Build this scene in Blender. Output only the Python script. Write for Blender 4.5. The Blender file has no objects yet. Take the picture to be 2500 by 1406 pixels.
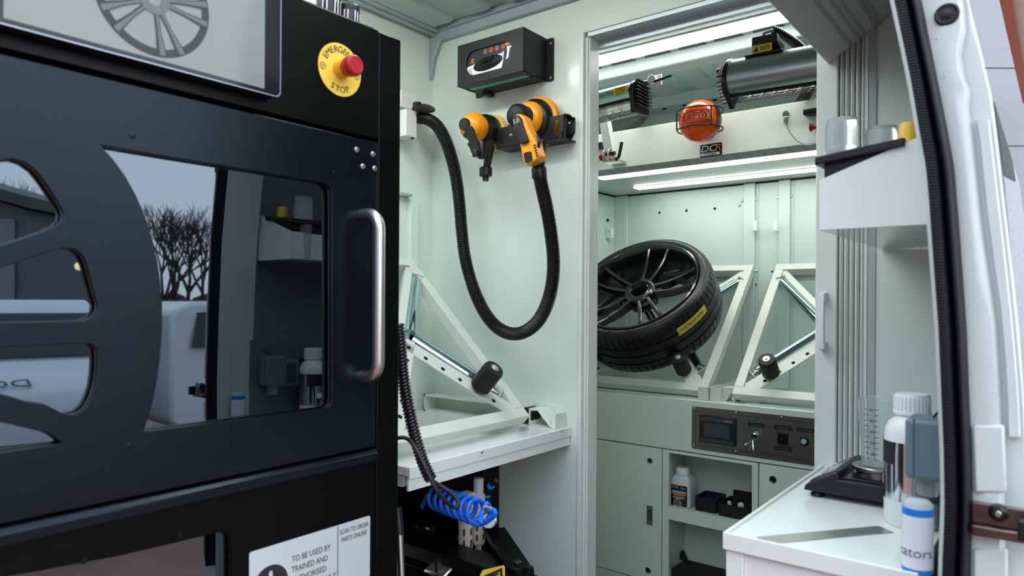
import bpy, bmesh, math, random
from mathutils import Vector, Matrix
random.seed(7)
S = bpy.context.scene
COL = S.collection
# ------------------------------------------------------------------ camera
FPX, YAW, ROLL, CX, CY, EYE = 1698.0, math.radians(38.08), math.radians(0.37), 1250.0, 734.4, 1.06
cd = bpy.data.cameras.new('camera')
cam = bpy.data.objects.new('camera', cd); COL.objects.link(cam)
cd.sensor_width = 36.0; cd.lens = FPX / 2500 * 36.0
cd.shift_y = (CY - 703.0) / 2500
cd.clip_start = 0.02; cd.clip_end = 300
dirv = Vector((-math.sin(YAW), math.cos(YAW), 0)); rgt = Vector((math.cos(YAW), math.sin(YAW), 0)); upv = Vector((0, 0, 1))
r2 = math.cos(ROLL) * rgt + math.sin(ROLL) * upv
u2 = -math.sin(ROLL) * rgt + math.cos(ROLL) * upv
cam.matrix_world = Matrix(((r2.x, u2.x, -dirv.x, 0), (r2.y, u2.y, -dirv.y, 0), (r2.z, u2.z, -dirv.z, EYE), (0, 0, 0, 1)))
cd.dof.use_dof = True; cd.dof.focus_distance = 2.5; cd.dof.aperture_fstop = 5.0
S.camera = cam
# ------------------------------------------------------------------ view, world
S.view_settings.view_transform = 'Standard'; S.view_settings.look = 'None'
S.view_settings.gamma = 1.0; S.view_settings.use_curve_mapping = False
S.view_settings.exposure = 0.74
LED = 7.2           # strength of the LED strips
SKY = 2.0
LEDR = 13.5         # strength of the short rear work light
LEDC = 9.5         # wide ceiling light in front of the booth
w = bpy.data.worlds.new('overcast'); S.world = w; w.use_nodes = True
nt = w.node_tree; nt.nodes.clear()
tc = nt.nodes.new('ShaderNodeTexCoord'); sp = nt.nodes.new('ShaderNodeSeparateXYZ')
rp = nt.nodes.new('ShaderNodeValToRGB'); bg = nt.nodes.new('ShaderNodeBackground'); wo = nt.nodes.new('ShaderNodeOutputWorld')
nt.links.new(tc.outputs['Generated'], sp.inputs[0]); nt.links.new(sp.outputs['Z'], rp.inputs[0])
rp.color_ramp.elements[0].position = 0.0; rp.color_ramp.elements[0].color = (0.82, 0.89, 0.97, 1)
rp.color_ramp.elements[1].position = 0.8; rp.color_ramp.elements[1].color = (0.76, 0.87, 1.0, 1)
nt.links.new(rp.outputs[0], bg.inputs[0]); bg.inputs[1].default_value = SKY; nt.links.new(bg.outputs[0], wo.inputs[0])

# ------------------------------------------------------------------ survey helper: where a sight line meets a plane of the place
EYEP = Vector((0, 0, EYE))
def ray(px, py): return dirv + r2 * ((px - CX) / FPX) - u2 * ((py - CY) / FPX)
def at(px, py, X=None, Y=None, Z=None):
    v = ray(px, py)
    t = (X - EYEP.x) / v.x if X is not None else (Y - EYEP.y) / v.y if Y is not None else (Z - EYEP.z) / v.z
    return EYEP + v * t

# ------------------------------------------------------------------ materials
MATS = {}
def mat(name, col, rough=0.5, metal=0.0, bump=0.0, scale=60.0, var=0.0, vscale=6.0, emit=0.0, trans=0.0, ior=1.45, coat=0.0, spec=0.5, stretch=None, alpha=1.0):
    if name in MATS: return MATS[name]
    m = bpy.data.materials.new(name); m.use_nodes = True; MATS[name] = m
    n = m.node_tree.nodes; l = m.node_tree.links; b = n['Principled BSDF']
    c = (col[0], col[1], col[2], 1)
    b.inputs['Base Color'].default_value = c; b.inputs['Roughness'].default_value = rough; b.inputs['Metallic'].default_value = metal
    b.inputs['IOR'].default_value = ior; b.inputs['Transmission Weight'].default_value = trans
    b.inputs['Coat Weight'].default_value = coat; b.inputs['Specular IOR Level'].default_value = spec; b.inputs['Alpha'].default_value = alpha
    if emit: b.inputs['Emission Color'].default_value = c; b.inputs['Emission Strength'].default_value = emit
    t = n.new('ShaderNodeTexCoord'); mp = n.new('ShaderNodeMapping'); l.new(t.outputs['Object'], mp.inputs[0])
    if stretch: mp.inputs['Scale'].default_value = stretch
    if var or not bump:
        v = var or 0.02
        nz = n.new('ShaderNodeTexNoise'); nz.inputs['Scale'].default_value = vscale; nz.inputs['Detail'].default_value = 4
        l.new(mp.outputs[0], nz.inputs['Vector'])
        mr = n.new('ShaderNodeMapRange'); mr.inputs[1].default_value = 0.3; mr.inputs[2].default_value = 0.7
        mr.inputs[3].default_value = 1 - v; mr.inputs[4].default_value = 1 + v; l.new(nz.outputs[0], mr.inputs[0])
        mx = n.new('ShaderNodeMix'); mx.data_type = 'RGBA'; mx.blend_type = 'MULTIPLY'; mx.inputs[0].default_value = 1
        mx.inputs[6].default_value = c; l.new(mr.outputs[0], mx.inputs[7]); l.new(mx.outputs[2], b.inputs['Base Color'])
    if bump:
        nb = n.new('ShaderNodeTexNoise'); nb.inputs['Scale'].default_value = scale; nb.inputs['Detail'].default_value = 3
        l.new(mp.outputs[0], nb.inputs['Vector']); bp = n.new('ShaderNodeBump'); bp.inputs['Strength'].default_value = bump
        bp.inputs['Distance'].default_value = 0.002; l.new(nb.outputs[0], bp.inputs['Height']); l.new(bp.outputs[0], b.inputs['Normal'])
    return m
WALLW = mat('white_wall_panel', (0.705, 0.80, 0.715), 0.16, var=0.012, vscale=3)
WHITE = mat('white_powder_coat', (0.76, 0.80, 0.755), 0.28, var=0.015)
GLOSSW = mat('white_gloss_top', (0.78, 0.82, 0.80), 0.12, var=0.01)
BOOTH = mat('booth_paint', (0.59, 0.70, 0.65), 0.30, var=0.02)
BOOTHC = mat('booth_cabinet_paint', (0.60, 0.70, 0.62), 0.34, var=0.02)
BODYW = mat('van_body_white', (0.585, 0.64, 0.635), 0.45, var=0.04, spec=0.35)
PVC = mat('white_pvc', (0.72, 0.77, 0.715), 0.32, bump=0.15, scale=40, var=0.03, stretch=(8, 8, 0.6))
BLACKP = mat('black_powder_coat', (0.0010, 0.0014, 0.0016), 0.30, bump=0.06, scale=900, var=0.25, vscale=25, spec=0.16)
BLACKD = mat('black_door_powder_coat', (0.0010, 0.0020, 0.0040), 0.27, bump=0.06, scale=900, var=0.25, vscale=25, spec=0.42)
BLACKD.node_tree.nodes['Principled BSDF'].inputs['Specular Tint'].default_value = (0.62, 0.86, 1.0, 1)
BLACK = mat('black_plastic', (0.006, 0.0065, 0.007), 0.38)
BLACKM = mat('black_matt', (0.006, 0.007, 0.007), 0.75)
BLACKG = mat('black_gloss', (0.008, 0.009, 0.011), 0.12)
RUBBER = mat('black_rubber', (0.006, 0.0065, 0.007), 0.55, bump=0.2, scale=300)
SEALM = mat('seal_rubber', (0.004, 0.006, 0.009), 0.50, bump=0.15, scale=200)
TYRE = mat('tyre_rubber', (0.006, 0.0065, 0.007), 0.36, bump=0.25, scale=250, var=0.2, vscale=30)
RIM = mat('satin_black_alloy', (0.006, 0.0065, 0.007), 0.20, coat=0.6, var=0.1)
STEEL = mat('brushed_steel', (0.52, 0.50, 0.47), 0.30, metal=1, bump=0.10, scale=80, stretch=(1, 1, 14))
STEELD = mat('dark_brushed_stainless', (0.22, 0.21, 0.19), 0.33, metal=1, bump=0.08, scale=120, var=0.12, vscale=5, stretch=(0.3, 1, 8))
CHROME = mat('zinc_roller', (0.50, 0.66, 0.68), 0.10, metal=1, var=0.08)
SILVER = mat('silver_anodised', (0.42, 0.48, 0.48), 0.34, metal=1, bump=0.05, scale=200)
ALU = mat('aluminium_profile', (0.55, 0.62, 0.64), 0.35, metal=0.7)
ROOFM = mat('roof_metal', (0.40, 0.50, 0.48), 0.45, var=0.06)
ROOFL = mat('roof_beam_metal', (0.40, 0.47, 0.47), 0.32, var=0.04)
RAILM = mat('grey_trim_rail', (0.36, 0.44, 0.46), 0.35, var=0.05)
ORANGE = mat('sander_orange', (0.90, 0.33, 0.008), 0.35)
YELLOWP = mat('sander_pad_yellow', (0.78, 0.50, 0.06), 0.42, bump=0.2, scale=200)
YELLOW = mat('safety_yellow', (0.86, 0.58, 0.07), 0.40)
RED = mat('signal_red', (0.42, 0.012, 0.025), 0.35)
FIRE = mat('fire_ball_orange', (0.80, 0.085, 0.008), 0.16, var=0.35, vscale=14)
BLUE = mat('blue_hose', (0.006, 0.13, 0.78), 0.22)
BLUEB = mat('bright_blue_plastic', (0.01, 0.22, 0.75), 0.35)
BEIGE = mat('beige_metal', (0.62, 0.54, 0.46), 0.40)
GREYP = mat('grey_plastic', (0.13, 0.185, 0.225), 0.42, var=0.03)
GREYL = mat('light_grey_plastic', (0.42, 0.46, 0.48), 0.40)
LEDM = mat('led_diffuser', (0.965, 1.0, 0.965), 0.5, emit=LED)
INK = mat('black_ink', (0.015, 0.014, 0.018), 0.6)
WINK = mat('white_ink', (0.80, 0.84, 0.86), 0.5)
TEAL = mat('teal_print', (0.08, 0.42, 0.32), 0.5)
PLATEB = mat('brushed_label_plate', (0.62, 0.68, 0.70), 0.38, metal=0.35, bump=0.1, scale=120, stretch=(1, 1, 16))
GLASSD = mat('dark_mirror_glass', (0.115, 0.135, 0.152), 0.015, metal=1.0, var=0.01)
HOLE = mat('screw_hole_dark', (0.008, 0.008, 0.008), 0.9)
CLEARP = mat('translucent_plastic', (0.80, 0.86, 0.86), 0.18, trans=0.75, ior=1.25)
CLEARG = mat('clear_cup_plastic', (0.92, 0.96, 0.97), 0.06, trans=0.93, ior=1.12)
WHITEP = mat('white_plastic', (0.78, 0.81, 0.82), 0.30)
MIRRORM = mat('chrome_foil', (0.62, 0.66, 0.72), 0.10, metal=1, var=0.15, vscale=4)
LEDCM = mat('led_ceiling', (0.965, 1.0, 0.965), 0.5, emit=LEDC)
LEDRM = mat('led_work_light', (0.965, 1.0, 0.965), 0.5, emit=LEDR)

# ------------------------------------------------------------------ mesh builder
class MB:
    def __init__(s, M=None): s.v = []; s.f = []; s.M = M or Matrix.Identity(4)
    def add(s, vs, fs):
        b = len(s.v); s.v += [s.M @ Vector(p) for p in vs]; s.f += [tuple(b + i for i in f) for f in fs]; return s
    def box(s, a, b):
        x0, x1 = sorted((a[0], b[0])); y0, y1 = sorted((a[1], b[1])); z0, z1 = sorted((a[2], b[2]))
        return s.add([(x0, y0, z0), (x1, y0, z0), (x1, y1, z0), (x0, y1, z0), (x0, y0, z1), (x1, y0, z1), (x1, y1, z1), (x0, y1, z1)],
                     [(0, 3, 2, 1), (4, 5, 6, 7), (0, 1, 5, 4), (1, 2, 6, 5), (2, 3, 7, 6), (3, 0, 4, 7)])
    def prism(s, poly, off):
        n = len(poly); o = Vector(off); P = [Vector(p) for p in poly]
        return s.add(P + [p + o for p in P], [tuple(range(n))[::-1], tuple(range(n, 2 * n))] + [(i, (i + 1) % n, n + (i + 1) % n, n + i) for i in range(n)])
    def bar(s, p, q, w, h, up=(0, 0, 1)):
        p = Vector(p); q = Vector(q); d = (q - p).normalized(); u = Vector(up); u = (u - d * u.dot(d)).normalized(); r = d.cross(u)
        c = [(-w / 2, -h / 2), (w / 2, -h / 2), (w / 2, h / 2), (-w / 2, h / 2)]
        return s.prism([p + r * a + u * b for a, b in c], q - p)
    def ring(s, pts_r, closed_path=False, n=16, cap=True):
        """tube through (point, radius) list"""
        P = [Vector(p) for p, _ in pts_r]; R = [r for _, r in pts_r]; m = len(P); vs = []; fs = []
        T = []
        for i in range(m):
            a = P[(i - 1) % m] if (closed_path or i > 0) else P[i]; b = P[(i + 1) % m] if (closed_path or i < m - 1) else P[i]
            t = (b - a); T.append(t.normalized() if t.length > 1e-9 else (T[-1] if T else Vector((0, 0, 1))))
        u = T[0].orthogonal().normalized()
        for i in range(m):
            u = (u - T[i] * u.dot(T[i]))
            u = u.normalized() if u.length > 1e-6 else T[i].orthogonal().normalized()
            v = T[i].cross(u)
            vs += [P[i] + (u * math.cos(2 * math.pi * k / n) + v * math.sin(2 * math.pi * k / n)) * R[i] for k in range(n)]
        for i in range(m if closed_path else m - 1):
            j = (i + 1) % m
            fs += [(i * n + k, i * n + (k + 1) % n, j * n + (k + 1) % n, j * n + k) for k in range(n)]
        if cap and not closed_path: fs += [tuple(range(n))[::-1], tuple(range((m - 1) * n, m * n))]
        return s.add(vs, fs)
    def tube(s, pts, r, n=12, closed=False): return s.ring([(p, r) for p in pts], closed, n)
    def cyl(s, p, q, r, r1=None, n=24): return s.ring([(p, r), (q, r if r1 is None else r1)], n=n)
    def lathe(s, prof, o, ax, n=32, cap=True):
        """prof: (radius, height along ax)"""
        o = Vector(o); ax = Vector(ax).normalized(); u = ax.orthogonal().normalized(); v = ax.cross(u); vs = []; m = len(prof)
        for r, h in prof: vs += [o + ax * h + (u * math.cos(2 * math.pi * k / n) + v * math.sin(2 * math.pi * k / n)) * r for k in range(n)]
        fs = [(i * n + k, i * n + (k + 1) % n, (i + 1) * n + (k + 1) % n, (i + 1) * n + k) for i in range(m - 1) for k in range(n)]
        if cap and prof[0][0] > 1e-6: fs.append(tuple(range(n))[::-1])
        if cap and prof[-1][0] > 1e-6: fs.append(tuple(range((m - 1) * n, m * n)))
        return s.add(vs, fs)
    def build(s, name, m, parent=None, bevel=0.0, seg=2, smooth=35, **tags):
        me = bpy.data.meshes.new(name); xs = [p.x for p in s.v]; ys = [p.y for p in s.v]; zs = [p.z for p in s.v]
        o = Vector(((min(xs) + max(xs)) / 2, (min(ys) + max(ys)) / 2, min(zs)))
        me.from_pydata([tuple(p - o) for p in s.v], [], s.f); me.validate(); me.materials.append(m)
        bm = bmesh.new(); bm.from_mesh(me); bmesh.ops.remove_doubles(bm, verts=bm.verts, dist=1e-6); bmesh.ops.recalc_face_normals(bm, faces=bm.faces); bm.to_mesh(me); bm.free()
        return link(name, me, o, parent, bevel, seg, smooth, **tags)
WL = {}
def link(name, me, o, parent=None, bevel=0, seg=2, smooth=35, **tags):
    ob = bpy.data.objects.new(name, me); COL.objects.link(ob); ob.location = o; WL[ob.name] = Vector(o)
    if smooth:
        for p in me.polygons: p.use_smooth = True
        me.set_sharp_from_angle(angle=math.radians(smooth))
    if bevel:
        b = ob.modifiers.new('bevel', 'BEVEL'); b.width = bevel; b.segments = seg; b.limit_method = 'ANGLE'; b.angle_limit = math.radians(40); b.harden_normals = False
    if parent: ob.parent = parent; ob.matrix_parent_inverse = Matrix.Translation(-WL[parent.name])
    tag(ob, **tags); return ob
def tag(o, label=None, cat=None, group=None, kind=None):
    if label: o['label'] = label
    if cat: o['category'] = cat
    if group: o['group'] = group
    if kind: o['kind'] = kind
    return o
def thing(name, loc, label, cat, group=None):
    o = bpy.data.objects.new(name, None); COL.objects.link(o); o.location = loc; o.empty_display_size = 0.05; WL[o.name] = Vector(loc)
    return tag(o, label, cat, group)
def frame(o, a, t, n): # local x->a, y->t, z->n
    a, t, n, o = Vector(a), Vector(t), Vector(n), Vector(o)
    return Matrix(((a.x, t.x, n.x, o.x), (a.y, t.y, n.y, o.y), (a.z, t.z, n.z, o.z), (0, 0, 0, 1)))
def from_curve(cu, name, m, M, parent, smooth=30, fit=None, **tags):
    ob = bpy.data.objects.new('tmp', cu); COL.objects.link(ob)
    dg = bpy.context.evaluated_depsgraph_get(); dg.update()
    me = bpy.data.meshes.new_from_object(ob.evaluated_get(dg)); bpy.data.objects.remove(ob); bpy.data.curves.remove(cu)
    if fit and me.vertices:
        wd_ = max(v.co.x for v in me.vertices) - min(v.co.x for v in me.vertices); me.transform(Matrix.Diagonal((fit / wd_, 1, 1, 1)))
    me.name = name; me.transform(M); me.materials.clear(); me.materials.append(m)
    if not me.vertices: return None
    c = [sum(v.co[i] for v in me.vertices) / len(me.vertices) for i in range(3)]; c = Vector(c); me.transform(Matrix.Translation(-c))
    return link(name, me, c, parent, 0, 2, smooth, **tags)
def plate(name, outer, holes, th, M, m, parent=None, bev=0.0, **tags):
    """flat sheet with holes in local xy, thickness th centred on local z"""
    cu = bpy.data.curves.new(name, 'CURVE'); cu.dimensions = '2D'; cu.fill_mode = 'BOTH'; cu.extrude = th / 2 - bev; cu.bevel_depth = bev; cu.bevel_resolution = 1; cu.offset = -bev
    for poly in [outer] + list(holes):
        sp_ = cu.splines.new('POLY'); sp_.points.add(len(poly) - 1); sp_.use_cyclic_u = True
        for p, q in zip(sp_.points, poly): p.co = (q[0], q[1], 0, 1)
    return from_curve(cu, name, m, M, parent, **tags)
def text(name, body, size, M, m, parent, ext=0.0002, align='CENTER', sx=1.0, spacing=1.0, shear=0.0, fit=None, **tags):
    cu = bpy.data.curves.new(name, 'FONT'); cu.body = body; cu.size = size; cu.align_x = align; cu.align_y = 'CENTER'; cu.extrude = ext; cu.space_character = spacing; cu.shear = shear; cu.resolution_u = 3
    return from_curve(cu, name, m, M @ Matrix.Diagonal((sx, 1, 1, 1)), parent, smooth=0, fit=fit, **tags)
def rrect(x0, y0, x1, y1, r, n=6):
    out = []
    for cx, cy, a0 in ((x1 - r, y1 - r, 0), (x0 + r, y1 - r, 90), (x0 + r, y0 + r, 180), (x1 - r, y0 + r, 270)):
        for k in range(n + 1):
            a = math.radians(a0 + 90 * k / n); out.append((cx + r * math.cos(a), cy + r * math.sin(a)))
    return out
def circ(cx, cy, r, n=24, ry=None): return [(cx + r * math.cos(2 * math.pi * k / n), cy + (ry or r) * math.sin(2 * math.pi * k / n)) for k in range(n)]
def spline(P, n=8, closed=False):
    P = [Vector(p) for p in P]; m = len(P); out = []
    for i in range(m if closed else m - 1):
        g = lambda k: P[k % m] if closed else P[max(0, min(m - 1, k))]
        a, b, c, e = g(i - 1), g(i), g(i + 1), g(i + 2)
        for k in range(n):
            t = k / n; out.append(0.5 * ((2 * b) + (c - a) * t + (2 * a - 5 * b + 4 * c - e) * t * t + (3 * b - a - 3 * c + e) * t ** 3))
    if not closed: out.append(P[-1])
    return out
def resample(P, step):
    out = [P[0]]; acc = 0.0
    for a, b in zip(P, P[1:]):
        L = (b - a).length; pos = step - acc
        while pos <= L:
            out.append(a + (b - a) * (pos / L)); pos += step
        acc = (acc + L) % step if L else acc
    return out
def helix(path, rad, pitch, per=10):
    """points coiling around a path"""
    P = resample(path, pitch / per); out = []; u = None
    for i, p in enumerate(P):
        t = (P[min(i + 1, len(P) - 1)] - P[max(i - 1, 0)]).normalized()
        u = t.orthogonal().normalized() if u is None else (u - t * u.dot(t)).normalized()
        v = t.cross(u); a = 2 * math.pi * i / per; out.append(p + (u * math.cos(a) + v * math.sin(a)) * rad)
    return out
def screw(p, n_, r, parent, m=STEEL, name='screw'):
    b = MB(); b.lathe([(r, 0), (r, r * 0.35), (r * 0.7, r * 0.75), (0.0, r * 0.85)], p, n_, 12); return b.build(name, m, parent)
def IDX(x, y, z): return Matrix.Translation((x, y, z))
FX = lambda x, y, z: frame((x, y, z), (0, 1, 0), (0, 0, 1), (1, 0, 0))      # faces +X
FY = lambda x, y, z: frame((x, y, z), (1, 0, 0), (0, 0, 1), (0, -1, 0))     # faces -Y
# ================================================================== SETTING: the van shell
XL, XR, YP, FZ, RZ = -1.70, -0.128, 1.72, -0.04, 1.985      # left lining, right lining, partition face, floor, roof lining
def struct(name, mb, m, **k): return mb.build(name, m, None, kind='structure', **k)
fl = MB().box((-1.76, 1.02, -0.10), (-0.08, 3.25, FZ)); struct('floor', fl, mat('van_floor', (0.10, 0.10, 0.10), 0.6, bump=0.2, scale=150), label='dark van load floor', cat='floor')
wl = MB().box((-1.76, 1.06, FZ), (XL, 3.25, 2.02)); struct('wall_left', wl, WALLW, label='white lined left side wall of the van', cat='wall')
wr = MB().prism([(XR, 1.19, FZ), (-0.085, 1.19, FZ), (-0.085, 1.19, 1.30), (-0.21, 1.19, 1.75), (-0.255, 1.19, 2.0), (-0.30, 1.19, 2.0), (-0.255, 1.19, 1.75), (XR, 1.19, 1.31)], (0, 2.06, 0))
struct('wall_right', wr, mat('shaded_side_lining', (0.16, 0.19, 0.20), 0.45), label='white lined right side wall of the van', cat='wall')  # shade put into the colour: lining darkened for its reflection in the machine glass
wb = MB().box((-1.76, 3.0, FZ), (-0.14, 3.06, 1.30)).box((-1.76, 3.0, 1.30), (-0.27, 3.06, 2.02)); struct('wall_bulkhead', wb, BOOTH, label='pale wall behind and above the spray booth hood', cat='wall')
# partition with the doorway
DX0, DX1, DZ = -1.078, -0.343, 1.83
pw = MB().box((XL, YP, FZ), (DX0 - 0.022, YP + 0.045, RZ)); pw.box((DX0 - 0.022, YP, DZ + 0.012), (DX1, YP + 0.045, RZ)); pw.prism([(DX1 + 0.005, YP, FZ), (XR, YP, FZ), (XR, YP, 1.31), (-0.255, YP, 1.75), (-0.30, YP, RZ), (DX1 + 0.005, YP, RZ)], (0, 0.045, 0))
struct('wall_partition', pw, WALLW, label='glossy white partition wall with a doorway', cat='wall')
tr = MB().box((DX0 - 0.022, YP - 0.006, FZ), (DX0 - 0.008, YP + 0.06, DZ + 0.012)).box((DX0 - 0.008, YP + 0.006, FZ), (DX0, YP + 0.07, DZ))
tr.box((DX0 - 0.008, YP + 0.012, FZ), (DX0 + 0.004, YP + 0.03, DZ))
struct('trim_1', tr, PVC, bevel=0.002, label='white door jamb strip on the partition', cat='trim')
# header track of the folding door
ht = MB().box((DX0, YP + 0.005, DZ), (DX1, YP + 0.075, DZ + 0.014)).box((DX0, YP + 0.06, DZ - 0.02), (DX1, YP + 0.075, DZ + 0.014))
struct('trim_2', ht, ALU, label='aluminium folding door track above the doorway', cat='trim')
# roof lining: panels with lengthwise ribs, each rib its own piece
rf = MB().box((-1.76, 1.04, RZ), (-0.26, 3.06, 2.03)); roof = struct('ceiling', rf, ROOFM, label='grey ribbed metal van roof seen from inside', cat='ceiling')
for x in (-1.60, -1.44, -1.28, -1.12, -0.96, -0.80, -0.64, -0.48):
    b = MB().prism([(x - 0.055, 1.06, RZ), (x - 0.04, 1.06, RZ - 0.016), (x + 0.04, 1.06, RZ - 0.016), (x + 0.055, 1.06, RZ)], (0, YP - 0.06 - 1.06, 0)); b.build('roof_rib', ROOFM, roof)
# grey rail where roof meets left wall, and the rail along the partition top
t3 = MB().box((XL - 0.0, 1.06, RZ - 0.02), (XL + 0.055, YP, RZ)).box((XL + 0.02, 1.06, RZ - 0.028), (XL + 0.035, YP, RZ - 0.02)); struct('trim_3', t3, RAILM, bevel=0.003, label='grey roof edge rail above the left wall', cat='trim')
t4 = MB().box((XL, YP - 0.02, RZ - 0.045), (DX0 + 0.1, YP - 0.0005, RZ - 0.012)).box((XL, YP - 0.035, RZ - 0.016), (DX1, YP - 0.0005, RZ)); t4.prism([(XL + 0.002, YP - 0.02, RZ - 0.04), (XL + 0.05, YP - 0.02, RZ - 0.04), (XL + 0.018, YP - 0.02, RZ - 0.10), (XL + 0.002, YP - 0.02, RZ - 0.17)], (0, 0.0195, 0))
struct('trim_4', t4, RAILM, bevel=0.004, label='grey roof rail and corner bracket along the partition top', cat='trim')
# roof beams over the booth
def beam(name, y0, y1, z0, m, lab, holes=None, i=5):
    b = MB().prism([(-1.70, y0, RZ), (-1.70, y0 + 0.015, z0), (-1.70, y1 - 0.015, z0), (-1.70, y1, RZ)], (1.39, 0, 0)); o = struct('trim_%d' % i, b, m, bevel=0.006, label=lab, cat='trim')
    return o
bA = beam('b', 1.83, 1.95, RZ - 0.03, ROOFL, 'pale roof cross beam behind the door track', i=5)
bB = beam('b', 2.06, 2.14, RZ - 0.02, ROOFL, 'narrow roof cross beam beside the ceiling light', i=6)
bC = beam('b', 2.38, 2.50, RZ - 0.045, ROOFL, 'broad roof cross beam with punched holes', i=7)
bD = beam('b', 2.86, 2.985, RZ - 0.05, ROOFL, 'roof cross beam above the booth hood', i=8)
for bm_, y, z in ((bC, 2.487, RZ - 0.030), (bD, 2.90, RZ - 0.0505)):
    for k in range(9):
        x = -1.55 + 0.118 * k + 0.02 * (k % 2); MB().box((x, y - 0.004, z - 0.004), (x + 0.016, y + 0.006, z + 0.002)).build('punched_hole', HOLE, bm_)
for k in range(6):   # roof skin recesses between the beams
    x = -1.58 + 0.17 * k; b = MB().prism([(x, 2.50, RZ), (x + 0.016, 2.50, RZ - 0.010), (x + 0.10, 2.50, RZ - 0.010), (x + 0.116, 2.50, RZ)], (0, 0.36, 0)); b.build('roof_rib', ROOFL, roof)
for px, py in ((1440, 172), (1520, 152), (1600, 130), (1682, 108), (1770, 86), (1868, 63)):
    a_ = at(px, py, Z=RZ - 0.003); MB().prism([(a_.x - 0.045, 2.352, RZ - 0.0035), (a_.x + 0.04, 2.352, RZ - 0.0035), (a_.x + 0.052, 2.379, RZ - 0.0035), (a_.x - 0.052, 2.379, RZ - 0.0035)], (0, 0, 0.003)).build('roof_slot', mat('slot_shadow_grey', (0.05, 0.06, 0.06), 0.6), roof)
# LED battens
def led(name, a, b, label, house=None, em=None, drop=0.0):
    t = thing(name, ((a[0] + b[0]) / 2, (a[1] + b[1]) / 2, min(a[2], b[2])), label, 'light')
    x0, x1 = sorted((a[0], b[0])); y0, y1 = sorted((a[1], b[1])); z0, z1 = sorted((a[2], b[2]))
    MB().box((x0 - 0.004, y0 - 0.004, z0 + 0.004), (x1 + 0.004, y1 + 0.004, z1)).build('housing', house or WHITE, t)
    MB().box((x0, y0, z0 - drop), (x1, y1, z0 + 0.004)).build('diffuser', em or LEDM, t)
    return t
led('ceiling_light', (-1.62, 2.250, RZ - 0.009), (-0.50, 2.338, RZ), 'wide white LED ceiling light behind the doorway', None, LEDCM)
led('ceiling_light', (-1.62, 1.11, RZ - 0.035), (-0.62, 1.175, RZ - 0.017), 'LED work light on the roof over the bench', None, LEDRM, 0.018)
# overhead duct cover at top right (sloping grooved underside)
P1 = (-0.42, 1.612); P2 = (-0.262, 1.713)
dm = MB().prism([(P1[0], 1.06, P1[1]), (P2[0], 1.06, P2[1]), (-0.30, 1.06, 1.984), (P1[0], 1.06, 1.984)], (0, YP - 1.062, 0))
duct = struct('trim_9', dm, mat('duct_cover_grey', (0.50, 0.56, 0.56), 0.4), bevel=0.003, label='sloping grey overhead duct cover with grooves', cat='trim')
for k, s in enumerate((0.31, 0.42, 0.49, 0.63, 0.68)):
    x = P1[0] + (P2[0] - P1[0]) * s; z = P1[1] + (P2[1] - P1[1]) * s
    MB().bar((x, 1.062, z - 0.001), (x, YP - 0.004, z - 0.001), 0.006, 0.004, (0.54, 0, -0.84)).build('groove_strip', mat('duct_groove_grey', (0.33, 0.38, 0.39), 0.5), duct)

# ================================================================== rear right pillar of the van
rows = [0, 60, 120, 170, 213, 260, 320, 405, 480, 555, 680, 800, 930, 1010, 1102, 1231, 1320, 1410]
def interp(tab, y):
    for (y0, a), (y1, b) in zip(tab, tab[1:]):
        if y <= y1: return a + (b - a) * (y - y0) / (y1 - y0)
    return tab[-1][1]
T_in = [(0, 2182), (111, 2206), (205, 2225), (320, 2244), (427, 2263), (555, 2272), (800, 2290), (929, 2296), (1102, 2303), (1231, 2305), (1410, 2299)]
T_out = [(0, 2248), (119, 2272), (213, 2291), (320, 2312), (405, 2327), (555, 2340), (800, 2358), (972, 2365), (1145, 2373), (1253, 2373), (1410, 2368)]
T_gr = [(0, 2346), (60, 2352), (120, 2340), (170, 2345), (213, 2362), (260, 2358), (320, 2370), (555, 2394), (800, 2430), (1010, 2442), (1410, 2450)]
T_ed = [(0, 2363), (128, 2395), (230, 2419), (341, 2432), (555, 2457), (700, 2474), (850, 2489), (1000, 2500), (1410, 2516)]
YQ = 1.08
V = []; F = []
NC = 10
for y in [-700, -250] + rows + [1700, 2300]:
    yy = max(0, min(1410, y)); a, b, g, e = interp(T_in, yy), interp(T_out, yy), interp(T_gr, yy), interp(T_ed, yy)
    if y < 0: a += y * 0.24; b += y * 0.24; g += y * 0.24; e += y * 0.24
    mid = (b + g) / 2
    for px, dy in ((a - 16, 0.10), (a - 14, 0.02), (a - 2, 0.010), (b + 4, 0.012), (mid, 0.006), (g - 9, 0.008), (g + 4, 0.026), (g + 14, 0.024), (e - 5, 0.026), (e, 0.034)):
        p = at(px, y, Y=YQ + 0.0); V.append((p.x, YQ + dy, p.z))
    # last column: outer skin turned forward
R = len(V) // NC
for i in range(R - 1):
    for k in range(NC - 1): F.append((i * NC + k, i * NC + k + 1, (i + 1) * NC + k + 1, (i + 1) * NC + k))
nb = len(V)
for i in range(R):
    p = V[i * NC + NC - 1]; V.append((p[0] - 0.05, p[1] + 0.10, p[2])); q = V[i * NC]; V.append((q[0], q[1] + 0.02, q[2]))
for i in range(R - 1):
    F.append((i * NC + NC - 1, nb + 2 * i, nb + 2 * i + 2, (i + 1) * NC + NC - 1)); F.append((nb + 2 * i, nb + 2 * i + 1, nb + 2 * i + 3, nb + 2 * i + 2)); F.append((nb + 2 * i + 1, i * NC, (i + 1) * NC, nb + 2 * i + 3))
pm = MB(); pm.add(V, F)
pil = pm.build('trim_10', BODYW, None, smooth=60, kind='structure', label='white painted rear door pillar of the van with pressed steps', cat='pillar')
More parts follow.
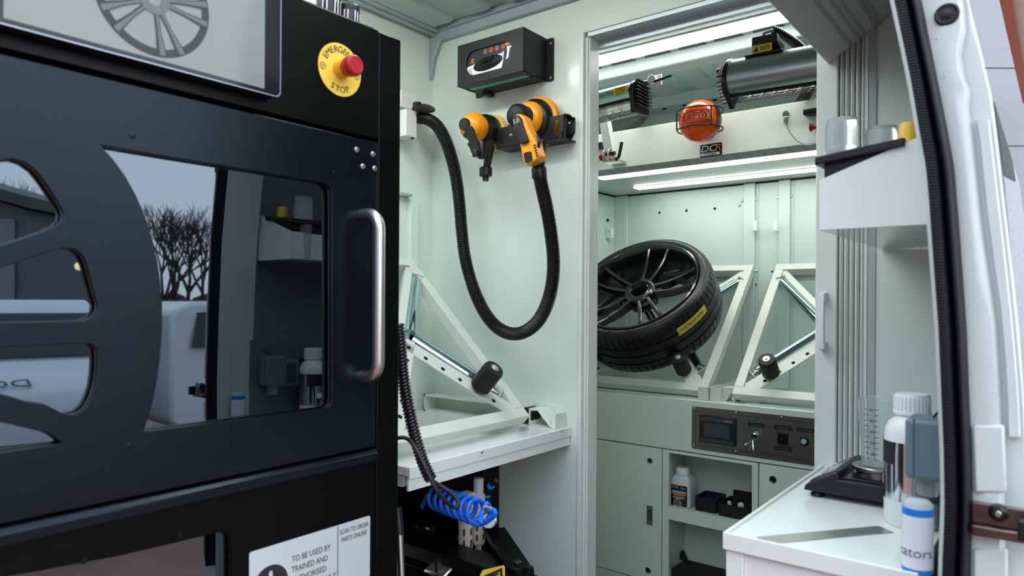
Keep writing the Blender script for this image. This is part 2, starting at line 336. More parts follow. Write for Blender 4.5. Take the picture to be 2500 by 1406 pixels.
# dimples along the seal flange
for y in (185, 230, 275, 320, 372, 405, 92):
    p = at(interp(T_out, y) + 24, y, Y=YQ + 0.008); MB().lathe([(0.0030, -0.0016), (0.0022, -0.0002), (0, 0.0)], p, (0, -1, 0), 12).build('pressed_dimple', BODYW, pil)
# pressed raised panel strip on the pillar
V = []; F = []
ry = [285, 330, 420, 520, 640, 760, 880, 990, 1070]
for y in ry:
    g = interp(T_gr, y); e = interp(T_ed, y); x0 = g + 16; x1 = e - 12
    for px, dy in ((x0, 0.022), (x0 + 4, 0.014), (x1 - 4, 0.014), (x1, 0.022)):
        p = at(px, y, Y=YQ); V.append((p.x, YQ + dy, p.z))
for i in range(len(ry) - 1):
    for k in range(3): F.append((i * 4 + k, i * 4 + k + 1, i * 4 + k + 5, i * 4 + k + 4))
F += [(0, 1, 2, 3), tuple(len(V) - 4 + k for k in range(4))]
MB().add(V, F).build('raised_strip', BODYW, pil, smooth=50)
# weather seal: ribbed bulb and outer lip, two parts
seal = thing('door_seal', (at(2300, 1410, Y=YQ).x, YQ, 0.6), 'black ribbed rubber weather seal down the white van pillar', 'seal')
pth = []
for y in [-500, -250] + rows + [1700, 2200]:
    yy = max(0, min(1410, y)); a, b = interp(T_in, yy), interp(T_out, yy)
    if y < 0: a += y * 0.24; b += y * 0.24
    pth.append((at(a, y, Y=YQ), at(b, y, Y=YQ)))
def strip(fr, dys, name, m, ns=1):
    V = []; F = []; A = [spline([Vector(l) + (Vector(r) - Vector(l)) * f for l, r in pth], 6) for f in fr]; n = len(fr)
    for i in range(len(A[0])):
        for k in range(n): V.append((A[k][i].x, YQ + dys[k], A[k][i].z))
    for i in range(len(A[0]) - 1):
        for k in range(n - 1): F.append((i * n + k, i * n + k + 1, (i + 1) * n + k + 1, (i + 1) * n + k))
    return MB().add(V, F).build(name, m, seal, smooth=70)
strip((0.0, 0.03, 0.12, 0.25, 0.40, 0.50, 0.56), (0.012, -0.006, -0.016, -0.018, -0.014, -0.004, 0.012), 'seal_bulb', SEALM)
strip((0.54, 0.60, 0.72, 0.85, 0.96, 1.0), (0.012, -0.002, -0.010, -0.010, -0.002, 0.012), 'seal_lip', SEALM)
rb = MB(); A = resample(spline([Vector(l) + (Vector(r) - Vector(l)) * 0.27 for l, r in pth], 8), 0.0042)
for p in A:
    if 0.3 < p.z < 1.6: rb.box((p.x - 0.006, YQ - 0.0195, p.z - 0.0012), (p.x + 0.006, YQ - 0.012, p.z + 0.0012))
o = rb.build('seal_ribs', SEALM, seal, kind='stuff')
# rubber grommet
p = at(2312, 36, Y=YQ + 0.008); t = thing('body_plug', p, 'round dark blue-black rubber plug in the white pillar', 'plug')
MB().lathe([(0.0148, 0.0), (0.0148, 0.002), (0.0125, 0.0035), (0.0105, 0.002), (0, 0.002)], p, (0, -1, 0), 28).build('rim', SEALM, t)
MB().lathe([(0.0085, 0.0015), (0.006, 0.0032), (0.0, 0.0036)], p, (0, -1, 0), 6).build('centre', SEALM, t)
# hinge
p0 = at(2372, 1222, Y=YQ); p1 = at(2540, 1330, Y=YQ)
HM = mat('worn_hinge_metal', (0.15, 0.10, 0.095), 0.30, metal=0.85, var=0.5, vscale=22)
hg = MB().box((p0.x, YQ + 0.004, p1.z + 0.014), (p1.x, YQ - 0.004, p0.z)).build('hinge_leaf', HM, pil, bevel=0.002)
MB().box((p0.x, YQ + 0.004, p1.z), (p1.x, YQ - 0.012, p1.z + 0.014)).build('hinge_rib', HM, hg, bevel=0.003)
b = at(2438, 1250, Y=YQ - 0.004); MB().lathe([(0.011, 0), (0.011, 0.003), (0.008, 0.005), (0.0065, 0.010), (0.0, 0.010)], b, (0, -1, 0), 24).build('bolt', BLACK, hg)
MB().lathe([(0.004, 0.0101), (0.003, 0.0115), (0, 0.012)], b, (0, -1, 0), 12).build('bolt_tip', STEEL, hg)
a = at(2486, 1262, Y=YQ - 0.013); c = at(2520, 1318, Y=YQ - 0.013); MB().box((a.x, YQ - 0.03, c.z), (c.x, YQ - 0.013, a.z)).build('stop_block', BLACK, hg, bevel=0.002)
# lower pillar seams: overlapped sheet plates
for (ya, yb, sh) in ((1040, 1205, 0.004), (1345, 1440, 0.004)):
    V = []
    for y in (ya, yb):
        for f in (0.04, 0.62): px = interp(T_out, y) + f * (interp(T_ed, y) - interp(T_out, y)); q = at(px, y, Y=YQ); V.append((q.x, YQ + 0.0045, q.z))
    MB().prism([V[0], V[1], V[3], V[2]], (0, 0.012, 0)).build('lap_plate', BODYW, pil, bevel=0.003)
# ================================================================== wheel lathe (black machine swung out at the rear left)
XM = -1.03
def MF(px, py):
    p = at(px, py, X=XM); return (p.y, p.z)
MY1 = MF(975, 700)[0]; MTOP = at(975, 92, X=XM).z; MY0 = -0.45; MBOT = -0.30
mc = thing('wheel_lathe', (-1.35, 0.25, MBOT), 'black cabinet wheel lathe with big screen, glazed door and steel handle', 'machine')
gap_l = MF(600, 273); gap_r = MF(921, 345)
ZG = (gap_l[1] + gap_r[1]) / 2 + 0.002           # underside of upper panel
DY1 = gap_r[0]                                   # right edge of door
ZL0 = MF(924, 1092)[1]; ZL1 = MF(924, 1121)[1]   # ledge top / bottom
# cabinet body behind the front
body = MB().box((-1.70, MY0, MBOT), (XM - 0.03, MY1, MTOP)); body.build('cabinet_body', BLACKP, mc, bevel=0.003)
MB().box((XM - 0.03, DY1 + 0.003, MBOT), (XM + 0.0, MY1, MTOP - 0.004)).build('corner_post', BLACKP, mc, bevel=0.002)
MB().box((XM - 0.03, MY0, ZG + 0.004), (XM, DY1 + 0.002, MTOP - 0.002)).build('upper_panel', BLACKP, mc, bevel=0.0015)
# door: sheet with wheel-shaped cut-outs, glass behind
win = [(245, 355), (420, 385), (600, 414), (780, 444), (798, 450), (806, 462), (808, 480), (808, 600), (808, 800), (808, 970), (806, 984), (798, 993), (785, 998), (600, 1022), (450, 1041), (350, 1053), (368, 995), (381, 935), (390, 870), (395, 800), (395, 740), (391, 690), (383, 635), (370, 580), (352, 525), (330, 475), (305, 430), (276, 390)]
cA = [(-60, 430), (-30, 402), (5, 391), (35, 389), (60, 397), (85, 415), (105, 440), (130, 477), (149, 508), (155, 522), (152, 538), (140, 550), (100, 567), (0, 600), (-60, 620)]
cB = [(-60, 675), (0, 655), (70, 630), (130, 611), (158, 606), (182, 609), (200, 622), (212, 648), (222, 690), (232, 725), (238, 745), (236, 760), (226, 773), (205, 782), (100, 785), (-60, 787)]
cC = [(-60, 851), (0, 848), (120, 842), (205, 838), (225, 841), (235, 852), (237, 880), (235, 915), (230, 945), (221, 972), (209, 993), (194, 1006), (172, 1012), (150, 1008), (125, 995), (108, 986), (70, 982), (40, 972), (0, 960), (-60, 945)]
cD = [(-60, 1015), (0, 1030), (60, 1044), (110, 1056), (134, 1068), (150, 1081), (100, 1089), (0, 1104), (-60, 1114)]
outer = [(MY0 + 0.01, ZL0 + 0.004), (DY1 - 0.001, ZL0 + 0.004), (DY1 - 0.001, ZG - 0.004), (MY0 + 0.01, ZG - 0.004)]
dr = plate('door', outer, [[MF(*p) for p in c] for c in (win, cA, cB, cC, cD)], 0.012, FX(XM - 0.004, 0, 0), BLACKD, mc, bev=0.0012)
MB().box((XM - 0.016, MY0 + 0.02, ZL0 + 0.02), (XM - 0.0125, DY1 - 0.02, ZG - 0.02)).build('window_glass', GLASSD, dr, label='dark tinted mirror-like glass')
for px, py in ((868, 366), (908, 377), (883, 407), (912, 412)):
    y, z = MF(px, py); screw((XM + 0.002, y, z), (1, 0, 0), 0.0055, dr, STEEL, 'bolt')
for px, py in ((322, 331), (315, 1088), (816, 421), (814, 1013)):
    y, z = MF(px, py); MB().lathe([(0.0045, 0), (0.0045, 0.0008), (0.0036, 0.0012), (0, 0.0009)], (XM + 0.002, y, z), (1, 0, 0), 16).build('weld_stud_mark', BLACKD, dr)
# pull handle
hy, hz0 = MF(884, 525); _, hz1 = MF(884, 917)
HX = XM + 0.046
hp = [(XM - 0.0, hy, hz0), (XM + 0.018, hy, hz0)]
for k in range(7):
    a = math.radians(90 * k / 6); hp.append((XM + 0.018 + 0.030 * math.sin(a), hy, hz0 - 0.030 * (1 - math.cos(a))))
for k in range(7):
    a = math.radians(90 * k / 6); hp.append((XM + 0.018 + 0.030 * math.cos(a), hy, hz1 + 0.030 * (1 - math.sin(a))))
hp += [(XM + 0.018, hy, hz1), (XM, hy, hz1)]
hnd = MB().tube(hp, 0.0115, 24).build('pull_handle', STEEL, dr, smooth=60, label='brushed stainless steel D handle')
# ledge strip and lower panel with window
MB().prism([(XM - 0.03, MY0, ZL1), (XM - 0.03, MY0, ZL0), (XM - 0.002, MY0, ZL0), (XM + 0.008, MY0, ZL0 - 0.008), (XM + 0.008, MY0, ZL1)], (0, DY1 + 0.001 - MY0, 0)).build('ledge_strip', BLACKD, mc, bevel=0.0015)
lw = [(-400, 1500), (0, 1411), (100, 1394), (300, 1356), (520, 1304), (545, 1299), (558, 1303), (565, 1316), (566, 1340), (566, 1700), (-400, 1900)]
lo = [(MY0 + 0.005, MBOT + 0.01), (DY1 + 0.001, MBOT + 0.01), (DY1 + 0.001, ZL1 - 0.001), (MY0 + 0.005, ZL1 - 0.001)]
lp = plate('lower_panel', lo, [[MF(*p) for p in lw]], 0.010, FX(XM - 0.006, 0, 0), BLACKP, mc, bev=0.001)
MB().box((XM - 0.018, MY0 + 0.02, MBOT + 0.02), (XM - 0.0135, MF(600, 1300)[0], ZL1 - 0.02)).build('lower_window_glass', GLASSD, lp)
for px, py in ((439, 1305), (205, 1370)):
    y, z = MF(px, py); MB().lathe([(0.004, 0), (0.004, 0.0008), (0, 0.0010)], (XM - 0.001, y, z), (1, 0, 0), 14).build('weld_stud_mark', BLACKD, lp)
# screen
sr = MF(662, 244); sy1 = sr[0]; sz0 = sr[1] - 0.001
XS = XM + 0.026
mon = plate('monitor', rrect(MY0 + 0.35, sz0, sy1, MTOP + 0.16, 0.010), [], 0.026, FX(XM + 0.0135, 0, 0), BLACKG, mc, bev=0.002, label='large black framed touch screen showing an alloy wheel')
plate('bezel_glint', rrect(MY0 + 0.35, sz0 - 0.0006, sy1 + 0.0006, MTOP + 0.16, 0.010), [rrect(MY0 + 0.352, sz0 + 0.0012, sy1 - 0.0012, MTOP + 0.158, 0.009)], 0.004, FX(XM + 0.0250, 0, 0), mat('bezel_glint_grey', (0.30, 0.34, 0.40), 0.25, metal=0.6), mon)  # pale strip painted as the reflected highlight along the bezel edge
iy1, iz0 = at(645, 217, X=XS).y, at(645, 217, X=XS).z; iy0 = at(8, 46, X=XS).y
SCR = mat('screen_picture_grey', (0.115, 0.130, 0.125), 0.10, emit=0.75, var=0.12, vscale=4)
scr = MB().box((XS, iy0, iz0), (XS + 0.0008, iy1, MTOP + 0.145)).build('screen', SCR, mon)
wy, wz = at(376, -2, X=XS).y, at(376, -2, X=XS).z; wr_ = wz - at(376, 137, X=XS).z
FW = FX(XS + 0.0012, wy, wz)
SC1 = mat('picture_dark_grey', (0.008, 0.009, 0.010), 0.2, emit=0.3); SC2 = mat('picture_silver', (0.060, 0.070, 0.072), 0.2, emit=0.6)
plate('wheel_picture_rim', circ(0, 0, wr_, 64), [circ(0, 0, wr_ * 0.86, 64)], 0.0003, FW, SC1, scr)
for k in range(10):
    a = math.radians(36 * k + 18 + (7 if k % 2 else -7)); d = Vector((math.cos(a), math.sin(a))); e = Vector((-d.y, d.x))
    R_ = wr_
    poly = [d * R_ * 0.2 + e * R_ * 0.05, d * R_ * 0.55 + e * R_ * 0.05, d * R_ * 0.97 + e * R_ * 0.11, d * R_ * 0.97 - e * R_ * 0.07, d * R_ * 0.55 - e * R_ * 0.04, d * R_ * 0.2 - e * R_ * 0.05]
    plate('wheel_picture_spoke', poly, [], 0.0003, FW @ IDX(0, 0, 0.0004), SC1, scr)
    poly = [d * R_ * 0.2 + e * R_ * 0.035, d * R_ * 0.55 + e * R_ * 0.03, d * R_ * 0.97 + e * R_ * 0.085, d * R_ * 0.97 - e * R_ * 0.02, d * R_ * 0.55 - e * R_ * 0.01, d * R_ * 0.2 - e * R_ * 0.02]
    plate('wheel_picture_spoke_face', poly, [], 0.0003, FW @ IDX(0, 0, 0.0008), SC2, scr)
plate('wheel_picture_hub', circ(0, 0, wr_ * 0.27, 40), [circ(0, 0, wr_ * 0.12, 24)] + [circ(wr_ * .19 * math.cos(a), wr_ * .19 * math.sin(a), wr_ * .03, 10) for a in (0.3, 1.56, 2.8, 4.07, 5.3)], 0.0003, FW @ IDX(0, 0, 0.0012), SC2, scr)
# emergency stop
ey, ez = MF(829, 171); er = (MF(829, 107)[1] - MF(829, 235)[1]) / 2
es = MB().lathe([(er, 0), (er, 0.0016), (0, 0.0016)], (XM + 0.0002, ey, ez), (1, 0, 0), 64).build('emergency_stop', YELLOW, mc, label='round yellow plate with red mushroom button')
FE = FX(XM + 0.0021, ey, ez)
YC = mat('switch_collar_amber', (0.80, 0.38, 0.02), 0.4)
MB().lathe([(0.0165, 0.0), (0.0165, 0.010), (0.0145, 0.013), (0.0145, 0.018), (0, 0.018)], (XM + 0.001, ey, ez), (1, 0, 0), 40).build('collar', YC, es)
MB().lathe([(0.013, 0.016), (0.0175, 0.026), (0.0185, 0.034), (0.0182, 0.043), (0.0155, 0.0465), (0.013, 0.0468), (0.0125, 0.0462), (0, 0.0462)], (XM + 0.001, ey, ez), (1, 0, 0), 48).build('push_button', RED, es)
for i, ch in enumerate('EMERGENCY'):
    a = math.radians(90 + 62 - 124 * i / 8); rr = er * 0.76
    text('letter', ch, er * 0.34, FE @ Matrix.Translation((rr * math.cos(a), rr * math.sin(a), 0)) @ Matrix.Rotation(a - math.pi / 2, 4, 'Z'), INK, es)
for i, ch in enumerate('STOP'):
    a = math.radians(270 - 27 + 54 * i / 3); rr = er * 0.76
    text('letter', ch, er * 0.34, FE @ Matrix.Translation((rr * math.cos(a), rr * math.sin(a), 0)) @ Matrix.Rotation(a + math.pi / 2, 4, 'Z'), INK, es)
for sx_ in (-1, 1):
    plate('symbol', circ(sx_ * er * 0.80, -er * 0.05, er * 0.135, 24), [circ(sx_ * er * 0.80, -er * 0.05, er * 0.115, 24)], 0.0003, FE, INK, es)
    c0 = (sx_ * er * 0.80, -er * 0.05); tri = [(c0[0] + er * 0.09 * math.cos(math.radians(q)), c0[1] + er * 0.09 * math.sin(math.radians(q))) for q in (270, 30, 150)]
    tri2 = [(c0[0] + er * 0.06 * math.cos(math.radians(q)), c0[1] + er * 0.06 * math.sin(math.radians(q))) for q in (270, 30, 150)]
    plate('symbol', tri, [tri2], 0.0003, FE, INK, es)
# label plate
a = at(609, 1349, X=XM); b = at(903.6, 1258, X=XM); c = at(903, 1392, X=XM); ZT = (a.z + b.z) / 2
PW = b.y - a.y; PH = PW * 0.46
st = plate('notice_plate', rrect(a.y, ZT - PH, b.y, ZT, 0.004), [], 0.0012, FX(XM - 0.0004, 0, 0), PLATEB, lp, label='brushed silver notice plate with black lettering')
XP = XM + 0.0004
def tx(s_, px, py, size, al='LEFT'):
    q = at(px, py, X=XP); text('lettering', s_, size, FX(XP, q.y, q.z), INK, st, align=al, sx=0.92)
hs = PH * 0.125
ym = a.y + PW * 0.70
q = at(700, 1356, X=XP)
for i, (s_, f0, f1) in enumerate((('TO BE USED BY', .315, .635), ('TRAINED AND', .315, .61), ('AUTHORISED', .315, .60), ('PERSONNEL ONLY', .245, .685))):
    text('lettering', s_, hs * 1.02, FX(XP, a.y + PW * (f0 + f1) / 2, ZT - PH * (0.30 + 0.155 * i)), INK, st, fit=PW * (f1 - f0))
for i, (s_, f0) in enumerate((('SCAN TO ORDER', .265), ('PARTS ONLINE', .235))):
    text('lettering', s_, hs * 0.86, FX(XP, (ym + b.y) / 2, ZT - PH * (0.13 + 0.125 * i)), INK, st, fit=PW * f0)
MB().box((XM + 0.0001, ym - 0.0007, ZT - PH + 0.002), (XP + 0.0002, ym + 0.0007, ZT - 0.002)).build('divider_line', INK, st)
cy_, cz_ = a.y + PW * 0.155, ZT - PH * 0.56; cr = PH * 0.285
plate('mandatory_sign', circ(cy_, cz_, cr, 40), [rrect(cy_ - cr * .11, cz_ - cr * .20, cy_ + cr * .11, cz_ + cr * .72, cr * .1, 3), circ(cy_, cz_ - cr * .5, cr * .14, 14)], 0.0004, FX(XP, 0, 0), INK, st)
# top edge trim of cabinet (thin strip in the door's black coat)
MB().box((XM - 0.004, MY0, MTOP - 0.0035), (XM - 0.001, DY1 - 0.01, MTOP - 0.001)).build('top_edge_strip', BLACKD, mc)
# striped jars on the machine top
def jar(px, top_py, lab, r, X):
    p = at(px, top_py, X=X); h = p.z - MTOP; t = thing('jar', (X, p.y, MTOP), lab, 'jar')
    MB().lathe([(r * 0.9, 0), (r, 0.006), (r, h * 0.80), (r * 0.97, h * 0.82), (0, h * 0.82)], (X, p.y, MTOP + 0.0005), (0, 0, 1), 32).build('jar_body', BLACKG, t)
    MB().lathe([(r * 1.03, h * 0.80), (r * 1.03, h * 0.97), (r * 0.95, h), (0, h)], (X, p.y, MTOP + 0.0005), (0, 0, 1), 32).build('lid', BLACK, t)
    for a in (-60, -42, -5, 12, 48, 70, 110, 200, 260):
        a = math.radians(a); n_ = Vector((math.cos(a), math.sin(a), 0)); e_ = Vector((-n_.y, n_.x, 0)); c_ = Vector((X, p.y, MTOP + h * 0.42)) + n_ * (r * 1.002)
        MB().prism([c_ - e_ * r * .05 - Vector((0, 0, h * .34)), c_ + e_ * r * .03 - Vector((0, 0, h * .34)), c_ + e_ * r * .12 + Vector((0, 0, h * .34)), c_ + e_ * r * .02 + Vector((0, 0, h * .34))], n_ * 0.0006).build('white_stripe', WINK, t)
jar(850, 17, 'small black jar with white stripes on the machine top by its end', 0.022, -1.10)
jar(800, -18, 'taller black jar with white stripes on the machine top', 0.024, -1.10)
# ================================================================== bench along the left wall
BX, BZ = -1.126, 0.690
bn = thing('bench', (-1.41, 1.39, FZ), 'white sheet metal bench along the left wall', 'bench')
MB().box((XL + 0.001, 1.07, BZ - 0.02), (BX - 0.004, YP - 0.001, BZ)).build('bench_top', GLOSSW, bn, bevel=0.0015)
MB().box((BX - 0.004, 1.07, BZ - 0.027), (BX + 0.004, YP - 0.0015, BZ)).build('front_lip', WHITE, bn, bevel=0.001)
MB().box((BX - 0.006, 1.07, BZ - 0.053), (BX + 0.001, YP - 0.005, BZ - 0.0275)).build('front_rail', WHITE, bn, bevel=0.001)
MB().box((XL + 0.01, 1.08, BZ - 0.05), (BX - 0.03, YP - 0.01, BZ - 0.025)).build('underside_tray', WHITE, bn)
MB().box((XL + 0.001, 1.07, FZ), (XL + 0.02, YP - 0.002, BZ - 0.05)).build('wall_leg', WHITE, bn)
for px, py in ((1176, 1103), (1371, 1052)):
    p = at(px, py, X=BX + 0.004); screw((BX + 0.004, p.y, p.z), (1, 0, 0), 0.004, bn, STEEL)
# guide channel and stop along the partition foot
GM = mat('cream_steel', (0.70, 0.76, 0.68), 0.34)
gd = thing('rack_guide', (-1.41, 1.68, BZ), 'white folded steel guide channel at the partition foot on the bench', 'guide')
MB().prism([(-1.67, YP - 0.001, BZ), (-1.15, YP - 0.001, BZ), (-1.15, YP - 0.001, BZ + 0.045), (-1.165, YP - 0.001, BZ + 0.062), (-1.67, YP - 0.001, BZ + 0.072)], (0, -0.006, 0)).build('back_plate', GM, gd, bevel=0.001)
MB().box((-1.67, 1.655, BZ), (-1.36, 1.712, BZ + 0.006)).box((-1.67, 1.655, BZ + 0.05), (-1.36, 1.712, BZ + 0.056)).box((-1.67, 1.655, BZ), (-1.664, 1.712, BZ + 0.056)).build('channel', GM, gd)
MB().prism([(-1.37, 1.66, BZ + 0.056), (-1.35, 1.66, BZ + 0.056), (-1.27, 1.66, BZ + 0.001), (-1.30, 1.66, BZ + 0.001)], (0, 0.05, 0)).build('inner_ramp', GM, gd)
ux = lambda px: at(px, 1010, Y=1.655).x
MB().box((ux(1291), 1.655, BZ + 0.0005), (ux(1350), 1.712, BZ + 0.003)).box((ux(1291), 1.655, BZ + 0.003), (ux(1293), 1.712, BZ + 0.052)).prism([(ux(1293), 1.655, BZ + 0.052), (ux(1317), 1.655, BZ + 0.052), (ux(1350), 1.655, BZ + 0.003), (ux(1343), 1.655, BZ + 0.003), (ux(1312), 1.655, BZ + 0.047), (ux(1293), 1.655, BZ + 0.047)], (0, 0.055, 0)).build('ramp', GM, gd, bevel=0.0008)
xe_ = at(1383, 1020, Y=1.712).x
MB().box((xe_ - 0.004, 1.655, BZ), (xe_, 1.712, BZ + 0.045)).box((xe_ - 0.016, 1.655, BZ), (xe_ - 0.004, 1.658, BZ + 0.045)).box((xe_ - 0.05, 1.655, BZ + 0.0002), (xe_ - 0.004, 1.712, BZ + 0.002)).build('end_stop', GM, gd, bevel=0.001)
MB().cyl((ux(1280), 1.66, BZ + 0.028), (ux(1280), 1.705, BZ + 0.028), 0.024).build('black_buffer', RUBBER, gd)

# ================================================================== wheel racks (tilted frame with cross rollers)
RM = mat('rack_cream_paint', (0.63, 0.67, 0.595), 0.32)
def wheel_rack(o, a, t, n, W, Hh, label, bumpers, group=None):
    M = frame(o, a, t, n); b_ = 0.034
    lo = M @ Vector((W / 2, 0, 0)); th_ = thing('wheel_rack', (lo.x, lo.y, lo.z - 0.02), label, 'wheel rack', group)
    for nm, p, q in (('side_bar', (0, b_ / 2, 0), (0, Hh - b_ / 2, 0)), ('side_bar', (W, b_ / 2, 0), (W, Hh - b_ / 2, 0)), ('top_bar', (-b_ / 2, Hh, 0), (W + b_ / 2, Hh, 0)), ('bottom_bar', (-b_ / 2, 0, 0), (W + b_ / 2, 0, 0))):
        mb = MB(M); mb.bar(p, q, b_, b_, (0, 0, 1)); mb.build(nm, RM, th_, bevel=0.0015)
    c = Vector((W / 2, Hh / 2, 0))
    for (cx_, cy_) in ((0, 0), (W, 0), (0, Hh), (W, Hh)):
        k = Vector((cx_, cy_, 0)); d = (c - k).normalized(); e = Vector((-d.y, d.x, 0)); low = cy_ == 0
        mb = MB(M); mb.bar(k + d * 0.02, c, 0.026, 0.02, (0, 0, 1)); mb.build('diagonal_bar', RM, th_, bevel=0.001)
        s = 1 if (e.y > 0) else -1
        ro = e * s * 0.030 * (1 if low else -1) + Vector((0, 0, 0.006))
        p, q = k + d * (0.105 if low else 0.085) + ro, c - d * 0.035 + ro
        mb = MB(M); mb.cyl(p, q, 0.0195, n=32); rl = mb.build('roller', CHROME, th_)
        mb = MB(M); mb.cyl(p - d * 0.012, p, 0.012, n=16); mb.cyl(p - d * 0.022, p - d * 0.012, 0.006, n=12); mb.build('axle', STEEL, rl)
        mb = MB(M); mb.bar(p - d * 0.024 - ro * 0.6, p - d * 0.024 + ro * 0.55 + Vector((0, 0, 0.004)), 0.003, 0.024, (0, 0, 1)) if False else mb.prism([p - d * 0.026 - ro * 0.7 + Vector((0, 0, -0.010)), p - d * 0.026 + ro * 0.6 + Vector((0, 0, -0.010)), p - d * 0.026 + ro * 0.6 + Vector((0, 0, 0.016)), p - d * 0.026 - ro * 0.7 + Vector((0, 0, 0.016))], d * 0.0025); mb.build('roller_bracket', RM, th_)
        if low:     # flat drilled strip for the buffers
            so = -e * s * 0.030
            mb = MB(M); w2 = 0.017
            pts = [k + d * 0.035 + so * 0.45, k + d * 0.035 + so * 1.25, k + d * 0.065 + so * 1.55, c + so * 1.55, c + so * 0.45]
            mb.prism([p_ + Vector((0, 0, 0.012)) for p_ in pts], (0, 0, 0.004)); sp_ = mb.build('drilled_strip', RM, th_, bevel=0.0006)
            L = (c - k).length
            for i in range(6):
                f = 0.095 + (L - 0.12) * i / 5.2; hp_ = k + d * f + so + Vector((0, 0, 0.0162))
                mb = MB(M); mb.lathe([(0.0065, 0), (0.0065, 0.0004), (0.0048, 0.0004), (0.0045, -0.002), (0, -0.002)], hp_, (0, 0, 1), 16); mb.build('strip_hole', HOLE, sp_)
            if (cx_ > 0) in bumpers:
                bp = k + d * bumpers[cx_ > 0] + so + Vector((0, 0, 0.03))
                mb = MB(M); mb.lathe([(0.027, 0), (0.030, 0.004), (0.030, 0.070), (0.0275, 0.0765), (0.020, 0.078), (0, 0.078)], bp, (0, 0, 1), 40); bu = mb.build('rubber_buffer', RUBBER, th_)
                mb = MB(M); mb.cyl(bp - Vector((0, 0, 0.016)), bp, 0.006, n=16); mb.build('buffer_stud', STEEL, bu)
                mb = MB(M); mb.lathe([(0.012, 0.078), (0.012, 0.0795), (0.005, 0.0795), (0.005, 0.083), (0.0025, 0.084), (0, 0.084)], bp, (0, 0, 1), 24); mb.build('washer_and_screw', mat('bright_zinc', (0.75, 0.76, 0.74), 0.28, metal=0.8), bu)
    for cx_ in (0, W):   # little thumb screws at the top corners
        sgn = 1 if cx_ else -1
        mb = MB(M); mb.cyl((cx_, Hh - 0.005, 0.0), (cx_ + sgn * 0.032, Hh - 0.005, 0.0), 0.004, n=12); mb.cyl((cx_ + sgn * 0.030, Hh - 0.005, 0), (cx_ + sgn * 0.036, Hh - 0.005, 0), 0.008, n=16); mb.build('corner_screw', STEEL, th_)
    return th_, M
tb = Vector((-1.665 + 1.205, 0, 1.172 - 0.732)); Hb = tb.length; tb.normalize()
wheel_rack((-1.205, 1.06, 0.732), (0, 1, 0), tb, (tb.z, 0, -tb.x), 0.517, Hb, 'cream steel wheel rack with rollers standing on the white bench', {True: 0.15})

# ================================================================== under the bench: black base, pump board, air treatment units
YB = 1.44
e0 = at(1207, 1300, Y=YB)
bk = thing('pump_board', (-1.45, YB + 0.02, FZ), 'black upright board with fittings under the white bench', 'pump board')
MB().box((-1.675, YB, FZ), (e0.x, YB + 0.02, 0.615)).build('board', BLACKP, bk, bevel=0.001)
MB().box((e0.x - 0.012, YB - 0.05, at(1200, 1245, Y=YB - 0.04).z), (e0.x - 0.001, YB - 0.0005, at(1200, 1150, Y=YB - 0.04).z)).build('flange', BLACKP, bk, bevel=0.001)
a = at(1150, 1228, Y=YB - 0.03); b = at(1205, 1178, Y=YB - 0.03)
MB().tube([a, (a + b) / 2 + Vector((0, 0, 0.002)), b, b + (b - a) * 0.12], 0.0075, 12).build('air_pipe', BLACK, bk)
for px, py in ((1172, 1198), (1198, 1186)):
    q = at(px, py, Y=YB - 0.03); d_ = (b - a).normalized(); MB().cyl(q - d_ * 0.004, q + d_ * 0.004, 0.0100, n=20).build('blue_collar', BLUEB, bk)
q = at(1189, 1209, Y=YB - 0.03); MB().cyl(q, q - Vector((0, 0, 0.004)), 0.009, n=20).build('blue_collar', BLUEB, bk); MB().cyl(q - Vector((0, 0, 0.05)), q - Vector((0, 0, 0.004)), 0.008, n=16).build('air_pipe', BLACK, bk)
# black tank with round cup
p = at(1040, 1290, Y=1.36); tk = thing('black_tank', (p.x, 1.37, FZ), 'black plastic tank with round cup mouth under the bench', 'tank')
x0, x1 = at(1005, 1300, Y=1.32).x, at(1120, 1300, Y=1.32).x
MB().box((x0, 1.325, FZ), (x1, YB - 0.002, p.z - 0.025)).build('tank_body', BLACK, tk, bevel=0.008, seg=3)
MB().lathe([(0.036, 0), (0.036, 0.03), (0.034, 0.034), (0.030, 0.034), (0.028, 0.01), (0, 0.01)], (at(1040, 1280, Y=1.375).x, 1.375, p.z - 0.026), (0, 0, 1), 36).build('cup_mouth', BLACKG, tk)
# air filter and regulator
def bowl(px, py0, py1, Y, r, par, name='bowl'):
    a_ = at(px, py0, Y=Y); b_ = at(px, py1, Y=Y); L = a_.z - b_.z; o = Vector((a_.x, Y, b_.z))
    ob = MB().lathe([(r * 0.78, 0), (r * 0.95, 0.006), (r, 0.012), (r, L * 0.68), (r * 1.09, L * 0.69), (r * 1.12, L * 0.80), (r * 1.0, L * 0.82), (r * 0.95, L), (0, L)], o, (0, 0, 1), 40).build(name, BEIGE, par)
    for zz in (0.22, 0.48):
        for ang in (-120, -60, 0, 60):
            n_ = Vector((math.cos(math.radians(ang)), math.sin(math.radians(ang)), 0)); e_ = Vector((-n_.y, n_.x, 0)); c_ = o + n_ * (r * 0.995) + Vector((0, 0, L * zz))
            Mw = frame(c_, e_, (0, 0, 1), n_); plate('sight_slot', rrect(-0.0032, -L * 0.085, 0.0032, L * 0.085, 0.0031, 4), [], 0.0014, Mw, mat('sight_glass_amber', (0.10, 0.06, 0.02), 0.15), ob)
    return ob, o, L
p = at(1137, 1345, Y=1.338); fu = thing('air_filter', p, 'beige air filter bowl with slots and red print under the bench', 'air filter')
fb, o, L = bowl(1137, 1240, 1345, 1.338, 0.0190, fu)
MB().box((o.x - 0.017, 1.338 - 0.016, o.z + L), (o.x + 0.019, 1.338 + 0.02, o.z + L + 0.04)).build('filter_head', BEIGE, fu, bevel=0.003)
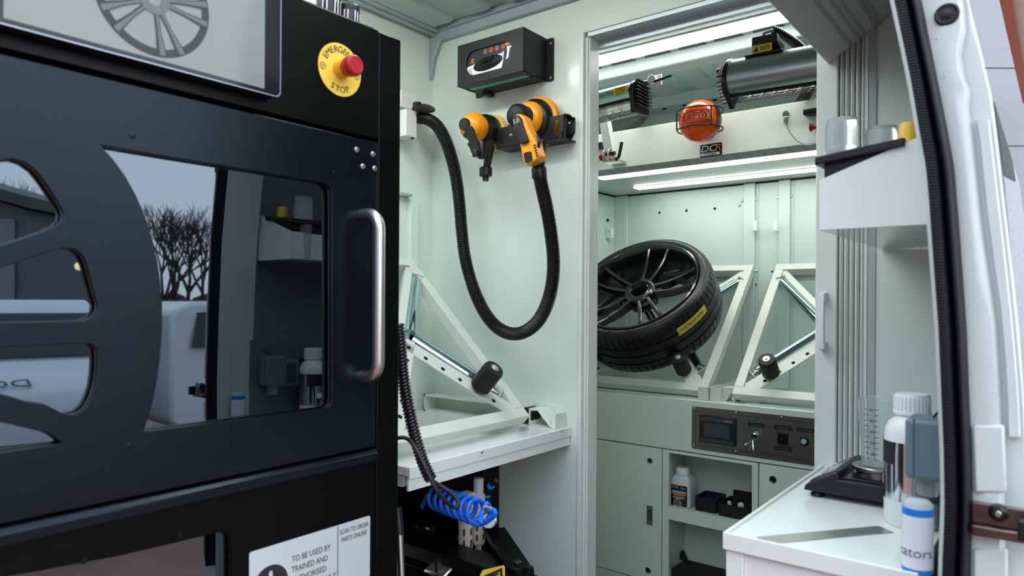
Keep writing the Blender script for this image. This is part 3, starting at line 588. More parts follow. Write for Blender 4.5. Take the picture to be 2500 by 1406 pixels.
MB().cyl((o.x - 0.035, 1.330, o.z + L + 0.004), (o.x - 0.016, 1.330, o.z + L + 0.004), 0.008).build('brass_fitting', mat('brass', (0.55, 0.38, 0.14), 0.3, metal=1), fu)
MB().cyl((o.x - 0.043, 1.330, o.z + L + 0.004), (o.x - 0.036, 1.330, o.z + L + 0.004), 0.0085).build('blue_collar', BLUEB, fu)
n_ = Vector((0.35, -0.937, 0)).normalized(); e_ = Vector((-n_.y, n_.x, 0)); REDI = mat('red_print', (0.5, 0.03, 0.03), 0.5)
Mw = frame(o + n_ * 0.0191 + Vector((0, 0, L * 0.33)), e_, (0, 0, 1), n_)
text('warning_print', 'WARNING', 0.0042, Mw, REDI, fb, ext=0.0001)
plate('warning_print', [(-0.004, -0.011), (0.004, -0.011), (0, -0.0045)], [[(-0.0028, -0.0103), (0.0028, -0.0103), (0, -0.0058)]], 0.0002, Mw, REDI, fb)
for z_ in (0.004, 0.007): MB(Mw).box((-0.004, z_, 0), (0.004, z_ + 0.0012, 0.0002)).build('warning_print', REDI, fb)
p = at(1168, 1335, Y=1.375); ru = thing('air_regulator', p, 'beige air regulator with grey cap and round pressure gauge', 'air regulator')
rb_, o2, L2 = bowl(1168, 1235, 1328, 1.375, 0.0180, ru)
MB().lathe([(0.008, -0.018), (0.0085, -0.004), (0.010, 0.0), (0, 0)], o2, (0, 0, 1), 16).build('drain_plug', GREYL, ru)
MB().lathe([(0.017, L2), (0.018, L2 + 0.03), (0.0125, L2 + 0.032), (0.0125, L2 + 0.035), (0.0135, L2 + 0.036), (0.0135, L2 + 0.07), (0.012, L2 + 0.073), (0, L2 + 0.073)], o2, (0, 0, 1), 32).build('regulator_cap', GREYL, ru)
g = at(1195, 1268, Y=1.345); gf = MB().lathe([(0.0205, 0), (0.0205, 0.012), (0.0185, 0.013), (0.0180, 0.0115), (0, 0.0115)], g, (0.45, -0.89, 0.0), 40).build('pressure_gauge', CHROME, ru)
gn = Vector((0.45, -0.89, 0)).normalized(); Mg = frame(Vector(g) + gn * 0.0118, Vector((-gn.y, gn.x, 0)), (0, 0, 1), gn)
plate('gauge_dial', circ(0, 0, 0.0175, 32), [], 0.0003, Mg, WINK, gf)
for k in range(9):
    a_ = math.radians(225 - 270 * k / 8); MB(Mg).bar((0.0125 * math.cos(a_), 0.0125 * math.sin(a_), 0.0003), (0.0155 * math.cos(a_), 0.0155 * math.sin(a_), 0.0003), 0.0006, 0.0002).build('dial_mark', INK, gf)
MB(Mg).bar((-0.004, -0.006, 0.0005), (0.007, 0.009, 0.0005), 0.0009, 0.0003).build('needle', INK, gf)
# blue coiled air hose
P = [at(x, y, Y=Y) for x, y, Y in ((1062, 1214, 1.30), (1085, 1222, 1.29), (1120, 1235, 1.27), (1160, 1248, 1.25), (1176, 1255, 1.24))]
hx = helix(resample(spline(P, 10), 0.001), 0.027, 0.031, 28)
tail = [at(x, y, Y=1.20) for x, y in ((1172, 1266), (1180, 1276), (1192, 1270), (1208, 1256), (1207, 1248), (1197, 1247))]
top = [at(x, y, Y=1.33) for x, y in ((1030, 1240), (1040, 1215), (1052, 1200))]
full = spline(top, 4) + hx[6:] 
MB().tube(full, 0.0058, 12).build('coiled_air_hose', BLUE, None, smooth=60, label='bright blue coiled air hose hanging over the air filter', cat='hose')
hx2 = spline([hx[-1]] + tail, 6); 
sp2 = helix(resample([at(1185, 1240, Y=1.22), at(1206, 1247, Y=1.21)], 0.0008), 0.006, 0.0042, 10)
sg = thing('hose_end', at(1185, 1262, Y=1.21), 'blue hose end loop with steel spring guard by the gauge', 'hose end')
MB().tube(hx2, 0.0062, 12).build('hose_loop', BLUE, sg, smooth=60); MB().tube(sp2, 0.0011, 6).build('spring_guard', STEEL, sg)
# black machine base with hinge arm
ba = thing('machine_base', (-1.32, 1.28, FZ), 'black steel machine base with bolted hinge arm and warning sticker', 'machine base')
zt = at(1200, 1345, Y=1.30).z
bx1 = at(1283, 1395, Y=1.20).x
MB().box((-1.62, 1.17, FZ), (bx1, 1.315, zt - 0.03)).build('base_box', BLACKP, ba, bevel=0.006)
MB().prism([(-1.60, 1.20, zt - 0.0305), (bx1 - 0.03, 1.20, zt - 0.0305), (bx1 - 0.05, 1.22, zt - 0.005), (-1.60, 1.22, zt - 0.005)], (0, 0.08, 0)).build('base_top', BLACKP, ba, bevel=0.003)
A0 = at(1207, 1326, Y=1.40); A1 = at(1264, 1362, Y=1.24)
dv = (A1 - A0); dv.z = 0; dn = dv.normalized(); ee = Vector((-dn.y, dn.x, 0)); poly = [A0 - ee * 0.028, A0 + ee * 0.028]
poly = [Vector((A0.x, A0.y, zt + 0.0)) - ee * 0.028] + [Vector((A1.x, A1.y, zt + 0.0)) + (dn * math.sin(math.radians(q)) - ee * math.cos(math.radians(q))) * 0.028 for q in range(0, 181, 15)] + [Vector((A0.x, A0.y, zt)) + ee * 0.028]
MB().prism(poly, (0, 0, 0.016)).build('hinge_arm', BLACKP, ba, bevel=0.002)
MB().lathe([(0.010, 0), (0.010, 0.006), (0.007, 0.008), (0, 0.008)], (A1.x, A1.y, zt + 0.016), (0, 0, 1), 20).build('hinge_bolt', BLACK, ba)
MB().cyl((A1.x, A1.y, zt - 0.03), (A1.x, A1.y, zt), 0.026).build('hinge_boss', BLACK, ba)
lp_ = at(1078, 1388, Y=1.19); MB().prism([(lp_.x - 0.035, 1.165, lp_.z - 0.012), (lp_.x + 0.03, 1.165, lp_.z - 0.012), (lp_.x + 0.036, 1.19, lp_.z + 0.002), (lp_.x - 0.03, 1.19, lp_.z + 0.002)], (0, 0.0, 0.008)).build('toggle_plate', STEEL, ba, bevel=0.003)
MB().cyl((lp_.x, 1.178, lp_.z - 0.002), (lp_.x, 1.178, lp_.z + 0.024), 0.010).build('toggle_bolt', BLACK, ba)
ws = [at(x, y, Y=1.1685) for x, y in ((1172, 1404), (1178, 1392), (1228, 1380), (1232, 1384), (1233, 1440), (1165, 1440))]
st_ = MB().prism(ws, (0, 0.0008, 0)).build('warning_sticker', YELLOW, ba, label='yellow and black hazard sticker')
tr_ = [at(x, y, Y=1.1680) for x, y in ((1180, 1406), (1226, 1386), (1228, 1436), (1172, 1436))]; tr2 = [at(x, y, Y=1.1677) for x, y in ((1190, 1408), (1220, 1396), (1222, 1430), (1184, 1430))]
MB().prism(tr_, (0, 0.0004, 0)).build('sticker_border', INK, st_); MB().prism(tr2, (0, 0.0003, 0)).build('sticker_centre', YELLOW, st_)
for q in ((1196, 1409, 1206, 1402), (1206, 1405, 1218, 1400)):
    c_ = [at(q[0], q[1], Y=1.1674), at(q[2], q[3], Y=1.1674)]; MB().bar(c_[0], c_[1], 0.004, 0.0003, (0, 1, 0)).build('hazard_mark', INK, st_)
# steel lever by the machine edge
l0 = at(969, 1240, Y=1.02); l1 = at(986, 1420, Y=1.02)
lv = thing('steel_lever', l1, 'steel lever with black grip leaning beside the machine edge', 'lever')
MB().cyl(l1 - Vector((0, 0, 0.1)), l0 + (l1 - l0) * 0.36, 0.008).build('rod', STEEL, lv); MB().cyl(l0 + (l1 - l0) * 0.36, l0, 0.0105).build('grip', BLACK, lv)
# coiled black machine cable and the thin cable loop
P = [at(x, y, Y=Y) for x, y, Y in ((972, 790, 1.0), (978, 850, 1.0), (982, 900, 1.0), (990, 960, 1.0), (1000, 1010, 1.0), (1012, 1060, 1.0), (1028, 1115, 1.0), (1042, 1150, 1.0), (1053, 1172, 1.0))]
hx = helix(resample(spline(P, 12), 0.0008), 0.0098, 0.0072, 14)
MB().tube(hx, 0.0034, 8).build('coiled_cable', BLACKG, None, smooth=60, label='black coiled cable hanging beside the machine over the bench edge', cat='cable')
P = [at(x, y, Y=Y) for x, y, Y in ((960, 1072, 0.985), (985, 1068, 0.982), (1003, 1078, 0.978), (1020, 1105, 0.975), (1040, 1145, 0.975), (1062, 1190, 0.98), (1085, 1220, 1.0), (1104, 1236, 1.02), (1116, 1238, 1.03), (1119, 1228, 1.04), (1110, 1212, 1.04), (1092, 1196, 1.03), (1072, 1184, 1.02), (1060, 1176, 1.01), (1050, 1165, 1.01))]
MB().tube(spline(P, 8), 0.0042, 10).build('cable_loop', BLACK, None, smooth=60, label='thin dark cable looping down in front of the blue hose', cat='cable')

# ================================================================== partition: glove dispenser
gx0, gx1, gz0, gz1, GY = -1.474, -1.218, 1.7255, 1.8525, 1.60
gdv = thing('glove_dispenser', ((gx0 + gx1) / 2, 1.66, gz0), 'black steel glove box dispenser mounted high on the partition', 'dispenser')
Bm = BLACK
wx0, wz0, wx1, wz1 = at(1139, 140, Y=GY).x, at(1150, 182, Y=GY).z, at(1252, 120, Y=GY).x, at(1240, 98, Y=GY).z
wz0 = gz0 + 0.024; wz1 = gz1 - 0.028
DBK = mat('dispenser_black_paint', (0.008, 0.010, 0.011), 0.5)
fp = plate('front_plate', [(gx0, gz0), (gx1, gz0), (gx1, gz1), (gx0, gz1)], [rrect(wx0, wz0, wx1, wz1, 0.034, 10)], 0.003, FY(0, GY, 0), DBK, gdv, bev=0.0005)
MB().box((gx0, GY, gz0), (gx0 + 0.002, YP - 0.001, gz1)).build('side_plate', DBK, gdv); MB().box((gx1 - 0.002, GY, gz0), (gx1, YP - 0.001, gz1)).build('side_plate', DBK, gdv)
MB().box((gx0, GY, gz1 - 0.002), (gx1, YP - 0.001, gz1)).build('top_plate', DBK, gdv)
MB().box((gx0, GY, gz0), (gx1, GY + 0.035, gz0 + 0.002)).box((gx0, GY + 0.062, gz0), (gx1, YP - 0.001, gz0 + 0.002)).build('bottom_plate', DBK, gdv)
for (xa, xb) in ((gx1, gx1 + 0.026), (gx0 - 0.026, gx0)):
    plate('wall_flange', rrect(xa, gz0 - 0.004, xb, gz1 - 0.001, 0.006, 4), [circ((xa + xb) / 2 + 0.002, gz1 - 0.016, 0.0042, 12), circ((xa + xb) / 2 + 0.002, gz0 + 0.008, 0.0045, 12)], 0.003, FY(0, YP - 0.003, 0), DBK, gdv)
MB().box((gx0 + 0.03, YP - 0.035, gz0 - 0.012), (gx0 + 0.05, YP - 0.001, gz0 + 0.001)).build('retaining_tab', DBK, gdv, bevel=0.002)
gb = thing('glove_box', ((gx0 + gx1) / 2, 1.66, gz0 + 0.003), 'cardboard box of black disposable gloves inside the dispenser', 'glove box')
NAVY = mat('box_navy', (0.012, 0.014, 0.035), 0.45); OPR = mat('box_orange', (0.85, 0.25, 0.008), 0.45)
MB().box((gx0 + 0.004, GY + 0.0035, gz0 + 0.003), (gx1 - 0.004, YP - 0.01, gz1 - 0.004)).build('carton', NAVY, gb)
MB().box((gx0 + 0.01, GY + 0.036, gz0 + 0.0010), (gx1 - 0.02, GY + 0.061, gz0 + 0.0029)).build('green_flap', TEAL, gb)
ww, wh = wx1 - wx0, wz1 - wz0
Fg = FY(wx0, GY + 0.0032, wz0)
lowp = [(-.02, -.014), (ww * 0.72, -.014), (ww * 0.78, wh * 0.22), (ww * 0.80, wh * 0.62), (ww * 0.6, wh * 0.60), (ww * 0.4, wh * 0.56), (ww * 0.2, wh * 0.47), (-.02, wh * 0.36)]
plate('white_print', lowp, [], 0.0003, Fg, WINK, gb)
plate('stripe_print', [(ww * .84, wh * .30), (ww * .90, wh * .38), (ww * .92, wh * .72), (ww * .98, wh * .80), (ww * .86, wh * .82), (ww * .87, wh * .6)], [], 0.0003, Fg, WINK, gb)
plate('stripe_print', [(ww * .72, wh * .38), (ww * .78, wh * .5), (ww * .81, wh * .68), (ww * .78, wh * .64), (ww * .74, wh * .52)], [], 0.0004, Fg @ IDX(0, 0, 0.0006), WINK, gb)
for q in ([(ww * .84, wh * .86), (ww * .98, wh * .86), (ww * 1.0, wh * .97), (ww * .82, wh * .97)], [(ww * .86, wh * 1.02), (ww * .95, wh * 1.02), (ww * .92, wh * 1.08), (ww * .88, wh * 1.08)]): plate('orange_print', q, [], 0.0003, Fg, OPR, gb)
text('orange_print', '.e', wh * 0.42, Fg @ IDX(ww * 0.11, wh * 0.64, 0.0003), OPR, gb, sx=0.9)
for k in range(4):
    c_ = (ww * (0.40 + 0.125 * k), wh * 0.86); plate('orange_icon', circ(c_[0], c_[1], wh * .10, 24), [circ(c_[0], c_[1], wh * .085, 24)], 0.0003, Fg, OPR, gb)
    plate('orange_icon', [(c_[0] - wh * .03, c_[1] - wh * .06), (c_[0] + wh * .04, c_[1] - wh * .05), (c_[0] + wh * .02, c_[1] + wh * .06), (c_[0] - wh * .01, c_[1] + wh * .05)], [], 0.0003, Fg, OPR, gb)
for k in range(5): MB(Fg).box((ww * .035 + .001 * k, wh * (.28 - .055 * k), 0), (ww * .10 + .001 * k, wh * (.295 - .055 * k), 0.0004)).build('small_print', INK, gb)
# crumpled gloves bulging through the oval
rnd = random.Random(3); V = []; F = []; n1, n2 = 10, 40
for i in range(n1 + 1):
    for k in range(n2):
        a_ = 2 * math.pi * k / n2; f = i / n1; rx, rz = ww * 0.315 * f, wh * 0.27 * f
        zz = 0.012 * (1 - f ** 2) + (rnd.random() - .5) * 0.006 * (1 - f ** 4)
        V.append((ww * 0.46 + rx * math.cos(a_), wh * 0.36 + rz * math.sin(a_) + rx * math.cos(a_) * 0.06, zz + 0.0008))
for i in range(n1):
    for k in range(n2): F.append((i * n2 + k, i * n2 + (k + 1) % n2, (i + 1) * n2 + (k + 1) % n2, (i + 1) * n2 + k))
mb = MB(Fg); mb.add(V, F); mb.build('black_gloves', mat('nitrile_black', (0.006, 0.007, 0.008), 0.55), gb, smooth=50)

# ================================================================== sander holder and the two sanders
SY = 1.655
hb = thing('sander_holder', (at(1300, 370, Y=1.69).x, 1.69, at(1300, 375, Y=1.69).z), 'black folded steel holder bracket carrying both sanders', 'bracket')
x0, x1 = at(1212, 330, Y=SY).x, at(1362, 330, Y=SY).x; zt_ = at(1290, 296, Y=SY).z; zb_ = at(1290, 349, Y=SY).z
hx_ = at(1246, 325, Y=SY).x
plate('front_strip', [(x0, zb_), (x1, zb_), (x1 + 0.02, zb_ + 0.02), (x1 + 0.02, zt_), (hx_ - 0.01, zt_), (hx_ - 0.01, zt_ - 0.004), (x0, zt_ - 0.004)], [[(hx_ + 0.009 * math.cos(q), zb_ + 0.030 + 0.009 * math.sin(q)) for q in [math.pi * k / 8 for k in range(9)]], rrect(x1 - 0.012, zb_ + 0.012, x1 + 0.004, zt_ - 0.012, 0.007, 5)], 0.003, FY(0, SY, 0), BLACK, hb)
MB().box((x0, SY, zb_ - 0.003), (x1 + 0.02, YP - 0.001, zb_)).build('bottom_flange', BLACK, hb)
xw = at(1405, 300, Y=YP).x; zw1 = at(1402, 284, Y=YP).z; zw0 = at(1392, 345, Y=YP).z
xv_ = xw - 0.115
plate('wall_strip', [(xv_, zb_ - 0.002), (xw - 0.02, zb_ - 0.002), (xw, zb_ + 0.025), (xw, zw1 - 0.004), (xw - 0.03, zw1), (xv_, zw1)], [rrect(xw - 0.065, zb_ + 0.016, xw - 0.045, zw1 - 0.014, 0.009, 5)], 0.003, FY(0, YP - 0.003, 0), BLACK, hb)
MB().prism([(x1 + 0.02, SY, zt_ + 0.004), (xw - 0.03, YP - 0.004, zw1), (xw - 0.005, YP - 0.004, zw1 - 0.004), (x1 + 0.04, SY, zt_ - 0.002)], (0, 0, -0.003)).build('top_flange', BLACK, hb)
MB().prism([(x1 + 0.019, SY, zb_), (x1 + 0.021, SY, zb_), (x1 + 0.021, SY, zt_), (x1 + 0.019, SY, zt_)], (0.0, 0.012, 0)).build('end_flange', BLACK, hb)
s1 = at(1391, 301, Y=YP - 0.006); screw(s1, (0, -1, 0), 0.0045, hb, STEEL)
OUT = Vector((0, -1, 0))
# large sander
c5 = at(1321, 302, Y=1.70); c5 = Vector((c5.x, 1.70, c5.z))
bs = thing('large_sander', (c5.x, 1.6, c5.z - 0.1), 'large orange and black electric disc sander marked 5.0', 'sander')
pd = MB().lathe([(0.070, 0), (0.0745, 0.003), (0.0755, 0.010), (0.0735, 0.013), (0.0735, 0.015), (0.0755, 0.017), (0.0745, 0.026), (0.068, 0.031), (0, 0.031)], c5, OUT, 64).build('pad', ORANGE, bs)
MB().lathe([(0.0742, 0.0128), (0.0742, 0.0152), (0.07, 0.0153)], c5, OUT, 64).build('pad_seam', INK, pd)
MB().lathe([(0.064, 0.031), (0.066, 0.035), (0.064, 0.046), (0.057, 0.057), (0.050, 0.061), (0, 0.061)], c5, OUT, 64).build('skirt', BLACK, bs)
MB().lathe([(0.050, 0.060), (0.052, 0.064), (0.0505, 0.072), (0.044, 0.082), (0.037, 0.086), (0, 0.086)], c5, OUT, 56).build('orange_collar', ORANGE, bs)
hd = c5 + OUT * 0.084
MB().lathe([(0.034, 0), (0.033, 0.008), (0.034, 0.018), (0.0345, 0.030), (0.032, 0.042), (0.025, 0.051), (0.014, 0.056), (0, 0.0575)], hd, OUT, 48).build('head_grip', RUBBER, bs)
for i, ch in enumerate('MIRKA'):
    aa = math.radians(128 - 8.5 * i); nr = Vector((math.cos(aa), 0, math.sin(aa))); ta = Vector((math.sin(aa), 0, -math.cos(aa)))
    text('maker_print', ch, 0.011, frame(c5 + OUT * 0.041 + nr * 0.0652, ta, -OUT, nr), ORANGE, pd, ext=0.0008, shear=.2)
HY = 1.548
def flat(name, pts, Y, th, m, par, bevel=0.003):
    return MB().prism([at(x, y, Y=Y) for x, y in pts], (0, th, 0)).build(name, m, par, bevel=bevel, seg=3, smooth=50)
flat('handle', [(1256, 278), (1268, 277), (1278, 283), (1284, 297), (1290, 315), (1299, 331), (1306, 345), (1312, 366), (1317, 381), (1313, 388), (1300, 396), (1284, 403), (1280, 402), (1276, 391), (1270, 362), (1265, 335), (1257, 300)], HY, 0.038, ORANGE, bs, 0.006)
flat('trigger_lever', [(1249, 287), (1255, 281), (1263, 281), (1269, 287), (1273, 303), (1281, 325), (1288, 343), (1285, 347), (1270, 351), (1267, 349), (1262, 325), (1252, 305)], HY - 0.010, 0.012, BLACK, bs, 0.003)
flat('handle_window', [(1278, 375), (1282, 372), (1294, 369), (1298, 373), (1300, 390), (1297, 394), (1285, 398), (1281, 395)], HY - 0.0008, 0.003, BLACKM, bs, 0.0008)
for k in range(5):
    q = at(1307.5 + 1.1 * k, 355 + 6 * k, Y=HY + 0.006); q = at(1305 + 1.6 * k, 355 + 6.2 * k, Y=HY - 0.0006); MB().bar(q - Vector((0.003, 0, 0.0012)), q + Vector((0.003, 0, 0.0012)), 0.0022, 0.004, (0, 1, 0)).build('vent_slot', BLACKM, bs)
q = at(1260, 296, Y=HY - 0.0102); text('orbit_mark', '5.0', 0.019, FY(q.x, HY - 0.0104, q.z) @ Matrix.Rotation(math.radians(12), 4, 'Z'), mat('grey_print', (0.55, 0.6, 0.62), 0.5), bs, sx=0.9)
n0 = at(1322, 345, Y=1.61); n1_ = at(1316, 410, Y=1.60); n2_ = at(1317, 437, Y=1.60)
MB().ring([(n0, 0.016), (n1_ + Vector((0, 0, 0.03)), 0.0165), (n1_, 0.017)], n=24).build('dust_port', BLACK, bs)
MB().ring([(n1_ + Vector((0, 0, 0.004)), 0.0180), (n1_ - Vector((0, 0, 0.003)), 0.0215), (n2_ + Vector((0, 0, 0.003)), 0.0215), (n2_, 0.0195)], n=28).build('hose_cuff', BLACK, bs)
for f in (0.52, 0.70): q = n0 + (n1_ - n0) * f; MB().ring([(q + Vector((0, 0, 0.001)), 0.0172), (q - Vector((0, 0, 0.001)), 0.0172)], n=24).build('orange_ring', ORANGE, bs)
P = [at(x, y, Y=Y) for x, y, Y in ((1312, 330, 1.56), (1317, 345, 1.555), (1313, 362, 1.56), (1314, 375, 1.575))]
MB().tube(spline(P, 6), 0.0045, 10).build('power_lead', BLACK, bs)
# small sander
c3 = at(1208, 326, Y=1.70); c3 = Vector((c3.x, 1.70, c3.z))
ss = thing('small_sander', (c3.x, 1.6, c3.z - 0.1), 'small orange and black air sander with yellow pad', 'sander')
MB().lathe([(0.053, 0), (0.0565, 0.003), (0.0565, 0.009), (0.0545, 0.010), (0.0545, 0.012), (0.056, 0.013), (0.055, 0.022), (0.050, 0.026), (0, 0.026)], c3, OUT, 56).build('pad', YELLOWP, ss)
MB().lathe([(0.046, 0.026), (0.0495, 0.030), (0.049, 0.058), (0.046, 0.066), (0.040, 0.074), (0, 0.074)], c3, OUT, 56).build('skirt', BLACK, ss)
MB().lathe([(0.0500, 0.034), (0.0505, 0.036), (0.0505, 0.042), (0.0500, 0.044)], c3, OUT, 56).build('clamp_band', BLACKG, ss)
MB().lathe([(0.036, 0.072), (0.0405, 0.080), (0.043, 0.094), (0.0425, 0.108), (0.038, 0.122), (0.030, 0.132), (0.018, 0.138), (0, 0.139)], c3, OUT, 48).build('body_dome', ORANGE, ss)
MB().lathe([(0.0185, 0.134), (0.0185, 0.148), (0.017, 0.150), (0, 0.150)], c3, OUT, 32).build('speed_knob', BLACK, ss)
LY = c3.y - 0.165
flat('throttle_lever', [(1133, 314), (1136, 308), (1142, 306), (1149, 308), (1154, 316), (1159, 335), (1165, 352), (1171, 370), (1166, 376), (1156, 378), (1151, 375), (1146, 362), (1139, 350), (1144, 348), (1141, 336), (1131, 334), (1131, 324), (1134, 323)], LY, 0.010, BLACKM, ss, 0.002)
def vc(name, px, pya, pyb, Y, r, m=BLACK): 
    a_ = at(px, pya, Y=Y); b_ = at(px, pyb, Y=Y); return MB().ring([(a_, r * .92), (a_ - Vector((0, 0, .002)), r), (b_ + Vector((0, 0, .002)), r), (b_, r * .92)], n=20).build(name, m, ss)
vc('air_inlet', 1161, 366, 383, 1.53, 0.0095); vc('exhaust_port', 1176, 345, 387, 1.56, 0.0125)
a_ = at(1197, 355, Y=1.61); b_ = at(1188, 412, Y=1.61); MB().ring([(a_, 0.015), (b_ + (a_ - b_) * 0.6, 0.0125), (b_, 0.0115)], n=20).build('dust_port', BLACK, ss)
b2 = at(1186, 408, Y=1.61); MB().ring([(b2, 0.016), (b2 - Vector((0, 0, .003)), 0.0195), (b2 - Vector((0, 0, .026)), 0.0195), (b2 - Vector((0, 0, .029)), 0.017)], n=28).build('hose_cuff', BLACK, ss)
MB().cyl(b2 - Vector((0, 0, .042)), b2 - Vector((0, 0, .029)), 0.0095).build('cuff_end', BLACK, ss)
# corrugated vacuum hose
P = [at(x, y, Y=Y) for x, y, Y in ((1028, 286, 1.60), (1048, 293, 1.60), (1068, 308, 1.60), (1085, 337, 1.60), (1098, 370, 1.605), (1112, 425, 1.61), (1121, 490, 1.615), (1127, 560, 1.62), (1134, 620, 1.625), (1146, 672, 1.63), (1163, 722, 1.635), (1188, 770, 1.635), (1218, 802, 1.635), (1252, 815, 1.63), (1284, 808, 1.63), (1314, 783, 1.625), (1337, 738, 1.62), (1349, 684, 1.615), (1351, 630, 1.61), (1345, 570, 1.605), (1335, 510, 1.60), (1324, 462, 1.60), (1318, 432, 1.60))]
path = resample(spline(P, 14), 0.00142)
rr = []
for i, p in enumerate(path):
    k = i % 4; rr.append((p, (0.0168, 0.0194, 0.0198, 0.0178)[k]))
MB().ring(rr, n=22).build('vacuum_hose', BLACK, None, smooth=50, label='long black corrugated vacuum hose hanging in a U on the partition', cat='hose')
# hose outlet on the left wall
q = at(1018, 280, Y=1.60); ho = thing('hose_outlet', (XL + 0.05, 1.6, q.z - 0.1), 'black hose elbow with round flap on a white wall bracket', 'hose outlet')
wb1 = at(1005, 255, Y=1.58); wb0 = at(976, 340, Y=1.58)
MB().box((XL + 0.001, 1.53, at(990, 272, Y=1.58).z), (at(996, 260, Y=1.56).x, 1.60, at(990, 233, Y=1.58).z)).build('bracket_box', WHITE, ho, bevel=0.001)
MB().box((XL + 0.001, 1.53, at(1000, 336, Y=1.56).z), (at(1009, 300, Y=1.56).x, 1.575, at(1000, 272, Y=1.56).z)).build('bracket_box', WHITE, ho, bevel=0.001)
a_ = at(1002, 285, Y=1.60); MB().ring([(at(1006, 268, Y=1.60), 0.026), (at(1012, 274, Y=1.60), 0.0255), (at(1020, 281, Y=1.60), 0.0245), (at(1030, 287, Y=1.60), 0.0230)], n=28).build('elbow', BLACK, ho)
fc = at(1037, 264, Y=1.585); fn = (Vector((0.50, -0.30, 0.80))).normalized()
MB().lathe([(0.034, -0.002), (0.034, 0.002), (0.030, 0.0035), (0, 0.0035)], fc, fn, 40).build('flap', BLACK, ho)
MB().bar(at(1006, 258, Y=1.59), at(1024, 254, Y=1.585), 0.014, 0.016).build('flap_hinge', BLACK, ho, bevel=0.002)
MB().cyl(at(1006, 300, Y=1.57), at(1008, 326, Y=1.57), 0.005).build('spring_arm', BLACK, ho); q = at(1007, 334, Y=1.57); MB().lathe([(0.0, -0.008), (0.006, -0.006), (0.009, 0), (0.006, 0.006), (0, 0.008)], q, (0, -1, 0), 20).build('arm_knob', BLACK, ho)
# white lining post, hook and rail on the left wall
q = at(992, 560, Y=1.62); po = MB().box((XL + 0.001, 1.60, BZ + 0.01), (XL + 0.022, 1.632, at(992, 486, Y=1.60).z)); struct('trim_11', po, WALLW, bevel=0.001, label='narrow white post on the left wall above the bench', cat='trim')
hk = at(1001, 487, Y=1.62); hh = thing('wall_hook', (hk.x, 1.62, hk.z - 0.02), 'small white slotted wall hook above the bench rack', 'hook')
plate('hook_plate', [(hk.x - 0.012, hk.z - 0.030), (hk.x + 0.012, hk.z - 0.030), (hk.x + 0.012, hk.z + 0.006), (hk.x + 0.004, hk.z + 0.006), (hk.x + 0.002, hk.z - 0.012), (hk.x - 0.002, hk.z - 0.012), (hk.x - 0.003, hk.z + 0.004), (hk.x - 0.012, hk.z + 0.004)], [], 0.003, FY(0, 1.598, 0), WHITE, hh)
MB().box((XL + 0.0, 1.55, hk.z + 0.004), (XL + 0.028, 1.60, hk.z + 0.012)).build('hook_rail', RAILM, hh)
# ================================================================== SPRAY BOOTH behind the doorway
FYB, BKY = 2.40, 2.95
def BF(px, py): p = at(px, py, Y=FYB); return (p.x, p.z)
XBL, XBR = -1.678, -0.18
HZ = 1.567
CT = 0.703
# lining walls
lw_ = MB().box((XBL - 0.012, 2.41, CT), (XBL, BKY, HZ)); struct('wall_booth_left', lw_, BOOTH, label='pale green-white left lining of the spray booth', cat='wall')
bw = MB().box((XBL, BKY, CT), (XBR, BKY + 0.02, HZ)); bwo = struct('wall_booth_back', bw, BOOTH, label='pale green-white back lining of the spray booth', cat='wall')
for xa, xb in ((1500, 1530), (1815, 1842), (1900, 1928)):
    X0, X1 = at(xa, 620, Y=BKY - 0.012).x, at(xb, 620, Y=BKY - 0.012).x
    MB().box((X0, BKY - 0.014, CT + 0.002), (X1, BKY - 0.0005, HZ - 0.003)).build('cover_rib', BOOTH, bwo, bevel=0.002)
    if xa > 1510: MB().box((X1 + 0.012, BKY - 0.003, CT + 0.002), (X1 + 0.014, BKY - 0.0005, HZ - 0.003)).build('seam_strip', BOOTH, bwo)
for px, py in ((1526, 513), (1845, 487), (1931, 479), (1805, 501), (1899, 482), (1812, 490), (1836, 694), (1845, 694)):
    q = at(px, py, Y=BKY - 0.002); screw((q.x, BKY - 0.0005, q.z), (0, -1, 0), 0.0065, bwo, STEEL)
for px, py in ((1610, 519), (1676, 514), (1745, 509)):
    q = at(px, py, Y=BKY - 0.001); MB().lathe([(0.006, 0), (0.006, 0.0008), (0, 0.0008)], (q.x, BKY - 0.0002, q.z), (0, -1, 0), 10).build('open_hole', HOLE, bwo)
for i, (px, py, lab) in enumerate(((1843, 548, 'small white hook on the wide booth wall rib'), (1893, 548, 'small white hook facing it on the next booth wall rib'))):
    q = at(px, py, Y=BKY - 0.03); h = thing('booth_hook', (q.x, BKY - 0.02, q.z - 0.03), lab, 'hook')
    MB().box((q.x - 0.008, BKY - 0.032, q.z - 0.026), (q.x + 0.008, BKY - 0.028, q.z + 0.016)).build('hook_plate', WHITE, h, bevel=0.001); MB().box((q.x - 0.008, BKY - 0.030, q.z - 0.026), (q.x + 0.008, BKY - 0.0145, q.z - 0.022)).build('hook_foot', WHITE, h)
q = at(1491, 568, X=XBL + 0.02); h = thing('booth_hook', (XBL + 0.01, q.y, q.z - 0.03), 'white slotted hook on the left booth lining near the corner', 'hook')
MB().prism([(XBL + 0.001, q.y - 0.015, q.z - 0.025), (XBL + 0.03, q.y - 0.015, q.z - 0.025), (XBL + 0.03, q.y - 0.015, q.z + 0.022), (XBL + 0.024, q.y - 0.015, q.z + 0.022), (XBL + 0.022, q.y - 0.015, q.z), (XBL + 0.016, q.y - 0.015, q.z), (XBL + 0.014, q.y - 0.015, q.z + 0.024), (XBL + 0.001, q.y - 0.015, q.z + 0.024)], (0, 0.03, 0)).build('hook_plate', WHITE, h)
screw((XBL + 0.002, q.y, q.z + 0.06), (1, 0, 0), 0.008, h, BLACK)
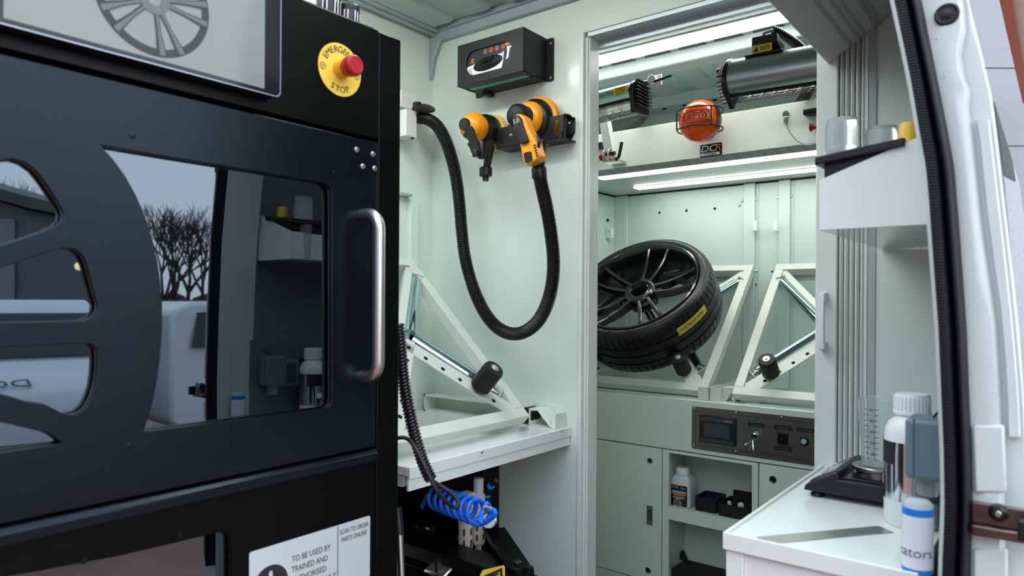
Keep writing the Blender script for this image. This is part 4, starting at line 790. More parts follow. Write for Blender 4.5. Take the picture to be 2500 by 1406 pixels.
# ---- hood
hd_ = thing('booth_hood', ((XBL + XBR) / 2, 2.65, HZ), 'white booth hood with perforated lip and two strip lights', 'hood')
MB().box((XBL - 0.012, FYB, 1.583), (XBR, FYB + 0.004, 1.7275)).build('fascia', mat('hood_fascia_white', (0.72, 0.78, 0.70), 0.26), hd_, bevel=0.001)
MB().box((XBL - 0.012, FYB + 0.004, 1.7235), (XBR, BKY + 0.04, 1.7275)).build('hood_top', BOOTH, hd_)
MB().box((XBL - 0.012, 2.43, HZ + 0.001), (XBR, BKY + 0.04, HZ + 0.010)).build('hood_underside', BOOTH, hd_)
pv = [(XBL - 0.012, FYB, 1.583), (XBL - 0.012, 2.432, HZ), (XBL - 0.012, 2.432, HZ + 0.006), (XBL - 0.012, FYB + 0.004, 1.588)]
lip = MB().prism(pv, (XBR - XBL + 0.012, 0, 0)).build('perforated_lip', mat('lip_grey_green', (0.33, 0.39, 0.35), 0.4), hd_)
dl = Vector((0, 2.432 - FYB, HZ - 1.583)); ln = Vector((0, dl.z, -dl.y)).normalized(); dh = MB()
PH_ = mat('perforation_pale', (0.62, 0.72, 0.64), 0.4)
for gidx in range(24):
    for r_ in range(4):
        for k in range(3):
            x = -1.62 + 0.046 * gidx + 0.010 * k + 0.004 * r_
            c_ = Vector((x, FYB, 1.583)) + dl * (0.15 + 0.23 * r_); dh.add([c_ + ln * 0.0006 + Vector((0.0028 * math.cos(a), 0, 0)) + dl.normalized() * 0.0022 * math.sin(a) for a in [2 * math.pi * i / 6 for i in range(6)]], [(0, 1, 2, 3, 4, 5)])
dh.build('perforations', PH_, lip, kind='stuff')
l0 = at(1447, 431, Z=HZ).x
led('hood_light', (at(1455, 434, Z=HZ - .004).x, 2.440, HZ - 0.005), (-0.30, 2.498, HZ + 0.001), 'slim LED strip light along the front of the booth hood', BOOTH)
led('hood_light', (at(1551, 460, Z=HZ - .004).x, 2.755, HZ - 0.005), (-0.34, 2.808, HZ + 0.001), 'slim LED strip light further back under the booth hood', BOOTH)
MB().box((XBL, BKY - 0.004, HZ - 0.006), (XBR, BKY - 0.0006, HZ + 0.001)).build('rear_gasket', BLACKM, hd_)
MB().box((XBL, 2.44, HZ - 0.006), (XBL + 0.003, BKY - 0.004, HZ + 0.001)).build('side_gasket', BLACKM, hd_)
# hood name plate
n0 = BF(1710, 358); n1 = BF(1763, 384); z1 = BF(1736, 351)[1]; z0 = BF(1736, 382)[1]
sg = plate('hood_sign', rrect(n0[0], z0, n1[0], z1, 0.004), [], 0.002, FY(0, FYB - 0.0012, 0), BLACKG, None, label='small black hood sign with white lettering', cat='sign')
cx_, cz_ = (n0[0] + n1[0]) / 2, (z0 + z1) / 2; hh_ = z1 - z0; W_ = n1[0] - n0[0]; Fs = FY(cx_, FYB - 0.0026, cz_)
SW = mat('sign_silver', (0.55, 0.58, 0.6), 0.35); SRD = mat('sign_red', (0.55, 0.10, 0.08), 0.4)
text('lettering', 'DC', hh_ * 0.74, Fs @ IDX(-W_ * 0.13, hh_ * 0.12, 0), SW, sg, shear=0.2, sx=1.2); text('lettering', 'R', hh_ * 0.74, Fs @ IDX(W_ * 0.31, hh_ * 0.12, 0), SRD, sg, shear=0.2, sx=1.15)
MB(Fs).box((-W_ * .47, -hh_ * .40, -0.0001), (W_ * .40, -hh_ * .20, 0.0002)).build('sign_bar', SW, sg); text('lettering', 'SYSTEMS', hh_ * 0.17, Fs @ IDX(-W_ * 0.03, -hh_ * 0.30, 0.0004), INK, sg, sx=1.5)
# fire extinguishing ball in wire holder
fc = at(1709, 296, Y=2.30); fr = 0.072
fb_ = thing('fire_ball', (fc.x, 2.30, fc.z - fr), 'orange fire extinguishing ball in front of the hood', 'fire extinguisher')
prof = [(fr * math.cos(math.radians(a)), fr * math.sin(math.radians(a))) for a in range(-90, 91, 9)]; prof[0] = (0, -fr); prof[-1] = (0, fr)
MB().lathe(prof, fc, (0, 0, 1), 48).build('ball', FIRE, fb_, smooth=60)
vdir = Vector((-fc.x, -fc.y, 0)).normalized()
def onball(u, v, s_, name, m, size, sx=1.0, shear=0.25, dr=0.001):
    """letters wrapped on the ball; u,v metres from its front centre"""
    cu = bpy.data.curves.new(name, 'FONT'); cu.body = s_; cu.size = size; cu.align_x = 'CENTER'; cu.align_y = 'CENTER'; cu.extrude = 0.0002; cu.shear = shear; cu.resolution_u = 4
    ob = from_curve(cu, name, m, Matrix.Diagonal((sx, 1, 1, 1)), fb_, smooth=0); wrap(ob, u, v, dr)
    return ob
def wrap(ob, u, v, dr):
    e_ = Vector((-vdir.y, vdir.x, 0)); o = WL[ob.name]
    for vt in ob.data.vertices:
        q = vt.co + o; a = (q.x + u) / fr; b = (q.y + v) / fr
        d = (vdir * math.cos(a) + e_ * math.sin(a)) * math.cos(b) + Vector((0, 0, math.sin(b))); vt.co = Vector(fc) + d * (fr + dr + q.z) - Vector(fc)
    ob.location = fc; WL[ob.name] = Vector(fc)
pp_ = plate('pale_patch', rrect(-0.050, -0.014, 0.016, 0.014, 0.012), [], 0.0002, Matrix.Identity(4), mat('patch_pale', (0.55, 0.42, 0.36), 0.3), fb_); wrap(pp_, 0, 0, 0.0004)
onball(-0.014, 0.0005, 'AFO', 'lettering_shadow', WINK, 0.040, dr=0.0008)
onball(-0.0155, 0.000, 'AFO', 'lettering', mat('dark_red_print', (0.30, 0.012, 0.006), 0.4), 0.0385, dr=0.0014)
onball(0.0, 0.021, 'Fire Extinguisher Ball', 'lettering', INK, 0.0075, dr=0.0008); onball(0.004, -0.019, 'FIRE EXTINGUISHER', 'lettering', mat('dark_red_print', (0, 0, 0)), 0.0085, dr=0.0008, sx=1.1)
fl_ = plate('flame_print', [(0.018, -0.006), (0.034, -0.010), (0.050, -0.002), (0.044, 0.002), (0.050, 0.012), (0.040, 0.008), (0.036, 0.016), (0.030, 0.006), (0.022, 0.006)], [], 0.0002, Matrix.Identity(4), ORANGE, fb_); wrap(fl_, 0, 0, 0.0010)
bp_ = MB()
for i in range(9):
    for j in range(9): bp_.add([(0.062 + .0052 * i, -0.036 + .0095 * j, 0), (0.0672 + .0052 * i, -0.036 + .0095 * j, 0), (0.0672 + .0052 * i, -0.0265 + .0095 * j, 0), (0.062 + .0052 * i, -0.0265 + .0095 * j, 0)], [(0, 1, 2, 3)])
bp_ = bp_.build('black_panel', mat('ball_black', (0.02, 0.016, 0.015), 0.3), fb_); wrap(bp_, 0, 0, 0.0006)
for k in range(7): o_ = MB().box((0.068, -0.024 + .007 * k, 0), (0.098, -0.0205 + .007 * k, 0.0002)).build('small_print', mat('print_grey', (0.22, 0.22, 0.22), 0.5), fb_); wrap(o_, 0, 0, 0.0010)
wm = thing('ball_holder', (fc.x, 2.34, fc.z - 0.045), 'black wire cage holding the orange ball to the hood', 'holder')
for dz, rr_ in ((0.033, 0.079), (-0.030, 0.077)):
    pts = [(fc.x + rr_ * math.cos(a), fc.y + rr_ * math.sin(a), fc.z + dz) for a in [2 * math.pi * k / 40 for k in range(40)]]; MB().tube(pts, 0.0026, 10, True).build('ring_wire', BLACK, wm)
for a in (-150, -40):
    a = math.radians(a); x, y = fc.x + 0.079 * math.cos(a), fc.y + 0.079 * math.sin(a); MB().tube([(x, y, fc.z + 0.033), (x, y, fc.z - 0.030)], 0.0026, 10).build('upright_wire', BLACK, wm)
MB().box((fc.x - 0.012, fc.y + 0.076, fc.z - 0.034), (fc.x + 0.012, FYB - 0.0005, fc.z + 0.037)).build('wall_tab', BLACK, wm)
# ---- infrared lamps
def ir_lamp(p0, p1, r, label, roll, capx):
    d = (Vector(p1) - Vector(p0)).normalized(); t = thing('infrared_lamp', (Vector(p0) + Vector(p1)) / 2 - Vector((0, 0, r)), label, 'lamp')
    up = Vector((0, 0, 1)); up = (up - d * up.dot(d)).normalized(); sd = d.cross(up); L = (Vector(p1) - Vector(p0)).length
    M = frame(p0, d, sd, up) @ Matrix.Rotation(roll, 4, 'X')
    sec = [(r * 1.0 * math.cos(math.radians(a)), r * 0.82 * math.sin(math.radians(a))) for a in range(-25, 206, 11)]
    mb = MB(M); mb.prism([(0, y, z) for y, z in sec], (L, 0, 0)); mb.build('lamp_shell', SILVER, t, smooth=40)
    mb = MB(M); mb.prism([(0, sec[0][0], sec[0][1] + 0.002), (0, sec[-1][0], sec[-1][1] + 0.002), (0, sec[-1][0], sec[-1][1] - 0.012), (0, sec[0][0], sec[0][1] - 0.012)], (L, 0, 0)); mb.build('black_rim', BLACK, t)
    zb = sec[0][1] - 0.034
    gr_ = MB(M)
    for k in range(7): y = -r * .86 + r * 1.72 * k / 6; gr_.bar((0.01, y, zb - 0.012 * (1 - abs(k - 3) / 3)), (L - 0.01, y, zb - 0.012 * (1 - abs(k - 3) / 3)), 0.0022, 0.0022)
    for k in range(8):
        x = 0.02 + (L - 0.04) * k / 7; gr_.tube([(x, -r * .9, sec[0][1] - 0.01), (x + 0.02, -r * .7, zb - 0.004), (x + 0.02, 0, zb - 0.014), (x + 0.02, r * .7, zb - 0.004), (x, r * .9, sec[0][1] - 0.01)], 0.0012, 6)
    gr_.build('wire_guard', STEEL, t)
    mb = MB(M); mb.box((0.01, -r * .8, sec[0][1] - 0.010), (L - 0.01, r * .8, sec[0][1] - 0.006)); mb.build('reflector', mat('reflector_metal', (0.5, 0.56, 0.52), 0.22, metal=1), t)
    # finned end cap at the visible end
    xe = L if capx else 0.0; s_ = 1 if capx else -1
    cap = [(y * 1.12, z * 1.12 - 0.003) for y, z in sec] + [(sec[-1][0] * 1.0, sec[-1][1] - 0.055), (sec[0][0] * 1.0, sec[0][1] - 0.055)]
    mb = MB(M); mb.prism([(xe, y, z) for y, z in cap], (s_ * 0.016, 0, 0)); ec = mb.build('end_cap', BLACK, t, bevel=0.002)
    for k in range(8):
        z = -0.048 + 0.0125 * k; hw = r * (1.0 if z < 0.02 else max(0.35, 1.02 - (z - 0.02) / (r * 0.8) * .7))
        mb = MB(M); mb.box((xe + s_ * 0.016, -hw, z - 0.002), (xe + s_ * 0.031, hw, z + 0.002)); mb.build('fin', BLACK, ec, bevel=0.0008)
    return t, M, L, r, d, up, sd
def lamp_pts(a, b, Y): return at(a[0], a[1], Y=Y), at(b[0], b[1], Y=Y)
p0, p1 = lamp_pts((1380, 276), (1555, 232), 2.20)
t1, M1, L1, r1, d1, up1, sd1 = ir_lamp(p0, p1, 0.056, 'silver infrared lamp with finned black end and wire guard', 0.0, True)
n_ = (sd1 * (-1) if sd1.y > 0 else sd1)
def sticker(M, L, r, x, ang, w_, h_, par):
    a = math.radians(ang); N = Vector((0, math.cos(a) / 1.0, math.sin(a) / 0.82)).normalized(); c_ = Vector((x, r * math.cos(a), r * 0.82 * math.sin(a))) + N * 0.0012
    T = Vector((1, 0, 0)); U = N.cross(T); Mm = M @ frame(c_, T, U, N)
    if (Mm.to_3x3() @ Vector((0, 1, 0))).z < 0: Mm = Mm @ Matrix.Rotation(math.pi, 4, 'Z')
    s = plate('caution_sticker', rrect(-w_ / 2, -h_ / 2, w_ / 2, h_ / 2, 0.003), [], 0.0008, Mm, YELLOW, par)
    for k in range(4): mb = MB(Mm); mb.box((-w_ * .38, h_ * (0.28 - 0.2 * k), 0.0005), (w_ * (.42 - .08 * (k % 2)), h_ * (0.36 - 0.2 * k), 0.0008)); mb.build('print_line', INK, s)
side = 1 if sd1.y < 0 else -1
sticker(M1, L1, r1, L1 - 0.035, 0 + 12 if side > 0 else 168, 0.052, 0.030, t1)
# clamp and lever behind the left lamp
q = at(1605, 196, Y=2.26); cl = MB().box((q.x - 0.018, 2.255, q.z - 0.020), (q.x + 0.018, 2.262, q.z + 0.018)); cl.cyl((q.x - 0.012, 2.235, q.z), (q.x - 0.012, 2.258, q.z), 0.016, n=24); cl.build('lamp_clamp', WHITEP, t1, bevel=0.002)
MB().bar(at(1596, 200, Y=2.24), at(1640, 184, Y=2.24), 0.010, 0.008).build('clamp_lever', BLACK, t1, bevel=0.002)
MB().tube([at(1560, 205, Y=2.25), q], 0.008, 10).build('lamp_pivot', BLACK, t1)
p0, p1 = lamp_pts((1790, 190), (2040, 147), 2.16)
t2, M2, L2_, rr2, d2, up2, sd2 = ir_lamp(p0, p1, 0.063, 'larger silver infrared lamp with plugged-in power lead', math.radians(-48), False)
q = at(1870, 128, Y=2.16)
pb = MB(frame(q, d2, sd2, up2)); pb.prism([(-0.058, -0.03, -0.012), (0.058, -0.03, -0.012), (0.058, 0.03, -0.012), (-0.058, 0.03, -0.012)], (0, 0, 0.006)); pb.prism([(-0.045, -0.026, -0.006), (0.048, -0.026, -0.006), (0.040, 0.026, 0.02), (-0.036, 0.026, 0.02)], (0, 0, 0.026)); jb = pb.build('junction_box', GREYP if False else mat('junction_dark', (0.03, 0.035, 0.037), 0.4), t2, bevel=0.006)
sy = -0.031 if sd2.y > 0 else 0.031
Mj = frame(q, d2, up2, Vector((0, -1, 0))) @ IDX(-0.002, 0.005, 0.031); st3 = plate('caution_sticker', rrect(-0.030, -0.012, 0.030, 0.012, 0.002), [], 0.001, Mj, YELLOW, jb)
for k in range(3): mb = MB(Mj); mb.box((-0.006, 0.004 - .005 * k, 0.0006), (0.024, 0.006 - .005 * k, 0.0009)); mb.build('print_line', INK, st3)
plate('print_triangle', [(-0.026, -0.008), (-0.010, -0.008), (-0.015, 0.008)], [], 0.0004, Mj @ IDX(0, 0, 0.0006), INK, st3)
a_ = at(1866, 124, Y=2.16); b_ = at(1862, 92, Y=2.16)
MB().ring([(a_, 0.019), (a_ + (b_ - a_) * .35, 0.018), (a_ + (b_ - a_) * .5, 0.022), (a_ + (b_ - a_) * .62, 0.022), (a_ + (b_ - a_) * .72, 0.012), (b_, 0.008)], n=20).build('plug', BLACK, t2)
P = [at(x, y, Y=2.18) for x, y in ((1862, 94), (1866, 82), (1878, 77), (1890, 74))]; MB().tube(spline(P, 6), 0.0048, 10).build('power_lead', mat('lead_grey', (0.3, 0.33, 0.34), 0.4), t2)
def corr(P, r, name, label, step=0.0016, par=None):
    pp = resample(spline(P, 12), step); return MB().ring([(p, r * (0.88, 1.0, 1.0, 0.9)[i % 4]) for i, p in enumerate(pp)], n=18).build(name, BLACK, par, smooth=50, label=label, cat=None if par else 'conduit')
corr([at(x, y, Y=Y) for x, y, Y in ((1886, 74, 2.19), (1906, 82, 2.20), (1930, 97, 2.22), (1955, 117, 2.26), (1985, 150, 2.3))], 0.0145, 'lamp_conduit', 'black corrugated conduit arching over the larger infrared lamp')
q = at(1758, 174, Y=2.20); kn = MB(); kn.cyl(at(1772, 170, Y=2.20), at(1752, 176, Y=2.20), 0.010); kn.build('tilt_knob', BLACK, t2); MB().box((at(1768, 0, Y=2.2).x, 2.19, q.z - 0.012), (at(1782, 0, Y=2.2).x, 2.205, q.z + 0.022)).build('tilt_bracket', WHITEP, t2, bevel=0.002)
corr([at(x, y, Y=Y) for x, y, Y in ((1985, 180, 2.24), (1981, 200, 2.30), (1970, 225, 2.40), (1955, 246, 2.50), (1930, 262, 2.58))], 0.019, 'lamp_hose', 'thick black lamp hose dropping behind the larger infrared lamp')
corr([at(x, y, Y=Y) for x, y, Y in ((1578, 270, 2.28), (1573, 285, 2.36), (1562, 298, 2.44), (1545, 310, 2.52), (1520, 322, 2.56))], 0.013, 'lamp_hose', 'black lamp hose dropping behind the finned infrared lamp')
# lamp arm with clamp on the hood
a_ = at(1478, 298, Y=2.33); b_ = at(1491, 378, Y=2.33)
ar = thing('clamp_stand', (b_.x, 2.34, b_.z), 'white upright clamp stand with black lever on the hood front', 'stand')
MB().bar(a_, b_, 0.036, 0.030, (0, 1, 0)).build('arm_profile', WHITE, ar, bevel=0.002)
for dx in (-0.012, 0.010):
    pts = [(b_.x + dx, 2.312 + 0.02 * math.cos(q), b_.z - 0.004 + 0.02 * math.sin(q)) for q in [math.radians(v) for v in range(90, 451, 15)]]; MB().tube(pts, 0.0035, 8).build('clamp_ring', STEEL, ar)
MB().box((b_.x - 0.028, 2.33, b_.z - 0.028), (b_.x + 0.030, FYB - 0.001, b_.z - 0.018)).box((b_.x - 0.028, 2.31, b_.z - 0.030), (b_.x + 0.030, 2.316, b_.z - 0.010)).build('clamp_foot', STEEL, ar, bevel=0.001)
MB().cyl((b_.x - 0.01, 2.31, b_.z), (b_.x + 0.03, 2.31, b_.z), 0.008).build('clamp_screw', BLACK, ar)
MB().tube(spline([at(1502, 389, Y=2.30), at(1510, 384, Y=2.30), at(1514, 368, Y=2.30), at(1518, 347, Y=2.30)], 5), 0.0062, 10).build('clamp_lever', BLACK, ar)
kq = at(1467, 384, Y=2.31); MB().lathe([(0.007, 0), (0.007, 0.006), (0.013, 0.009), (0.013, 0.016), (0, 0.016)], (kq.x + 0.014, 2.31, kq.z), (-1, 0, 0), 24).build('red_knob', RED, ar)
MB().box((at(1450, 0, Y=2.36).x, 2.355, at(1460, 360, Y=2.36).z), (at(1472, 0, Y=2.36).x, FYB - 0.001, at(1460, 348, Y=2.36).z)).build('black_stop', BLACK, ar, bevel=0.002)
P = [at(x, y, Y=2.36) for x, y in ((1466, 388), (1458, 400), (1447, 409), (1430, 413))]; MB().tube(spline(P, 6), 0.0014, 6).build('lanyard', STEEL, ar)
# lanyard at right with lug, latch and red knob
q = at(1918, 278, Y=FYB - 0.004); la = thing('safety_lanyard', (q.x, FYB - 0.006, q.z - 0.1), 'thin steel safety lanyard hanging from an eyelet on the hood', 'lanyard')
MB().lathe([(0.011, 0), (0.011, 0.003), (0.005, 0.003), (0.005, 0.005), (0, 0.005)], (q.x, FYB - 0.0005, q.z), (0, -1, 0), 20).build('eyelet', STEEL, la); MB().box((q.x - 0.007, FYB - 0.005, q.z - 0.028), (q.x + 0.007, FYB - 0.001, q.z - 0.008)).build('lug', STEEL, la, bevel=0.002)
P = [at(x, y, Y=FYB - 0.01) for x, y in ((1918, 288), (1921, 306), (1930, 326), (1945, 343), (1962, 352), (1980, 353), (1996, 347))]; MB().tube(spline(P, 6), 0.0017, 6).build('wire', STEEL, la)
q = at(1985, 272, Y=2.37); MB().box((q.x - 0.03, 2.362, q.z - 0.008), (q.x + 0.05, FYB - 0.001, q.z + 0.010)).build('hood_latch', BLACK, None, bevel=0.003, label='black latch handle on the hood face beside the lanyard', cat='latch')
q = at(1986, 310, Y=2.37); MB().lathe([(0.014, 0.0), (0.013, 0.004), (0.007, 0.012), (0.007, 0.022), (0.012, 0.03), (0, 0.03)], (q.x - 0.01, 2.37, q.z), (1, 0, 0), 28).build('index_knob', RED, None, label='dark red index knob under the hood latch', cat='knob')
MB().box((q.x + 0.0185, 2.355, q.z - 0.02), (q.x + 0.05, FYB - 0.001, q.z + 0.02)).build('knob_block', WHITE, None, bevel=0.002, label='white mounting block behind the dark red knob', cat='block')

# ---- base cabinet
def cabinet_door(px0, px1, label, lockpts, pull, x1=None, x0=None):
    X0 = x0 if x0 is not None else BF(px0, 1150)[0]; X1 = x1 if x1 is not None else BF(px1, 1150)[0]
    d = MB().box((X0, FYB, ZD0), (X1, FYB + 0.018, ZD1)).build('door', BOOTHC, cab, bevel=0.0012)
    for px, py in lockpts:
        x, z = BF(px, py); lk = MB().lathe([(0.0125, 0), (0.0125, 0.003), (0.011, 0.0045), (0.0095, 0.0045), (0.009, 0.002), (0, 0.002)], (x, FYB - 0.0002, z), (0, -1, 0), 28).build('cam_lock', CHROME, d)
        MB().lathe([(0.0085, 0.002), (0.0075, 0.0035), (0, 0.0035)], (x, FYB, z), (0, -1, 0), 20).build('lock_core', BLACKG, d)
    if pull:
        a0, b0 = BF(pull[0], pull[1]), BF(pull[2], pull[3]); pl = plate('flush_pull', rrect(a0[0], b0[1], b0[0], a0[1], 0.001), [], 0.002, FY(0, FYB - 0.0006, 0), mat('pull_grey', (0.12, 0.13, 0.13), 0.4), d)
        MB().box((a0[0] + .004, FYB - 0.0022, b0[1] + .018), (b0[0] - .003, FYB - 0.0016, a0[1] - .012)).build('pull_recess', mat('pull_dark', (0.05, 0.055, 0.055), 0.5), d)
    return d
cab = thing('booth_cabinet', ((XBL + XBR) / 2, 2.67, FZ), 'grey-green booth base cabinet with locked doors, open shelves and grilles', 'cabinet')
ZD1 = BF(1500, 1077)[1] - 0.003; ZD0 = BF(1427, 1376)[1] + 0.004
XS0, XS1 = BF(1617, 1200)[0], BF(1851, 1200)[0]
MB().box((XBL - 0.012, FYB, ZD1 + 0.003), (XBR, FYB + 0.02, CT)).build('upper_front', BOOTHC, cab, bevel=0.003)
MB().box((XBL - 0.012, FYB + 0.004, FZ), (XBR, BKY + 0.02, ZD0 - 0.004)).build('plinth', BOOTHC, cab)
MB().box((XBL - 0.012, FYB + 0.0185, ZD0), (XS0 + 0.012, BKY, ZD1)).build('carcass', BOOTHC, cab); MB().box((XS1 - 0.012, FYB + 0.0185, ZD0), (XBR, BKY, ZD1)).build('carcass', BOOTHC, cab)
cabinet_door(1400, 1615, '', ((1587, 1124), (1583, 1391)), (1579, 1233, 1593, 1283), x0=XBL - 0.01, x1=BF(1615, 1250)[0])
cabinet_door(1853, 2100, '', ((1887, 1170),), None, x0=BF(1853, 1250)[0], x1=XBR - 0.002)
# open shelf frame
ox0, ox1 = BF(1633, 1150)[0], BF(1836, 1150)[0]; oz1 = BF(1633, 1105)[1]; oz0 = BF(1631, 1237)[1]; oy1 = BF(1631, 1267.5)[1]
plate('shelf_frame', [(XS0 + 0.001, ZD0), (XS1 - 0.001, ZD0), (XS1 - 0.001, ZD1), (XS0 + 0.001, ZD1)], [[(ox0, oz0), (ox1, oz0), (ox1, oz1), (ox0, oz1)], [(ox0, ZD0 + 0.02), (ox1, ZD0 + 0.02), (ox1, oy1), (ox0, oy1)]], 0.018, FY(0, FYB + 0.009, 0), BOOTHC, cab)
SHY = FYB + 0.17
MB().box((XS0 + 0.013, SHY, ZD0), (XS1 - 0.013, SHY + 0.01, ZD1)).build('shelf_back', BOOTHC, cab)
SHZ = oz0 - 0.006
MB().box((XS0 + 0.013, FYB + 0.0185, SHZ - 0.01), (XS1 - 0.013, SHY, SHZ)).build('shelf', BOOTHC, cab)
MB().box((XS0 + 0.013, FYB + 0.0185, ZD0 + 0.001), (XS1 - 0.013, SHY, ZD0 + 0.012)).build('shelf', BOOTHC, cab)
# counter top with grille panels
MB().box((XBL, FYB + 0.0205, CT - 0.02), (XBR, BKY, CT)).build('counter_top', BOOTH, cab)
GRM = mat('filter_grille_green', (0.16, 0.33, 0.26), 0.5, bump=0.4, scale=300)
xm = at(1700, 975, Z=CT).x; xm2 = at(1800, 985, Z=CT).x
def grille(x0, x1, y0, y1):
    pl = plate('grille_panel', [(x0, y0), (x1, y0), (x1, y1), (x0, y1)], [[(x0 + .035, y0 + .028), (x1 - .035, y0 + .028), (x1 - .035, y1 - .028), (x0 + .035, y1 - .028)]], 0.003, IDX(0, 0, CT + 0.0018), BOOTH, cab)
    MB().box((x0 + .03, y0 + .025, CT + 0.0001), (x1 - .03, y1 - .025, CT + 0.0006)).build('filter_mat', GRM, pl)
    n = int((x1 - x0 - .07) / 0.012)
    for k in range(n):
        x = x0 + .035 + 0.006 + 0.012 * k; MB().bar((x, y0 + .028, CT + 0.0018), (x + 0.004, y1 - .028, CT + 0.0018), 0.003, 0.002).build('grille_bar', BOOTH, pl)
    for xx in (x0 + .012, (x0 + x1) / 2, x1 - .012):
        for yy in (y0 + .012, y1 - .012): screw((xx, yy, CT + 0.0033), (0, 0, 1), 0.005, pl, STEEL)
grille(XBL + 0.02, -1.02, FYB + 0.03, FYB + 0.125); grille(XBL + 0.02, -1.02, FYB + 0.22, FYB + 0.40)
grille(-0.86, XBR - 0.01, FYB + 0.03, FYB + 0.125); grille(-0.86, XBR - 0.01, FYB + 0.22, FYB + 0.40)
for px, py in ((1558, 916), (1757, 927), (1983, 951)):
    q = at(px, py, Z=CT + 0.006); tq = thing('toggle_catch', (q.x, q.y, CT + 0.0035), {1558: 'small black catch on the counter under the tyre', 1757: 'small black catch on the counter behind the steel guide', 1983: 'small black catch on the counter beside the rear grille'}[px], 'catch')
    MB().box((q.x - 0.022, q.y - 0.010, CT + 0.0035), (q.x + 0.022, q.y + 0.010, CT + 0.007)).build('catch_base', BLACK, tq); MB().box((q.x - 0.010, q.y - 0.006, CT + 0.007), (q.x + 0.016, q.y + 0.006, CT + 0.014)).build('catch_lever', BLACK, tq, bevel=0.002)
# racks on the counter
tB = Vector((0, 2.925 - 2.455, 1.195 - 0.735)); HB = tB.length; tB.normalize(); nB = Vector((0, -tB.z, tB.y))
rkL, MLr = wheel_rack((-1.575, 2.455, 0.735), (1, 0, 0), tB, nB, 0.555, HB, 'cream steel wheel rack behind the doorway carrying the black wheel', {True: 0.105, False: 0.045})
rkR, MRr = wheel_rack((-0.893, 2.455, 0.735), (1, 0, 0), tB, nB, 0.555, HB, 'empty cream steel wheel rack on the booth counter beside the wheel', {False: 0.125})
# centre guide between the racks
cg = thing('rack_guide', (-0.945, 2.45, CT), 'pair of cream steel corner stops and ramp between the two booth racks', 'guide')
def gx(px): return at(px, 970, Y=2.43).x
za, zb2 = at(1719, 944, Y=2.43).z, CT + 0.001
MB().box((gx(1705), 2.425, zb2), (gx(1731), 2.429, za)).box((gx(1729), 2.425, zb2), (gx(1731), 2.52, za)).build('corner_stop', RM, cg, bevel=0.001)
MB().box((gx(1734), 2.425, zb2), (gx(1761), 2.429, za)).box((gx(1734), 2.425, zb2), (gx(1736), 2.56, za)).build('corner_stop', RM, cg, bevel=0.001)
MB().prism([(gx(1735), 2.43, za - 0.01), (gx(1735), 2.72, za + 0.012), (gx(1735), 2.72, zb2), (gx(1735), 2.43, zb2)], (0.002, 0, 0)).build('side_plate', RM, cg)
MB().prism([(gx(1762), 2.45, zb2), (gx(1768), 2.45, zb2), (gx(1786), 2.45, za + 0.002), (gx(1758), 2.45, za + 0.002)], (0, 0.05, 0)).build('ramp', RM, cg, bevel=0.001)
MB().box((gx(1787), 2.45, zb2), (gx(1790), 2.50, za)).build('buffer_plate', RM, cg); MB().cyl((gx(1791), 2.475, (za + zb2) / 2), (gx(1797), 2.475, (za + zb2) / 2), 0.022).build('black_buffer', RUBBER, cg)
# ---- control panel
x0, z1_ = BF(1690, 991); x1 = -0.46; z1_ = BF(1690, 991)[1]; z0_ = BF(1690, 1094)[1]
cp = plate('control_panel', rrect(x0, z0_, x1, z1_, 0.008), [], 0.003, FY(0, FYB - 0.0016, 0), STEELD, None, label='brushed steel control panel on the booth cabinet front', cat='control panel')
FP = FYB - 0.0032
il = rrect(x0 + .013, z0_ + .015, x1 - .013, z1_ - .015, 0.006); il2 = rrect(x0 + .0143, z0_ + .0163, x1 - .0143, z1_ - .0163, 0.005)
plate('engraved_border', il, [il2], 0.0006, FY(0, FP, 0), INK, cp)
for px, py in ((1696, 996), (1798, 1007), (1909, 1019), (1695, 1086), (1797, 1101), (1908, 1117)):
    x, z = BF(px, py); screw((x, FP, z), (0, -1, 0), 0.0035, cp, CHROME)
s0 = BF(1710, 1010); s1 = BF(1798, 1089)
hm = MB().box((s0[0], FP - 0.010, s1[1]), (s1[0], FP, s0[1] - 0.001)).build('touch_screen', BLACKG, cp, bevel=0.002)
SD1 = mat('screen_bezel', (0.035, 0.042, 0.05), 0.3); w_ = s1[0] - s0[0]; h_ = s0[1] - s1[1]
MB().box((s0[0] + .003, FP - 0.0105, s1[1] + .003), (s1[0] - .005, FP - 0.0100, s1[1] + h_ * .17)).build('bezel_band', SD1, hm); MB().box((s0[0] + .003, FP - 0.0105, s0[1] - h_ * .22), (s1[0] - .005, FP - 0.0100, s0[1] - .006)).build('bezel_band', SD1, hm)
MB().box((s0[0] + w_ * .14, FP - 0.0106, s1[1] + h_ * .24), (s1[0] - w_ * .16, FP - 0.0100, s0[1] - h_ * .28)).build('display', mat('dark_display', (0.035, 0.05, 0.052), 0.12), hm)
for k in range(3): MB().box((s1[0] - w_ * (.30 - .07 * k), FP - 0.0108, s0[1] - h_ * .17), (s1[0] - w_ * (.25 - .07 * k), FP - 0.0105, s0[1] - h_ * .14)).build('maker_print', GREYL, hm)
def tagp(s_, px0, py0, px1, py1, name='engraved_tag', x1_=None):
    a0, b0 = BF(px0, py0), BF(px1, py1); zc = (BF((px0 + px1) / 2, (py0 + py1) / 2)[1]); hgt = 0.0135; X1_ = x1_ if x1_ else b0[0]
    o_ = MB().box((a0[0], FP - 0.001, zc - hgt / 2), (X1_, FP, zc + hgt / 2)).build(name, BLACKM, cp); text('lettering', s_, hgt * 0.80, FY((a0[0] + X1_) / 2, FP - 0.0012, zc), mat('tag_print', (0.10, 0.105, 0.10), 0.5), o_, sx=min(1.0, (X1_ - a0[0]) / (0.5 * hgt * .8 * len(s_)) * 0.86))
